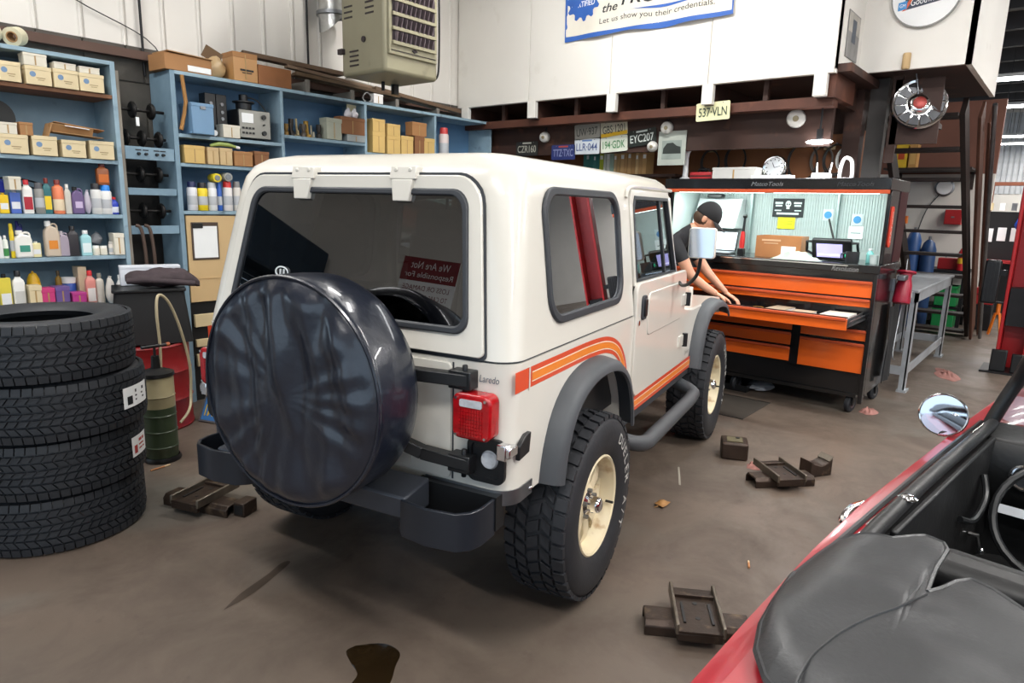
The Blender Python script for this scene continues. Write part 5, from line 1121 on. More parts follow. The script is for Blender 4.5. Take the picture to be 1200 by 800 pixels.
t = T('white_stand','white upright stand with flared top on the cabinet','stand',TXF+.26,2.97,TZ); MB().lathe([(0,0),(.05,0),(.05,.015),(.026,.03),(.022,.20),(.03,.25),(.05,.275),(.05,.29),(0,.29)],n=18).build('column',PAPER,t); MB().bx(-.02,.02,-.09,.09,.29,.31).build('cross_bar',PAPER,t,bevel=.006)
t = T('router','small white box with aerials on the cabinet top','router',TXF+.26,1.73,TZ); MB().bx(-.05,.05,-.07,.07,0,.05).build('router_body',PAPER,t,bevel=.008); [MB().cyl((.04,q*.05,.04),(.05,q*.06,.14),.006,n=6).build('aerial',PAPER,t) for q in (-1,1)]
t = T('white_hook','white curved bracket at the right end of the cabinet top','bracket',TXF+.26,1.54,TZ); MB().tube(curve_pts([(0,.05,0),(0,.045,.10),(0,.02,.17),(0,-.03,.15),(0,-.045,.06),(0,-.045,.0)],5),.014,8).build('hook',PAPER,t); MB().bx(-.03,.03,-.06,.06,0,.012).build('foot_plate',PAPER,t)
t = T('parts_tray','low pale tray beside the clock on the cabinet top','tray',TXF+.12,2.09,TZ); MB().bx(-.05,.05,-.17,.17,0,.012).build('tray_base',PAPER,t); MB().bx(-.05,-.045,-.17,.17,.012,.03).bx(.045,.05,-.17,.17,.012,.03).build('tray_lip',PAPER,t)
t = T('black_pouch','black crumpled pouch on the far cabinet top','pouch',TXF+.50,2.90,TZ); bag(t,.18,.10,'#222224','')
# contents of the open drawer
random.seed(5)
GZ = .776
for i in range(16):
    y = 2.10+jit(.12); x = TXF-.40+random.random()*.30
    t = T('socket','small steel socket in the open drawer under the hand','socket',x,y,GZ,random.random()*3,'loose sockets in the open drawer'); r_ = .011+random.random()*.006
    MB().lathe([(r_*.6,0),(r_,0),(r_,.03),(r_*.8,.035),(r_*.6,.035)],n=10,closed=True).build('socket_wall',STEEL if i % 3 else BLACKP,t); MB().cyl((0,0,.005),(0,0,.014),r_*.55,n=6).build('socket_core',BLACKP,t)
for (y,x,w_,d_,c,lab) in ((1.36,TXF-.19,.20,.26,'#ece6da','white manual lying at the open drawer end'),(1.60,TXF-.30,.16,.20,'#b5a58e','tan booklet lying left of the white manual'),(1.80,TXF-.22,.15,.24,'#a99a84','tan folder lying in the middle of the drawer')):
    t = T('manual',lab,'booklet',x,y,GZ+.03,.08*jit(1)); MB().bx(-d_/2,d_/2,-w_/2,w_/2,-.03,.03).build('page_block',PAPER,t); MB().bx(-d_/2-.002,d_/2+.002,-w_/2-.002,w_/2+.002,.03,.034).build('cover',col_mat(c),t)
t = T('tape_roll','yellow tape roll among the sockets','roll',TXF-.12,2.02,GZ); MB().lathe([(.03,0),(.045,0),(.045,.035),(.03,.035)],n=20,closed=True).build('roll_body',mat('tape_yellow','#e2a832',.4),t); MB().lathe([(.026,0),(.03,0),(.03,.035),(.026,.035)],n=18,closed=True).build('core',CARD,t)
# beneath the cabinet
t = T('parts_bag','clear bag of parts under the tool cabinet','bag',TXF+.25,2.05,0); bag(t,.30,.09,'#8f949a','')
t = T('floor_tray','black drip tray pushed under the tool cabinet','tray',TXF+.18,2.45,0); MB().bx(-.16,.16,-.35,.35,0,.01).build('tray_base',BLACKP,t); MB().bx(-.16,-.15,-.35,.35,.01,.06).bx(.15,.16,-.35,.35,.01,.06).bx(-.15,.15,-.35,-.34,.01,.06).bx(-.15,.15,.34,.35,.01,.06).build('tray_wall',BLACKP,t)
# hung on the cabinet side
t = T('grease_gun','red grease gun with white lettering hung on the cabinet side','grease gun',6.52,1.07,.88); RG = mat('gun_red','#9e1c34',.35)
MB().lathe([(0,0),(.065,0),(.07,.02),(.06,.16),(.045,.22),(.05,.25),(.075,.26),(.075,.275),(0,.275)],(-.02,0,0),(.25,0,1),20).build('reservoir',RG,t); MB().bx(-.16,-.02,-.03,.03,.20,.245).build('pump_head',STEEL,t,bevel=.008)
MB().bar((.03,0,.20),(.24,0,.14),.05,.025).build('trigger_lever',RG,t,bevel=.006); text('print_lines','A5',PAPER,t,(-.01,-.0685,.08),'ny',.07,.055); MB().bx(-.03,.03,.06,.085,.10,.2).build('hanger',STEEL,t)
o = MB().tube(curve_pts([(6.72,1.10,1.24),(6.62,1.08,.9),(6.46,1.07,.52),(6.42,1.06,.42),(6.45,1.05,.40)],5),.006,6).build('bent_wire',STEEL); tag(o,'bent steel wire hanging down the cabinet side','wire')
def apr(u_,v_): return (6.35+.36*v_+.02*sin(5*u_), 1.128-.022*(1+sin(9*v_+3*u_))*.5-.01*u_, .86-.66*u_)
o = MB().grid(apr,12,16).build('black_apron',mat('black_cloth','#1c1c1e',.85,bump=.3),solid=.004); tag(o,'black cloth apron hanging on the cabinet side','apron')
# ================================================================== MECHANIC
def skin_body(name, nodes, edges, root, sub=2):
    me = bpy.data.meshes.new(name); me.from_pydata([n[:3] for n in nodes], edges, []); o = bpy.data.objects.new(name, me); COL.objects.link(o)
    md = o.modifiers.new('skin','SKIN'); md.use_smooth_shade = True; md.branch_smoothing = .6
    for i, n in enumerate(nodes):
        r = n[3]; me.skin_vertices[0].data[i].radius = r if isinstance(r, tuple) else (r, r)
        me.skin_vertices[0].data[i].use_root = (i == root)
    sd = o.modifiers.new('s','SUBSURF'); sd.levels = sub; sd.render_levels = sub
    dg = bpy.context.evaluated_depsgraph_get(); dg.update(); r = bpy.data.meshes.new_from_object(o.evaluated_get(dg)); bpy.data.objects.remove(o); return r
SHIRT = mat('charcoal_tshirt','#26272b',.85,var=.2,scale=12,bump=.2); JEANS = mat('dark_trousers','#22262e',.85,var=.2,scale=14); SKIN = mat('skin','#d9a184',.5,var=.08,scale=10); BOOT = mat('work_boot','#2a211b',.6)
PX, PY = 5.22, 2.80
nodes = [(PX,PY,.94,(.15,.12)),(PX+.03,PY-.09,1.13,(.145,.115)),(PX+.08,PY-.20,1.31,(.17,.12)),(PX+.11,PY-.27,1.405,(.10,.09)),(PX+.135,PY-.325,1.455,(.055,.055)),(PX+.15,PY-.355,1.49,(.055,.055)),
 # near arm (toward the camera)
 (PX-.06,PY-.25,1.375,(.070,.065)),(PX-.03,PY-.32,1.235,(.056,.056)),(PX+.015,PY-.385,1.085,(.043,.045)),(PX+.12,PY-.48,.985,(.038,.036)),(PX+.205,PY-.555,.925,(.026,.022)),
 # far arm
 (PX+.26,PY-.20,1.37,(.070,.065)),(PX+.33,PY-.28,1.23,(.056,.056)),(PX+.38,PY-.36,1.10,(.043,.045)),(PX+.40,PY-.46,1.0,(.036,.034)),(PX+.40,PY-.56,.915,(.026,.022)),
 # legs
 (PX-.10,PY+.02,.84,(.105,.10)),(PX-.11,PY+.03,.50,(.070,.070)),(PX-.11,PY+.08,.10,(.050,.050)),(PX-.10,PY-.03,.045,(.045,.040)),(PX-.09,PY-.14,.035,(.038,.030)),
 (PX+.11,PY+.04,.84,(.105,.10)),(PX+.12,PY+.06,.50,(.070,.070)),(PX+.12,PY+.12,.10,(.050,.050)),(PX+.13,PY+.01,.045,(.045,.040)),(PX+.14,PY-.10,.035,(.038,.030))]
edges = [(0,1),(1,2),(2,3),(3,4),(4,5),(2,6),(6,7),(7,8),(8,9),(9,10),(2,11),(11,12),(12,13),(13,14),(14,15),(0,16),(16,17),(17,18),(18,19),(19,20),(0,21),(21,22),(22,23),(23,24),(24,25)]
bmz = skin_body('person_body', nodes, edges, 0, 3)
bm = bmesh.new(); bm.from_mesh(bmz)
extra = MB()
# head: an egg turned down toward the drawer, facing -y and a little +x
HC = Vector((PX+.175,PY-.42,1.545)); hf = Vector((.28,-.80,-.53)).normalized(); hr = hf.cross(Vector((0,0,1))).normalized(); hu = hr.cross(hf).normalized()
def HP(a,b_,c_): return HC+hf*a+hr*b_+hu*c_
sp_ = MB().sphere((0,0,0),1,24,18); hv = []
for (x,y,z) in sp_.v:
    a,b_,c_ = x*.100, y*.076, z*.118
    if c_ < 0: a *= 1-.12*(c_/-.118)**2; b_ *= 1+ .28*(c_/.118)*abs(c_/.118)
    if x > .2 and -.35 < z < .0 and abs(y) < .35: a += .026*(1-abs(y)/.35)*(1-abs(z+.18)/.18 if abs(z+.18) < .18 else 0)     # nose
    if x > .5 and abs(z-.12) < .1: a -= .008                                                                                 # eye line
    if x > .4 and -.62 < z < -.40 and abs(y) < .4: a += .006*sin((z+.62)/.22*4*pi)                                           # lips
    hv.append(HP(a,b_,c_))
extra.add(hv, sp_.f)
for s in (-1,1):
    e = MB().sphere((0,0,0),1,12,8); extra.add([HP(-.008+x*.020, s*.076+y*.010, -.005+z*.032) for x,y,z in e.v], e.f)   # ears
# hands: palm plus five unequal bent fingers each
def hand(w_, d, side, up):
    d = Vector(d).normalized(); up = (Vector(up)-d*Vector(up).dot(d)).normalized(); sd = d.cross(up)*side; w_ = Vector(w_)
    pr_ = [w_+d*k for k in (-.02,.02,.055,.085)]; rings = []
    for p, a, b_ in zip(pr_, (.026,.034,.042,.040), (.020,.016,.014,.012)): rings.append([p+sd*a*cos(t)+up*b_*sin(t) for t in [2*pi*i/10 for i in range(10)]])
    extra.loft(rings)
    for k,(off,ln,c) in enumerate(((-.030,.060,.7),(-.010,.072,.6),(.010,.076,.6),(.029,.068,.65))):
        p0 = w_+d*.078+sd*off; p1 = p0+d*ln*.42-up*ln*.12*c; p2 = p1+d*ln*.32-up*ln*.34*c; p3 = p2+d*ln*.16-up*ln*.36*c
        extra.tube([p0,p1,p2,p3],[.0095,.009,.0082,.007],8)
    p0 = w_+d*.02+sd*.034; p1 = p0+sd*.022+d*.028-up*.010; p2 = p1+sd*.004+d*.028-up*.014
    extra.tube([p0,p1,p2],[.012,.0105,.008],8)
hand((PX+.205,PY-.555,.925),(.55,-.70,-.42),1,(.1,-.2,1)); hand((PX+.40,PY-.56,.915),(.1,-.85,-.45),-1,(.1,-.2,1))
nbase = len(bm.faces); nv = [bm.verts.new(v_) for v_ in extra.v]; bm.verts.index_update()
for f in extra.f:
    try: bm.faces.new([nv[i] for i in f])
    except ValueError: pass
bmesh.ops.recalc_face_normals(bm, faces=bm.faces); bm.faces.index_update()
NV3 = [Vector(q[:3]) for q in nodes]
KIND = {(0,1):0,(1,2):0,(2,3):0,(2,6):0,(6,7):0,(2,11):0,(11,12):0,(0,16):1,(16,17):1,(17,18):1,(0,21):1,(21,22):1,(22,23):1,(18,19):3,(19,20):3,(23,24):3,(24,25):3}
nbody = nbase
for f in bm.faces:
    f.smooth = True; c_ = f.calc_center_median(); m_ = 2
    if f.index < nbody:
        best = None
        for (i, j) in edges:
            p, q = NV3[i], NV3[j]; d = q-p; u_ = max(0, min(1, (c_-p).dot(d)/d.length_squared)); dist = (c_-(p+d*u_)).length-(nodes[i][3][0]*(1-u_)+nodes[j][3][0]*u_)
            if best is None or dist < best[0]: best = (dist, i, j, u_)
        _, i, j, u_ = best; m_ = KIND.get((i, j), 2)
        if (i, j) in ((7,8),(12,13)) and u_ < .22: m_ = 0
        if (i, j) == (3,4) and u_ < .5: m_ = 0
    f.material_index = m_
bm.to_mesh(bmz); bm.free()
for m_ in (SHIRT,JEANS,SKIN,BOOT): bmz.materials.append(m_)
per = obj('person', bmz, None); tag(per,'mechanic in charcoal t-shirt and black cap leaning over the open drawer','person')
cap = MB(); cv = []
sp_ = MB().sphere((0,0,0),1,24,12)
keep = [i for i,(x,y,z) in enumerate(sp_.v)]
cap.add([HP(x*.110-.004, y*.086, (max(z,-.05))*.126+.022) for x,y,z in sp_.v], sp_.f)
br = []
for i in range(13):
    t_ = -1.15+2.3*i/12; br.append((HP(.085*cos(t_)+.02,.082*sin(t_),.018), HP(.085*cos(t_)+.02+.085*cos(t_*.8),.078*sin(t_),.0-.012)))
cap.add([p for q in br for p in q]+[p-hu*.004 for q in br for p in q], [(2*i,2*i+2,2*i+3,2*i+1) for i in range(12)]+[(26+2*i+1,26+2*i+3,26+2*i+2,26+2*i) for i in range(12)]+[(2*i+1,2*i+3,29+2*i,27+2*i) for i in range(12)])
cap.build('cap',mat('black_cap','#1b1b1e',.8,var=.2),per,ang=60)
hs = MB().sphere((0,0,0),1,20,12); MB().add([HP(-.016+x*.094, y*.080, -.012+z*.075) for x,y,z in hs.v], hs.f).build('hair',mat('brown_hair','#4a3524',.7,var=.3,scale=40),per)
# ================================================================== UPPER WALL AND LOFT THINGS
t = thing('banner','white cloth banner with blue border, gear emblem and slanted lettering','banner',(5.735,3.27,3.42))
BLUB = mat('banner_blue','#2f5fb0',.6); BCL = mat('banner_cloth','#ddd8cb',.75,var=.1,scale=3,bump=.1)
def bz_(y,z): return -.012-.010*sin(y*7+z*3)-.008*sin(y*13+1)
def ban(y0,y1,z0,z1,off,nu=28,nv=5):
    def f(u_,v_):
        y = y0+(y1-y0)*u_; z = z0+(z1-z0)*v_; sag = .010*sin(y*6)+.006*sin(y*11)
        return (bz_(y,z)-off, y, z+sag*(1-v_)*.9)
    return MB().grid(f,nu,nv)
ban(-.83,.87,-.22,.42,0).build('cloth',BCL,t,solid=.003)
ban(-.83,.87,-.225,-.185,.002).build('border',BLUB,t); ban(.845,.87,-.22,.42,.002,2,8).build('border',BLUB,t); ban(-.83,-.815,-.22,.42,.002,2,8).build('border',BLUB,t)
def ontext(s_,yc,zc,w_,h_,m_,shear=0.,bold=0.,name='lettering',off=.0035):
    mb = text_mb(s_,w_,h_,0,shear,bold); vs = []
    for (a,b_,_) in mb.v:
        y = yc-a; z = zc+b_; v_ = (z+.22)/.64; vs.append((bz_(y,z)-off, y, z+(.010*sin(y*6)+.006*sin(y*11))*(1-v_)*.9))
    me = bpy.data.meshes.new(name); me.from_pydata(vs,[],mb.f); return obj(name,me,m_,t)
ontext('the',.36,.01,.16,.075,INK,.25,.01); ontext('PROVEN',-.12,.06,.72,.12,INK,.25,.02)
ontext('Let us show you their credentials.',-.10,-.105,1.13,.062,INK)
ban(-.45,.24,-.052,-.040,.0035,14,1).build('underline',BLUB,t)
gp = []
for i in range(48): r_ = .20 if (i//2) % 2 == 0 else .165; a = 2*pi*i/48; gp.append((r_*cos(a),r_*sin(a)))
gy, gz = .665, .135
MB().add([(bz_(gy-a,gz+b_)-.0035,gy-a,gz+b_+(.010*sin((gy-a)*6)+.006*sin((gy-a)*11))*(1-(gz+b_+.22)/.64)*.9) for a,b_ in gp]+[(bz_(gy,gz)-.0035,gy,gz)],[(i,(i+1)%48,48) for i in range(48)]).build('gear_emblem',BLUB,t)
ontext('CERTIFIED',.665,.09,.27,.05,PAPER,.1,.01,off=.0055)
t = thing('photo_print','faded photograph pinned on the loft return wall','picture',(6.10,1.597,2.99)); MB().bx(-.17,.17,-.004,.0,-.17,.17).build('print',mat('photo_grey','#8f8e8c',.5,var=.3,scale=9),t); MB().bx(-.16,.16,-.0055,-.004,.02,.16).build('print_upper',mat('photo_sky','#b9b4aa',.5,var=.3,scale=14),t); MB().bx(-.05,.06,-.006,-.0055,-.05,.12).build('print_figure',mat('photo_figure','#4c5868',.5,var=.4,scale=20),t)
t = thing('round_sign','round white dealer sign with striped emblem on the loft wall','sign',(6.385,1.17,3.30)); MB().lathe([(0,0),(.225,0),(.235,-.006),(.24,0),(.235,.01),(0,.01)],axis=(-1,0,0),n=48).build('disc',PAPER,t); MB().lathe([(.232,-.002),(.243,-.002),(.243,.012),(.232,.012)],axis=(-1,0,0),n=48,closed=True).build('sign_rim',mat('sign_rim_grey','#8a8a86',.4),t)
MB().prism([(.14,-.10),(-.20,-.045),(-.20,.08),(.14,.03)],'x',-.0125,-.0115).build('navy_band',mat('sign_navy','#3a4254',.5),t); MB().prism([(.155,-.105),(.13,-.10),(.02,.08),(.055,.08)],'x',-.0135,-.0125).build('orange_slash',mat('sign_orange','#cf5a34',.5),t); MB().prism([(.185,-.10),(.125,-.09),(.125,-.03),(.185,-.04)],'x',-.0145,-.0135).build('blue_square',mat('sign_blue','#3f8fd0',.5),t)
text('lettering','GM',PAPER,t,(-.0150,.155,-.065),'nx',.04,.025); text('lettering','Goodwrench',PAPER,t,(-.0140,-.03,-.035),'nx',.26,.05,.25,rot=.12)
t = thing('wall_box','small tan wall box near the lower edge of the loft wall','box',(6.385,1.25,2.82)); MB().lathe([(0,-.06),(.026,-.06),(.03,-.05),(.03,.05),(.026,.06),(0,.06)],n=16).build('box_body',TANB,t); MB().bx(0,.014,-.02,.02,-.05,.05).build('bracket',TANB,t)
HUBG = mat('hubcap_dark','#3c3d40',.35,.8); 
t = thing('hubcap','chrome wheel cover with red centre hanging below the loft','hubcap',(6.60,1.155,2.515)); ax_ = Vector((-.93,-.30,.22)).normalized()
MB().lathe([(0,.03),(.055,.028),(.075,.02),(.085,.004),(.13,.0),(.185,.008),(.20,.014),(.208,.0),(.20,-.012),(0,-.012)],axis=ax_,n=48).build('cover',CHROME,t)
a_ = Vector((1,0,0)); a_ = (a_-ax_*a_.dot(ax_)).normalized(); b2_ = ax_.cross(a_)
for i in range(12):
    t0 = 2*pi*(i+.08)/12; t1 = 2*pi*(i+.92)/12; vs = []
    for r_, h_ in ((.098,.006),(.165,.0105),(.180,.0115)):
        for tt in (t0,(t0+t1)/2,t1): vs.append((a_*cos(tt)+b2_*sin(tt))*r_+ax_*(h_+.001))
    MB().add(vs,[(0,1,4,3),(1,2,5,4),(3,4,7,6),(4,5,8,7)]).build('recess',HUBG,t)
MB().lathe([(0,.036),(.03,.035),(.046,.031),(.05,.028)],axis=ax_,n=28).build('red_centre',mat('hubcap_red','#9e3a34',.4,.3,var=.3,scale=40),t); MB().cyl((0,0,0),(.0,.05,.24),.004,n=6).build('hanger_wire',STEEL,t)
# licence plates on the dark header boards
def plate(yl, z, s_, c, ci, lab, tilt=0., x=5.985, band=None, sub_=None, h_=.152):
    t = thing('licence_plate',lab,'licence plate',(x,yl-.1525,z),0,'licence plates on the header boards'); t.rotation_euler = (tilt,0,0)
    MB().prism(rrect(-.1525,.1525,-h_/2,h_/2,.012,3),'x',-.002,.002).build('plate',mat('plate_'+c.strip('#'),c,.45,var=.08,scale=10),t)
    text('lettering',s_,mat('plate_ink_'+ci.strip('#'),ci,.5),t,(-.0035,0,-.005),'nx',.255,.075,0,.01)
    if band: MB().bx(-.003,-.002,-.15,.15,-h_/2+.004,-h_/2+.04).build('band',mat('plate_'+band.strip('#'),band,.5),t)
    for dy in (-.09,.09): MB().cyl((-.002,dy,h_/2-.012),(-.004,dy,h_/2-.012),.005,n=8).build('bolt',STEEL,t)
    if sub_: MB().bx(-.003,-.002,-.06,.06,h_/2-.026,h_/2-.010).build('state_line',mat('plate_'+sub_.strip('#'),sub_,.5),t)
    return t
plate(4.15,2.372,'UW·937','#9c9a92','#4a4a48','weathered grey licence plate, upper left of the four',-.08)
plate(3.835,2.385,'GBS·1201','#c9c4ae','#4a4a42','licence plate with a yellow lower band',-.10,band='#e0b21e')
plate(4.145,2.222,'LLR·044','#c9d0d6','#4a5a8a','white and blue licence plate, lower left of the four',0,sub_='#5a7ab0')
plate(3.825,2.235,'194·GDK','#d2d8ca','#4f8a5a','white licence plate with green letters and orange mark',-.06)
plate(3.515,2.285,'EYC207','#1c2420','#c9d0cc','black licence plate with pale letters',-.10,sub_='#c9d0cc')
plate(4.44,2.172,'TTZ·TXC','#26326a','#8a92b8','dark blue licence plate half hidden by the car roof',.0,sub_='#b0483c')
plate(4.93,2.225,'CZR160','#2a2a28','#b5b5a8','dark licence plate low at the shelf corner',.0,sub_='#c9c9bc')
plate(2.735,2.455,'537·VLN','#e2e0b4','#3a4a3c','pale yellow licence plate on the loft beam',-.03,x=5.80)
t = thing('car_picture','small framed picture of a dark car below the plates','picture',(5.985,3.04,2.175)); MB().bx(-.004,.004,-.14,.14,-.155,.155).build('mount',mat('picture_mount','#a9b0a8',.5),t); MB().bx(-.0055,-.004,-.10,.10,-.10,.07).build('print',mat('picture_grey','#8f9a94',.5,var=.2,scale=8),t); MB().prism([(.09,-.05),(.085,.0),(.05,.045),(-.01,.05),(-.05,.02),(-.09,.01),(-.095,-.05)],'x',-.0065,-.0055).build('car_shape',mat('picture_car','#2a302e',.5),t)
BULBG = mat('frosted_glass','#c9c8c2',.3,var=.1)
for (x,y,z,r_,lab) in ((5.98,4.53,2.335,.055,'pale porcelain lamp holder by the loft beam, left one'),(6.10,4.45,2.32,.05,'pale porcelain lamp holder by the loft beam, behind the first'),(5.98,3.10,2.36,.058,'round porcelain lamp holder above the car picture'),(5.98,3.24,2.195,.05,'small porcelain lamp holder under the black plate'),(5.98,1.93,2.375,.075,'frosted globe lamp under the loft joists')):
    t = thing('lamp_holder',lab,'lamp',(x,y,z)); MB().lathe([(0,.06),(r_*.5,.058),(r_*.9,.04),(r_,.015),(r_,-.005),(0,-.005)],axis=(-1,-.25,-.1),n=24).build('globe',BULBG,t); MB().cyl((0,0,0),(.02,.0,.1),.012,n=8).build('stem',DARKMET,t); MB().lathe([(0,.064),(r_*.3,.063),(r_*.35,.055)],axis=(-1,-.25,-.1),n=14).build('socket',mat('socket_brass','#8f8468',.4,.4),t)
t = thing('work_light','lit oval work light under the loft, over the cabinet end','work light',(5.95,1.72,2.18)); MB().sphere((0,0,0),1,20,10,(.05,.105,.018)).build('diffuser',mat('lit_work_light','#ffffff',.4,emit=16.),t); MB().bx(-.02,.02,-.02,.02,.012,.10).build('bracket',DARKMET,t); MB().cyl((0,0,.1),(0,0,.26),.008,n=6).build('drop_rod',DARKMET,t)
l = bpy.data.lights.new('work_lamp','AREA'); l.shape='ELLIPSE'; l.size=.1; l.size_y=.22; l.energy=14; lo = bpy.data.objects.new('work_lamp',l); COL.objects.link(lo); lo.parent=t; lo.location=(0,0,-.03)
# manuals standing behind the plates
t = thing('book_shelf','plain plank shelf carrying the manuals under the plates','shelf',(6.45,3.75,1.96)); MB().bx(-.14,.14,-.60,.62,-.03,0).build('plank',DARKWOOD,t); [MB().bx(-.12,.10,q,q+.03,-1.96,-.03).build('support',DARKWOOD,t) for q in (-.55,.52)]
BC = ['#3f8078','#3f8078','#3f8078','#4a8a80','#3f8078','#b9c43a','#c9cdc0','#dfe0d4','#9fb8a8','#c9a97a','#b8935f','#c79f6c','#b98f5c','#c49a66','#a9804e','#c9a878','#b28a58','#bf9660']
BN = ['teal manual','teal manual','teal manual','teal manual','teal manual','lime green manual','pale grey manual','cream manual','sage green manual','tan manual','brown manual','tan manual','brown manual','tan manual','brown manual','tan manual','brown manual','tan manual']
yy = 4.26
ORD = ['first','second','third','fourth','fifth','sixth','seventh','eighth','ninth','tenth','eleventh','twelfth','thirteenth','fourteenth','fifteenth','sixteenth','seventeenth','last']
for i,c in enumerate(BC):
    w_ = .034+.012*((i*7) % 3)/2; h_ = .25+.02*((i*5) % 3)/2
    t = thing('manual','%s, %s in the row under the plates' % (BN[i],ORD[i]),'book',(6.40,yy-w_/2,1.961),0,'shop manuals in a row'); yy -= w_+.003
    MB().bx(-.07,.09,-w_/2,w_/2,0,h_).build('cover',col_mat(c),t,bevel=.002); MB().bx(-.0705,-.07,-w_/2+.006,w_/2-.006,h_*.6,h_*.75).build('spine_label',PAPER,t) if i % 2 else MB().bx(-.068,.091,-w_/2+.003,w_/2-.003,h_-.001,h_+.001).build('page_edge',PAPER,t)
# looped cables hung on the plywood
for i,(y,z,r_,c,lab) in enumerate(((3.02,2.10,.12,'#3a3432','thin dark cable loop on the plywood, first from the white stand'),(2.74,2.12,.13,'#211f1f','thick black cable loop hung above the white box'),(2.08,2.08,.17,'#2a2826','large dark cable coil hung right of the clock'),(1.93,2.10,.12,'#6a625c','grey cable coil hung near the work light'),(1.80,2.10,.13,'#242220','black cable coil hung second from the post'),(1.70,2.10,.10,'#d6d4ce','white cable loop hung beside the post'))):
    t = thing('cable_coil',lab,'cable',(6.835-.035*(i % 3),y,z),0,'cable coils on the plywood wall'); m_ = mat('cable_'+c.strip('#'),c,.45)
    for k in range(2): MB().tube([(-.012*k-.01,(r_+.012*k)*cos(a)*.75,(r_+.01*k)*sin(a)-.008*k) for a in [2*pi*i_/22 for i_ in range(22)]],.008,6,closed=True).build('loop',m_,t)
    MB().cyl((.014+.035*(i % 3),0,r_+.0),(-.04,0,r_+.012),.006,n=6).build('peg',STEEL,t)
for y,z,lab in ((3.02,2.22,'small cream tag on the plywood, far left'),(2.25,2.235,'small cream tag on the plywood above the clock'),(1.88,2.21,'small cream tag on the plywood near the work light')):
    t = thing('wall_tag',lab,'tag',(6.846,y,z)); MB().bx(-.003,.003,-.05,.05,-.018,.018).build('tag_card',CREAMCARD,t); MB().bx(-.004,-.003,-.03,.03,-.004,.004).build('tag_text',mat('faded_print','#9a8560',.7),t)
# ================================================================== UNIT HEATER
t = thing('unit_heater','khaki gas unit heater with louvred front hanging by the shelf wall','heater',(3.53,4.20,2.555))
KH = mat('khaki_enamel','#8f8a72',.45,var=.12,scale=3,dirt=('#5e5646',4,.66)); DK = mat('heater_dark','#2a2024',.6)
MB().bx(0,.56,.02,.55,.03,1.1).build('casing',KH,t,bevel=.03,seg=3); MB().bx(.03,.53,0,.03,.16,1.02).build('front_frame',KH,t,bevel=.006)
MB().bx(.06,.50,-.004,.004,.24,.63).build('louvre_recess',DK,t)
for r_ in range(4):
    MB().bx(.055,.505,-.022,.0,.232+r_*.102,.256+r_*.102).build('louvre_blade',KH,t)
    for k in range(9): MB().bar((.085+k*.046,-.002,.26+r_*.102),(.085+k*.046,-.022,.325+r_*.102),.005,.05,(0,1,0)).build('grille_fin',mat('fin_metal','#8f8288',.35,.5),t)
MB().bx(.05,.51,-.006,0,.655,.665).build('front_seam',DK,t); MB().bx(.12,.46,-.012,.0,.70,.80).build('upper_louvre',DK,t); MB().bx(.05,.51,-.006,0,.188,.192).build('front_seam',DK,t)
MB().prism([(.255,.215),(.285,.200),(.315,.215),(.285,.230)],'y',-.008,0).build('badge',DK,t)
for k in range(4): MB().bx(-.004,.002,.33,.44,.10+k*.035,.112+k*.035).build('side_vent',DK,t)
for k in range(3):
    MB().bx(-.004,.002,.40,.50,.46+k*.04,.472+k*.04).build('side_vent',DK,t); MB().bx(-.004,.002,.14,.24,.46+k*.04,.472+k*.04).build('side_vent',DK,t)
MB().cyl((.002,.26,.285),(-.012,.26,.285),.022,n=14).build('inspection_plug',DK,t); MB().bx(-.03,.0,.50,.56,.20,.24).build('side_bracket',DK,t)
MB().tube(curve_pts([(.59,.06,1.1),(.60,.05,.6),(.60,.05,.2),(.59,.06,.08),(.555,.08,.05)],6),.009,6).build('gas_pipe',BLACKP,t)
for x,y in ((.08,.1),(.48,.1),(.08,.48),(.48,.48)): MB().cyl((x,y,1.08),(x,y,ZC-2.555),.008,n=6).build('hanger_rod',DARKMET,t)
MB().cyl((.30,.40,.04),(.30,.40,-.04),.014,n=8).build('drain_stub',DARKMET,t); MB().bx(.42,.47,.40,.44,-.05,.04).build('gas_valve',DARKMET,t)
t = thing('foil_duct','crumpled silver foil duct on the white wall beside the heater','duct',(3.98,5.32,3.27)); 
def fd_(u_,v_):
    a = u_*2*pi; k = 1+.12*mnoise.noise(Vector((3*cos(a),3*sin(a),v_*6))); return (.13*cos(a)*k, .16+.13*sin(a)*k-.02, v_*1.4-.05+(.14*(1-v_)**6)*cos(a))
MB().grid(fd_,24,18).build('duct_skin',mat('foil','#b9bab8',.3,.85,var=.3,scale=9,bump=.5,bscale=14),t,ang=70); MB().lathe([(.13,0),(.15,0),(.15,.03),(.13,.03)],(0,.14,-.03),n=24,closed=True).build('collar',STEEL,t)
# ================================================================== RED CONVERTIBLE
REDP = mat('red_car_paint','#981a26',.28,var=.06,scale=3,coat=.5); LEATH = mat('black_leatherette','#121213',.45,var=.15,scale=8,bump=.12,bscale=45); CARPET = mat('black_carpet','#121213',.9,bump=.3)
CLOTH_T = mat('tonneau_vinyl','#2a2b2d',.40,var=.22,scale=4,bump=.08,bscale=90)
car = thing('convertible','red open convertible with black tonneau cover at the picture corner','car',(2.0,-.377,0),-.11)
def sec(x, hw, zs, zt, zc, zb=.19):
    """half outline from sill up over the shoulder to the centre line, mirrored"""
    h = [(hw*.93,zb),(hw*.985,zb+.12),(hw,zb+.30),(hw*1.0,zs-.06),(hw*.992,zs),(hw*.972,zs+.030),(hw*.94,zt-.012),(hw*.90,zt),(hw*.75,zt+(zc-zt)*.4),(hw*.4,zt+(zc-zt)*.85),(0,zc)]
    return [(x,y,z) for y,z in h]+[(x,-y,z) for y,z in reversed(h[:-1])]
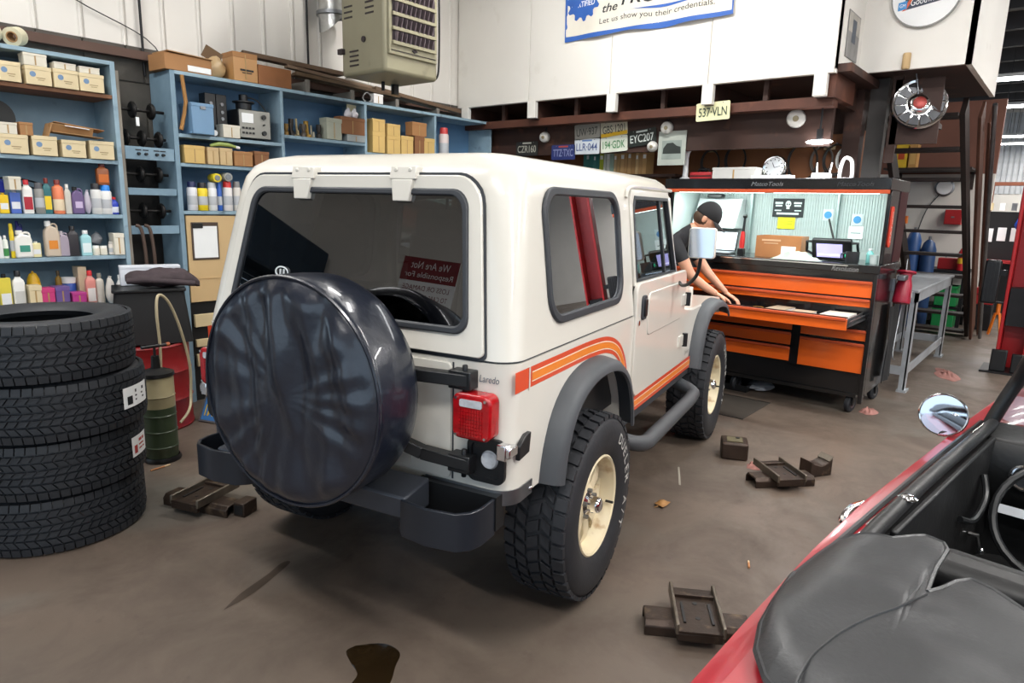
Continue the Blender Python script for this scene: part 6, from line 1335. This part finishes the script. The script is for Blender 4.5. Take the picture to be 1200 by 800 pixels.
SECS = [(-1.60,.56,.60,.66,.68),(-1.52,.62,.66,.71,.73),(-1.35,.67,.70,.755,.775),(-1.1,.705,.735,.785,.80),(-.8,.722,.755,.80,.815),(-.4,.75,.76,.805,.82),(0,.768,.76,.805,.82),(.5,.768,.755,.80,.82),(1.0,.770,.755,.80,.82),(1.3,.768,.76,.81,.86),(1.8,.765,.755,.80,.86),(2.2,.74,.73,.77,.82),(2.5,.69,.66,.70,.73),(2.62,.60,.58,.62,.64)]
body = MB().loft([sec(*s_) for s_ in SECS]).build('body_shell',REDP)
cpit = rrect(-.95,1.12,-.650,.650,.12,5)
cuts = [MB().prism(cpit,'z',.28,1.2).build('c',None)]
for xw in (-.72,1.62):
    for s in (-1,1): cuts.append(MB().cyl((xw,s*.50,.31),(xw,s*.95,.31),.345,n=36).build('c',None))
boolean(body,cuts); body.parent = car
MB().prism(rrect(-.94,1.11,-.645,.645,.12,5),'z',.27,.30).build('cockpit_floor',CARPET,car)
MB().prism(rrect(-.945,1.115,-.648,.648,.12,5),'z',.30,.79).build('tmp',None); tmp = bpy.data.objects['tmp']
inner = MB().prism(rrect(-.925,1.095,-.628,.628,.11,5),'z',.25,1.).build('c',None); boolean(tmp,[inner]); tmp.name = 'cockpit_lining'; tmp.data.materials.clear(); tmp.data.materials.append(LEATH); tmp.parent = car
for s in (-1,1):
    d = MB().bx(-.16,1.06,*sorted((s*.610,s*.630)),.34,.80).build('door_card',LEATH,car,bevel=.006)
    MB().tube(curve_pts([(-.40,s*.645,.800),(-.2,s*.648,.812),(.3,s*.652,.820),(1.10,s*.648,.818)],6),.022,10).build('door_top_roll',LEATH,d)
    MB().tube(curve_pts([(-.42,s*.690,.804),(.4,s*.692,.812),(1.12,s*.690,.812)],6),.009,6).build('window_seal',BLACKP,d)
    MB().bar((-.20,s*.672,.806),(1.1,s*.672,.812),.012,.008).build('bright_trim',CHROME,d)
    MB().tube(curve_pts([(.52,s*.60,.62),(.60,s*.575,.60),(.74,s*.575,.64),(.80,s*.60,.70)],5),.011,8).build('door_pull',BLACKP,d)
    MB().tube([(.72,s*.605,.50),(.73,s*.58,.50),(.80,s*.575,.42)],.007,6).sphere((.81,s*.572,.41),.014,8,6).build('window_winder',CHROME,d)
    MB().lathe([(.0,.012),(.014,.010),(.018,.004),(.026,.002),(.026,0)],(.01,s*.640,.832),(0,0,1),16).build('lock_button',CHROME,d)
    h = MB().tube(curve_pts([(-.02,s*.765,.70),(.01,s*.80,.705),(.10,s*.812,.71),(.19,s*.80,.705),(.22,s*.768,.70)],5),[.012]*21,8).bx(-.05,.25,*sorted((s*.76,s*.772)),.685,.715).build('door_handle',CHROME,car)
    pass
    mrr = MB().lathe([(0,.035),(.05,.030),(.078,.014),(.084,-.004),(.080,-.010),(.076,-.006)],(.90,s*.775,.865),(.98,s*.15,-.10),32).build('door_mirror',CHROME,car)
    MB().lathe([(0,-.006),(.077,-.006)],(.90,s*.775,.865),(.98,s*.15,-.10),32).build('mirror_glass',mat('mirror_silver','#dfe2ea',.03,1.,var=.0),mrr)
    MB().cyl((.90,s*.765,.79),(.905,s*.772,.80),.022,.014,12).cyl((.905,s*.772,.78),(.915,s*.776,.85),.009,n=8).build('mirror_stem',CHROME,mrr)
    # seats
    st_ = MB().box((.30,s*.31,.42),(.52,.48,.14)).build('seat_base',LEATH,car,bevel=.05,seg=3)
    MB().box((-.06,s*.31,.57),(.13,.48,.40),(0,-.28,0)).build('seat_back',LEATH,st_,bevel=.05,seg=3)
# tonneau cover: outline in car coordinates, puckered at the edges
FE = [(.692,-.60),(.690,-.48),(.679,-.385),(.637,-.36),(.576,-.345),(.524,-.275),(.485,-.28),(.469,-.315),(.466,-.42),(.452,-.535),(.433,-.50),(.420,-.445),(.40,-.42),(.36,-.43),(.30,-.47),(.18,-.52),(0,-.54)]
RE = [(.692,-.60),(.689,-.62),(.669,-.75),(.651,-.844),(.619,-.928),(.575,-.985),(.522,-1.021),(.40,-1.06),(.2,-1.09),(0,-1.10)]
def lerp(tab, y):
    y = abs(y)
    for (a,b_),(c_,d_) in zip(tab,tab[1:]):
        if c_ <= y <= a: return b_+(d_-b_)*((a-y)/(a-c_) if a != c_ else 0)
    return tab[-1][1]
ys = sorted({y for y,_ in FE}|{y for y,_ in RE}|{i*.03 for i in range(23)}); ys = [-y for y in reversed(ys) if y > 0]+ys
NV = 22; tv = []
def tz(x, y, xf_, xr_):
    e = min((.70-abs(y))/.10, (x-xr_)/.12+.12, 1.); e = max(0., e); base = .808+.048*(1-(1-min(e,1))**2)
    base += .006*max(0, 1-((abs(y)-.33)/.2)**2)*max(0, min(1, (x+.85)/.4)) + .010*mnoise.noise(Vector((x*5,y*5,1.)))*min(1,e) + .005*mnoise.noise(Vector((x*14,y*12,4.)))*min(1,e)
    base -= .007*max(0,1-(abs(abs(y)-.45)/.06))*max(0,min(1,(x+.7)/.2)); return base
for y in ys:
    xf_, xr_ = lerp(FE,y), lerp(RE,y)
    for j in range(NV+1): x = xr_+(xf_-xr_)*j/NV; tv.append((x,y,tz(x,y,xf_,xr_)))
n = len(ys); tf = [(i*(NV+1)+j,(i+1)*(NV+1)+j,(i+1)*(NV+1)+j+1,i*(NV+1)+j+1) for i in range(n-1) for j in range(NV)]
ton = MB().add(tv,tf).build('tonneau_cover',CLOTH_T,car,solid=.006,ang=60); ton['label'] = 'black vinyl tonneau cover'
edge = [Vector(tv[i*(NV+1)+NV]) for i in range(n)]; edge_r = [Vector(tv[i*(NV+1)]) for i in range(n)]
MB().tube(edge,.006,6).build('front_piping',CLOTH_T,ton); MB().tube(edge_r,.008,6).build('rear_piping',CLOTH_T,ton)
seam = curve_pts([(-1.02,.517,0),(-.886,.529,0),(-.746,.506,0),(-.636,.465,0),(-.55,.448,0)],6)
for s in (-1,1): MB().tube([(p.x,s*p.y,tz(p.x,p.y,-.4,-1.05)+.004) for p in seam],.0025,5).build('stitched_seam',CLOTH_T,ton)
# dash, wheel, screen
MB().prism([(1.0,.52),(.94,.60),(.93,.72),(.97,.80),(1.12,.83),(1.12,.52)],'y',-.64,.64).build('dashboard',LEATH,car,bevel=.01)
for y in (.50,.36): 
    g = MB().lathe([(.036,.0),(.046,.004),(.048,.014),(.042,.018),(.036,.012)],(.935,y,.685),(-.97,0,.1),26,closed=True).build('gauge_ring',CHROME,car); MB().lathe([(0,.006),(.038,.006)],(.935,y,.685),(-.97,0,.1),24).build('gauge_face',INK,g)
c0 = Vector((.62,.34,.66)); ax_ = Vector((-.88,0,.48)).normalized(); ua = Vector((0,1,0)); ub = ax_.cross(ua)
sw = MB().tube([c0+(ua*cos(a)+ub*sin(a))*.19 for a in [2*pi*i/32 for i in range(32)]],.013,8,closed=True).build('steering_wheel',BLACKP,car)
for a in (0,2.1,4.2): MB().bar(c0,c0+(ua*cos(a)+ub*sin(a))*.185,.03,.006,ax_).build('wheel_spoke',STEEL,sw)
MB().cyl(c0,c0-ax_*.34,.022,n=10).build('steering_column',BLACKP,sw); MB().lathe([(0,.03),(.03,.028),(.045,.01),(.045,0)],c0,ax_,20).build('horn_boss',CHROME,sw)
MB().bx(.1,.9,-.08,.08,.30,.46).build('transmission_tunnel',CARPET,car,bevel=.03); MB().cyl((.55,0,.46),(.50,0,.60),.009,n=8).sphere((.498,0,.61),.022,12,8).build('gear_lever',CHROME,car)
ws = MB().tube(curve_pts([(1.13,.668,.79),(1.15,.635,.90),(1.16,.60,1.0),(1.13,.56,1.11),(1.11,.48,1.15),(1.10,0,1.17),(1.11,-.48,1.15),(1.13,-.56,1.11),(1.16,-.60,1.0),(1.15,-.635,.90),(1.13,-.668,.79)],5),.026,10).build('windscreen_frame',BLACKP,car)
gp_ = [(1.14,.65,.815),(1.155,.62,.92),(1.16,.59,1.0),(1.13,.54,1.10),(1.11,.47,1.14),(1.11,-.47,1.14),(1.13,-.54,1.10),(1.16,-.59,1.0),(1.155,-.62,.92),(1.14,-.65,.815)]
MB().add(gp_,[(0,1,8,9),(1,2,7,8),(2,3,6,7),(3,4,5,6)]).build('windscreen_glass',CLEARG,ws)
MB().box((1.09,0,1.12),(.02,.20,.06)).build('rear_view_mirror',BLACKP,ws)
me_c = tyre_body(.30,.18,.185,40).mesh('car_tyre'); me_r = MB().lathe([(0,.05),(.06,.055),(.10,.04),(.17,.05),(.185,.075),(.19,.07),(.18,-.05),(0,-.05)],axis=(1,0,0),n=32).mesh('car_rim')
for xw in (-.72,1.62):
    for s in (-1,1):
        w_ = bpy.data.objects.new('wheel',None); COL.objects.link(w_); w_.parent = car; w_.location = (xw,s*.645,.302); w_.rotation_euler = (0,0,s*pi/2)
        obj('tyre',me_c,RUBBER,w_); obj('rim',me_r,STEEL,w_)
MB().tube(curve_pts([(-1.50,.68,.42),(-1.64,.60,.42),(-1.67,0,.42),(-1.64,-.60,.42),(-1.50,-.68,.42)],6),.035,10).build('rear_bumper',CHROME,car)
for s in (-1,1): MB().box((-1.60,s*.45,.56),(.05,.14,.08)).build('tail_lamp',REDL,car,bevel=.015)
# ================================================================== FLOOR THINGS: cast lift pads
RUST = mat('oily_cast_steel','#43362e',.42,.55,var=.35,scale=9,dirt=('#6b5a48',14,.58),bump=.15,bscale=40)
RUSTE = mat('worn_bright_edge','#7d7468',.35,.7,var=.3,scale=20)
def channel(mb, p0, p1, w, h, t=.012, lean=0.):
    """inverted U channel lying on the floor from p0 to p1"""
    p0, p1 = Vector(p0), Vector(p1); d = (p1-p0).normalized(); s = Vector((-d.y,d.x,0)); prof = [(-w/2,0),(-w/2,h-.02),(-w/2+.02,h),(w/2-.02,h),(w/2,h-.02),(w/2,0),(w/2-t,0),(w/2-t,h-.026),(w/2-.024,h-t),(-w/2+.024,h-t),(-w/2+t,h-.026),(-w/2+t,0)]
    return mb.loft([[p+s*a+Vector((0,0,b_)) for a,b_ in prof] for p in (p0,p1)])
def lift_pad(label, loc, rz, sx=1., block=True, tilt=0.):
    t = thing('lift_pad',label,'lift pad',loc,rz,'cast lift pads on the floor')
    channel(MB(),(-.20*sx,0,0),(.20*sx,0,0),.13,.060).build('cross_channel',RUST,t,bevel=.004)
    z = .062; L_, W2 = .15, .085
    tr = MB().box((0,.02,z+.008),(W2*2,L_*2,.014)).build('pad_plate',RUST,t,bevel=.003)
    for s in (-1,1): MB().box((s*W2,.02,z+.018),(.014,L_*2,.045)).build('plate_rail',RUSTE,tr,bevel=.004)
    MB().box((0,.02+L_*.55,z+.020),(W2*2,.016,.018)).build('plate_ridge',RUST,tr,bevel=.003)
    for s in (-1,1): MB().box((s*W2*.62,.02-L_*.2,z+.017),(.010,L_*.9,.006)).build('plate_groove',BLACKP,tr)
    for y in (-.06,.04): MB().cyl((0,.02+y,z+.010),(0,.02+y,z+.0165),.010,n=10).build('bolt_hole',BLACKP,tr)
    MB().box((0,.02-L_+.012,z-.012),(W2*2,.024,.036)).build('plate_lip',RUST,tr,bevel=.006)
    return t
lift_pad('cast steel lift pad on the floor beside the stacked tyres',(1.545,3.36,0),radians(-70),1.05)
t = thing('steel_block','square steel tube end lying under the lift pad near the tyres','steel block',(1.655,3.13,0),radians(20)); MB().bx(-.05,.05,-.035,.035,0,.075).build('tube_wall',RUST,t,bevel=.006); MB().bx(-.052,-.05,-.025,.025,.012,.062).build('tube_hole',BLACKP,t)
lift_pad('cast steel lift pad on the floor between the white car and the red convertible',(4.02,1.17,0),radians(-42),.95)
lift_pad('cast steel lift pad on the floor nearest the red convertible fender',(2.30,.925,0),radians(-58),1.0)
t = thing('steel_block','grimy cube shaped steel block beside the far lift pad','steel block',(4.27,1.56,0),radians(25)); MB().bx(-.085,.085,-.085,.085,0,.115).build('block_body',RUST,t,bevel=.014,seg=3); MB().box((.0,.0,.116),(.10,.10,.006)).build('worn_top',mat('greenish_wear','#6a6248',.5,.2,var=.4,scale=14),t); MB().cyl((.03,-.02,.115),(.03,-.02,.122),.014,n=10).build('bolt_hole',BLACKP,t)
t = thing('steel_saddle','rusty curved saddle block at the end of the far lift pads','steel block',(4.33,1.055,0),radians(-30)); MB().prism([(-.085,0),(.085,0),(.085,.115),(.055,.085),(0,.068),(-.055,.085),(-.085,.105)],'y',-.05,.05).build('saddle_body',RUST,t,bevel=.006); MB().prism([(.060,.09),(.085,.117),(.085,.121),(.056,.094)],'y',-.05,.05).build('worn_edge',RUSTE,t)
PINKR = mat('pink_shop_rag','#a5736a',.85,var=.25,scale=20,bump=.3)
def rag(label, loc, a, b_, seed, rz=0):
    t = thing('shop_rag',label,'rag',loc,rz,'pink rags on the floor')
    def f(u_,v_):
        r_ = u_; th = v_*2*pi; k = 1+.35*mnoise.noise(Vector((cos(th)*1.5,sin(th)*1.5,seed))); return (a*r_*cos(th)*k, b_*r_*sin(th)*k, max(.002,.028*(1-r_**2)*(1+mnoise.noise(Vector((r_*5*cos(th),r_*5*sin(th),seed)))*1.2)))
    MB().grid(f,8,28).build('cloth',PINKR,t,ang=60); MB().tube([(a*.2*cos(q),b_*.5*sin(q),.022) for q in (0,.8,1.6,2.6)],.008,6).build('fold',PINKR,t,ang=60)
rag('pink rag crumpled beside the cabinet caster',(6.07,1.12,0),.10,.07,1.)
rag('pink rag flat on the floor beyond the steel table',(8.15,.83,0),.30,.10,2.,.3)
rag('small pink rag between the steel block and the lift pad',(4.17,1.38,0),.06,.05,3.)
t = thing('leaf','dry curled leaf on the floor beside the rear wheel','leaf',(3.24,1.555,0)); MB().grid(lambda u_,v_: (.045*(u_-.5)*2*(1-.3*v_), .03*(v_-.5)*2, .010+.022*sin(pi*v_)*sin(pi*u_)+.008*abs(u_-.5)),8,8).build('blade',mat('dry_leaf','#a97a44',.7,var=.3,scale=30),t,solid=.002); MB().cyl((-.045,0,.012),(-.07,.01,.01),.0025,n=6).build('stalk',mat('dry_leaf','#a97a44',.7),t)
for x,y,rz,lab in ((2.93,.95,.4,'cigarette butt on the floor near the red fender'),(1.62,4.05,.1,'short orange straw on the floor beside the tyres')):
    t = thing('floor_scrap',lab,'scrap',(x,y,.006),rz); L_ = .03 if x > 2 else .06; MB().cyl((-L_,0,0),(L_*.4,0,0),.005,n=8).build('tube',mat('scrap_orange','#c98a5a',.6),t); MB().cyl((L_*.4,0,0),(L_,0,0),.005,n=8).build('tip',mat('scrap_tan','#e0c49a',.6),t)
# oil puddle
def blob(cx,cy,pts): return [(cx+a,cy+b_) for a,b_ in pts]
PUD = mat('dark_oil','#2b2012',.12,var=.35,scale=6,coat=.3)
pp = [Vector((a,b_,0)) for a,b_ in ((.06,.10),(.115,.02),(.10,-.06),(.03,-.09),(-.04,-.12),(-.11,-.12),(-.16,-.08),(-.13,-.02),(-.06,.0),(-.02,.06),(.02,.11))]
pc = curve_pts(pp+[pp[0]],5)[:-1]; ms = MB(); nq = len(pc); ms.add([(p.x,p.y,.0022) for p in pc]+[(p.x*1.04,p.y*1.04,.0003) for p in pc],[tuple(range(nq))]+[(i,(i+1)%nq,nq+(i+1)%nq,nq+i) for i in range(nq)])
o = ms.build('oil_puddle',PUD); o.location = (1.33,1.715,0); o.rotation_euler = (0,0,.25); tag(o,'dark wet oil puddle on the floor behind the white car','puddle')
sc2 = [Vector((a,b_,0)) for a,b_ in ((-.22,-.02),(-.1,.015),(.05,.03),(.16,.05),(.18,.02),(.05,-.01),(-.1,-.03))]; pc = curve_pts(sc2+[sc2[0]],5)[:-1]; nq = len(pc)
o = MB().add([(p.x,p.y,.0012) for p in pc],[tuple(range(nq))]).build('oil_smear',mat('dried_oil','#463a30',.5,var=.3,scale=12)); o.location = (1.36,2.465,0); o.rotation_euler = (0,0,.22); tag(o,'dried dark smear streaking the floor behind the spare wheel','stain')
# floor mat by the cabinet
t = thing('floor_mat','thin dark mat on the floor in front of the tool cabinet','mat',(5.42,2.12,0),.0); MB().bx(-.30,.30,-.30,.28,0,.005).build('mat_sheet',mat('dark_mat','#3d3832',.7,var=.2),t,bevel=.003); [MB().bx(q,q+.015,-.30,.28,0,.007).build('mat_edge',mat('mat_edge','#2a2724',.7),t) for q in (-.315,.30)]
# ================================================================== BEYOND THE CABINET
GALV = mat('galvanised_steel','#b9bec3',.42,.45,var=.2,scale=6)
t = thing('steel_table','bare grey steel work table standing past the tool cabinet','table',(0,0,0))
MB().bx(6.98,9.28,1.02,1.50,.93,.955).build('table_top',GALV,t,bevel=.004); MB().bx(7.0,9.26,1.03,1.05,.84,.93).bx(6.99,7.01,1.05,1.48,.84,.93).bx(9.25,9.27,1.05,1.48,.84,.93).build('apron',GALV,t)
for x in (7.0,9.15):
    for y in (1.03,1.44): 
        lg = MB().bx(x,x+.11,y,y+.012,.02,.93).bx(x,x+.012,y,y+.05,.02,.93).build('leg',GALV,t); MB().bx(x-.02,x+.13,y-.02,y+.06,.0,.02).build('leg_foot',GALV,lg)
[MB().bx(7.11,9.15,q,q+.015,.16,.24).build('lower_rail',GALV,t) for q in (1.035,1.45)]; [MB().bx(q,q+.02,1.08,1.44,.16,.24).build('end_rail',GALV,t) for q in (7.0,9.24)]
STW = mat('dark_stair_timber','#2a1d18',.6,var=.35,scale=4)
t = thing('loft_stairs','steep dark wooden open stairs climbing to the loft','stairs',(0,0,0))
KS = 1.12
def stx(z): return KS*(10.25-3.6*((z-1.609)/KS+1.609)/2.65)
for y in (.975,1.63): MB().bar((stx(0),y,.0),(stx(2.60),y,2.62),.045,.20).build('stringer',STW,t)
for k in range(10): z = 1.609+KS*(.25+k*.245-1.609); MB().bx(stx(z)-.16,stx(z)+.10,1.0,1.605,z-.035,z).build('tread',STW,t,bevel=.004)
BWN = mat('red_brown_boards','#5e3c2e',.55,var=.3,scale=3)
for k,(y,dx,lab) in enumerate(((.90,.55,'long brown board leaning along the stairs, first from the treads'),(.86,1.0,'long brown board leaning along the stairs, outer one'))):
    o = MB().bar((10.3+dx,y,.10),(7.75+dx,y+.0,2.66),.03,.26).build('leaning_board',BWN,bevel=.004); tag(o,lab,'board','boards leaning beside the stairs')
o = MB().cyl((10.9,.81,.03),(8.3,.80,2.70),.022,n=10).build('leaning_pipe',STEEL); tag(o,'bright steel pipe leaning with the boards beside the stairs','pipe')
o = MB().bx(6.62,6.66,1.0,1.35,2.2,2.72).bx(6.62,6.66,1.30,1.37,2.05,2.75).build('trim_2',DARKWOOD); o['kind'] = 'structure'
# lift post at the right edge
t = thing('lift_post','red steel vehicle lift post with black foot at the picture edge','lift post',(8.86,.36,0)); REDL2 = mat('lift_red','#b01e22',.35,var=.15,scale=3)
MB().bx(-.14,.14,-.13,-.10,.02,3.4).bx(-.14,.14,.10,.13,.02,3.4).bx(.11,.14,-.10,.10,.02,3.4).build('column',REDL2,t,bevel=.006); MB().bx(-.25,.25,-.22,.24,0,.02).build('base_plate',DARKMET,t)
MB().bx(-.20,-.14,.02,.16,.02,.25).bx(-.20,-.14,-.14,-.02,.02,.22).build('foot_guard',BLACKP,t,bevel=.01); MB().bx(-.10,.10,-.09,.09,.5,.9).build('carriage',DARKMET,t)
t = thing('rubber_guard','black ribbed rubber pad hanging on the lift post','pad',(8.76,.56,.72)); MB().bx(-.05,.05,-.0,.14,0,.46).build('pad_block',BLACKP,t,bevel=.02,seg=3)
for k in range(4): MB().bx(-.056,-.05,.015+k*.032,.030+k*.032,.03,.43).build('pad_rib',BLACKP,t)
MB().bx(-.03,.03,-.055,.0,.30,.36).build('hook_arm',DARKMET,t)
# things against the far partition
struct('wall_partition',MB().bx(12.35,12.45,1.05,4.5,0,2.25),OFFW,'white partition wall seen through the stairs'); struct('wall_partition_upper',MB().bx(12.35,12.45,1.05,4.5,2.25,3.3),mat('partition_plywood','#6e4434',.65,var=.2,scale=2),'brown boarded upper partition behind the stairs')
t = thing('yellow_carton','tall yellow carton on the shelf behind the stairs','carton',(11.6,2.15,2.30)); MB().bx(-.1,.1,-.075,.075,0,.33).build('carton_body',mat('yellow_card','#d9b22a',.6,var=.2,scale=9),t); MB().bx(-.102,-.1,-.04,.04,.12,.24).build('print_panel',mat('carton_print','#b8481e',.6),t)
t = thing('brown_folder','brown binder leaning beside the yellow carton','binder',(11.6,2.00,2.30)); MB().bx(-.1,.1,-.05,.05,0,.33).build('binder_body',col_mat('#b5884e'),t); MB().bx(-.102,-.1,-.035,.035,.05,.28).build('spine_label',col_mat('#c9a060'),t)
t = thing('high_shelf','dark plank shelf high behind the stairs','shelf',(11.6,1.8,2.27)); MB().bx(-.18,.75,-.55,.55,0,.028).build('plank',STW,t); [MB().bx(.70,.745,q,q+.04,-.25,0).build('shelf_bracket',STW,t) for q in (-.5,.46)]
t = thing('wall_gauge','round white wall gauge behind the stairs','gauge',(12.33,1.66,2.05)); MB().lathe([(0,.03),(.11,.03),(.13,.02),(.13,-.02),(0,-.02)],axis=(-1,0,0),n=28).build('gauge_case',STEEL,t); MB().lathe([(0,.032),(.105,.032)],axis=(-1,0,0),n=24).build('gauge_face',PAPER,t); MB().tube(curve_pts([(0,.05,-.1),(-.02,.2,-.35),(-.02,.3,-.8)],5),.008,6).build('gauge_lead',BLACKP,t)
t = thing('work_counter','long dark counter standing behind the stairs','counter',(12.0,1.75,0)); MB().bx(-.3,.3,-.60,.75,.80,.85).build('counter_top',DARKMET,t); [MB().bx(p,p+.05,q,q+.05,0,.8).build('leg',DARKMET,t) for p in (-.25,.2) for q in (-.60,.65)]; MB().bx(-.28,.28,-.58,.73,.28,.31).build('lower_shelf',DARKMET,t)
t = thing('engine_crane','orange steel hoist mast behind the stairs','hoist',(11.5,2.05,0)); OR2 = mat('hoist_orange','#d9711f',.4,var=.1); MB().bx(-.05,.05,-.05,.05,.08,1.75).build('mast',OR2,t,bevel=.006); [MB().bx(-.06,.06,-.09,.09,q,q+.11).build('mast_clamp',OR2,t) for q in (1.0,1.5)]; MB().bx(-.45,.30,-.06,.06,.03,.10).build('base_leg',OR2,t); MB().cyl((-.4,-.08,.05),(-.4,.08,.05),.05,n=12).build('caster',DARKMET,t)
for y,c,lab,h_ in ((1.82,'#2a4f86','tall blue gas cylinder behind the stairs',1.42),(1.62,'#26436e','darker blue gas cylinder next to the tall one',1.30)):
    t = thing('gas_cylinder',lab,'cylinder',(11.4,y,0),0,'gas cylinders behind the stairs'); MB().lathe([(0,0),(.095,0),(.10,.02),(.10,h_-.16),(.07,h_-.06),(.03,h_-.02),(0,h_-.02)],n=20).build('cylinder_body',mat('cyl_'+c.strip('#'),c,.4,var=.12),t); MB().cyl((0,0,h_-.03),(0,0,h_+.03),.02,n=10).cyl((-.03,0,h_+.01),(.03,0,h_+.01),.012,n=8).build('valve',STEEL,t)
t = thing('wall_cabinet','small red wall cabinet behind the stairs','cabinet',(12.27,1.48,1.62)); MB().bx(-.07,.075,-.11,.11,-.12,.10).build('cabinet_body',mat('cabinet_red','#9e1f22',.4),t,bevel=.005); MB().bx(-.076,-.07,-.10,.10,-.11,.09).build('door',mat('cabinet_red','#9e1f22',.4),t); MB().bx(-.084,-.076,-.02,.02,-.02,.0).build('handle',STEEL,t)
t = thing('red_tool_box','red metal tool box on the counter behind the stairs','tool box',(11.95,1.38,.851)); MB().bx(-.12,.12,-.16,.16,0,.16).build('box_body',mat('cabinet_red','#9e1f22',.4),t,bevel=.006); MB().tube([(0,-.08,.16),(0,-.07,.20),(0,.07,.20),(0,.08,.16)],.008,6).build('handle',STEEL,t)
t = thing('fire_bottle','red and yellow fire bottle hung right of the stairs counter','extinguisher',(11.75,1.235,.851)); MB().lathe([(0,0),(.05,0),(.052,.02),(.052,.26),(.03,.31),(.015,.33),(0,.33)],n=18).build('bottle_body',mat('bottle_red','#c02428',.35),t); MB().lathe([(.053,.1),(.053,.18)],n=18).build('yellow_band',mat('band_yellow','#e0b528',.5),t); MB().cyl((0,0,.32),(0,0,.38),.015,n=8).bx(-.05,.03,-.01,.01,.36,.375).build('valve',BLACKP,t)
for z0,lab in ((.315,'green plastic bin on the counter lower shelf'),(.0,'green plastic bin on the floor under the counter')):
    t = thing('green_bin',lab,'bin',(11.86,1.365,z0+.002),0,'green bins under the counter'); h_ = .30 if z0 else .27; MB().bx(-.14,.14,-.14,.14,0,h_).build('bin_body',mat('bin_green','#1f8a4a',.45,var=.1),t,bevel=.01); MB().bx(-.15,.15,-.15,.15,h_-.03,h_).build('bin_rim',mat('bin_green','#1f8a4a',.45),t)
t = thing('red_chest','red chest on the floor between the stairs and the lift post','chest',(12.0,.90,.22)); MB().bx(-.15,.15,-.11,.11,.16,.40).build('chest_body',mat('cabinet_red','#9e1f22',.4),t,bevel=.006); MB().bx(-.15,.15,-.11,.11,-.22,.155).build('chest_base',BLACKP,t,bevel=.006); MB().bx(-.156,-.15,-.10,.10,.30,.31).build('chest_seam',BLACKP,t)
t = thing('jack_stand','orange jack stand on the floor beside the lift post','jack stand',(11.6,.70,0)); 
for sx in (-1,1):
    for sy in (-1,1): MB().bar((sx*.09,sy*.07,0),(sx*.03,sy*.025,.30),.03,.012).build('leg',OR2,t)
MB().cyl((0,0,.28),(0,0,.44),.028,n=12).build('stand_tube',OR2,t); MB().bx(-.03,.03,-.07,.07,.44,.46).build('saddle',DARKMET,t)
t = thing('tool_rack','dark rack of hanging tools and white cards beyond the lift post','rack',(14.0,.95,0)); MB().bx(-.03,.03,-.50,.48,.0,1.72).build('rack_board',BLACKP,t); BF = mat('rack_brown','#7a4630',.6)
for a in ((-.05,.05,-.52,-.47,1.72,2.20),(-.05,.05,.22,.27,1.72,2.20),(-.05,.05,-.52,.27,2.14,2.20)): MB().bx(*a).build('frame_bar',BF,t)
for y,z in ((.20,1.22),(.02,1.24),(-.16,1.24),(-.30,1.30)): MB().bx(-.036,-.03,y-.06,y+.06,z,z+.22).build('white_card',PAPER,t)
for k in range(5): MB().bx(-.10,-.03,-.45+k*.16,-.38+k*.16,1.74,1.86).build('jar_row',[PAPER,CREAMCARD,STEEL][k % 3],t)
t = thing('blue_bag','bright blue bundle hung on the dark rack','bag',(13.80,.72,1.42)); bag(t,.22,.24,'#2456c8','')
t = thing('work_shelf','red edged shelf beyond the lift post','shelf',(13.6,.95,.60)); MB().bx(-.2,.35,-.45,.4,.30,.33).build('shelf_board',mat('cabinet_red','#9e1f22',.4),t); [MB().bx(p,p+.04,q,q+.04,-.6,.30).build('shelf_leg',DARKMET,t) for p in (-.2,.31) for q in (-.45,.36)]

o = MB().add([(0,0,.0008),(.012,.004,.0008),(.20,-.22,.0008),(.19,-.225,.0008)],[(0,1,2,3)]).build('chalk_streak',mat('chalk_grey','#a9a294',.8)); o.location = (3.57,1.60,0); o.rotation_euler = (0,0,1.35); tag(o,'pale scratch on the floor beside the step bar','mark')
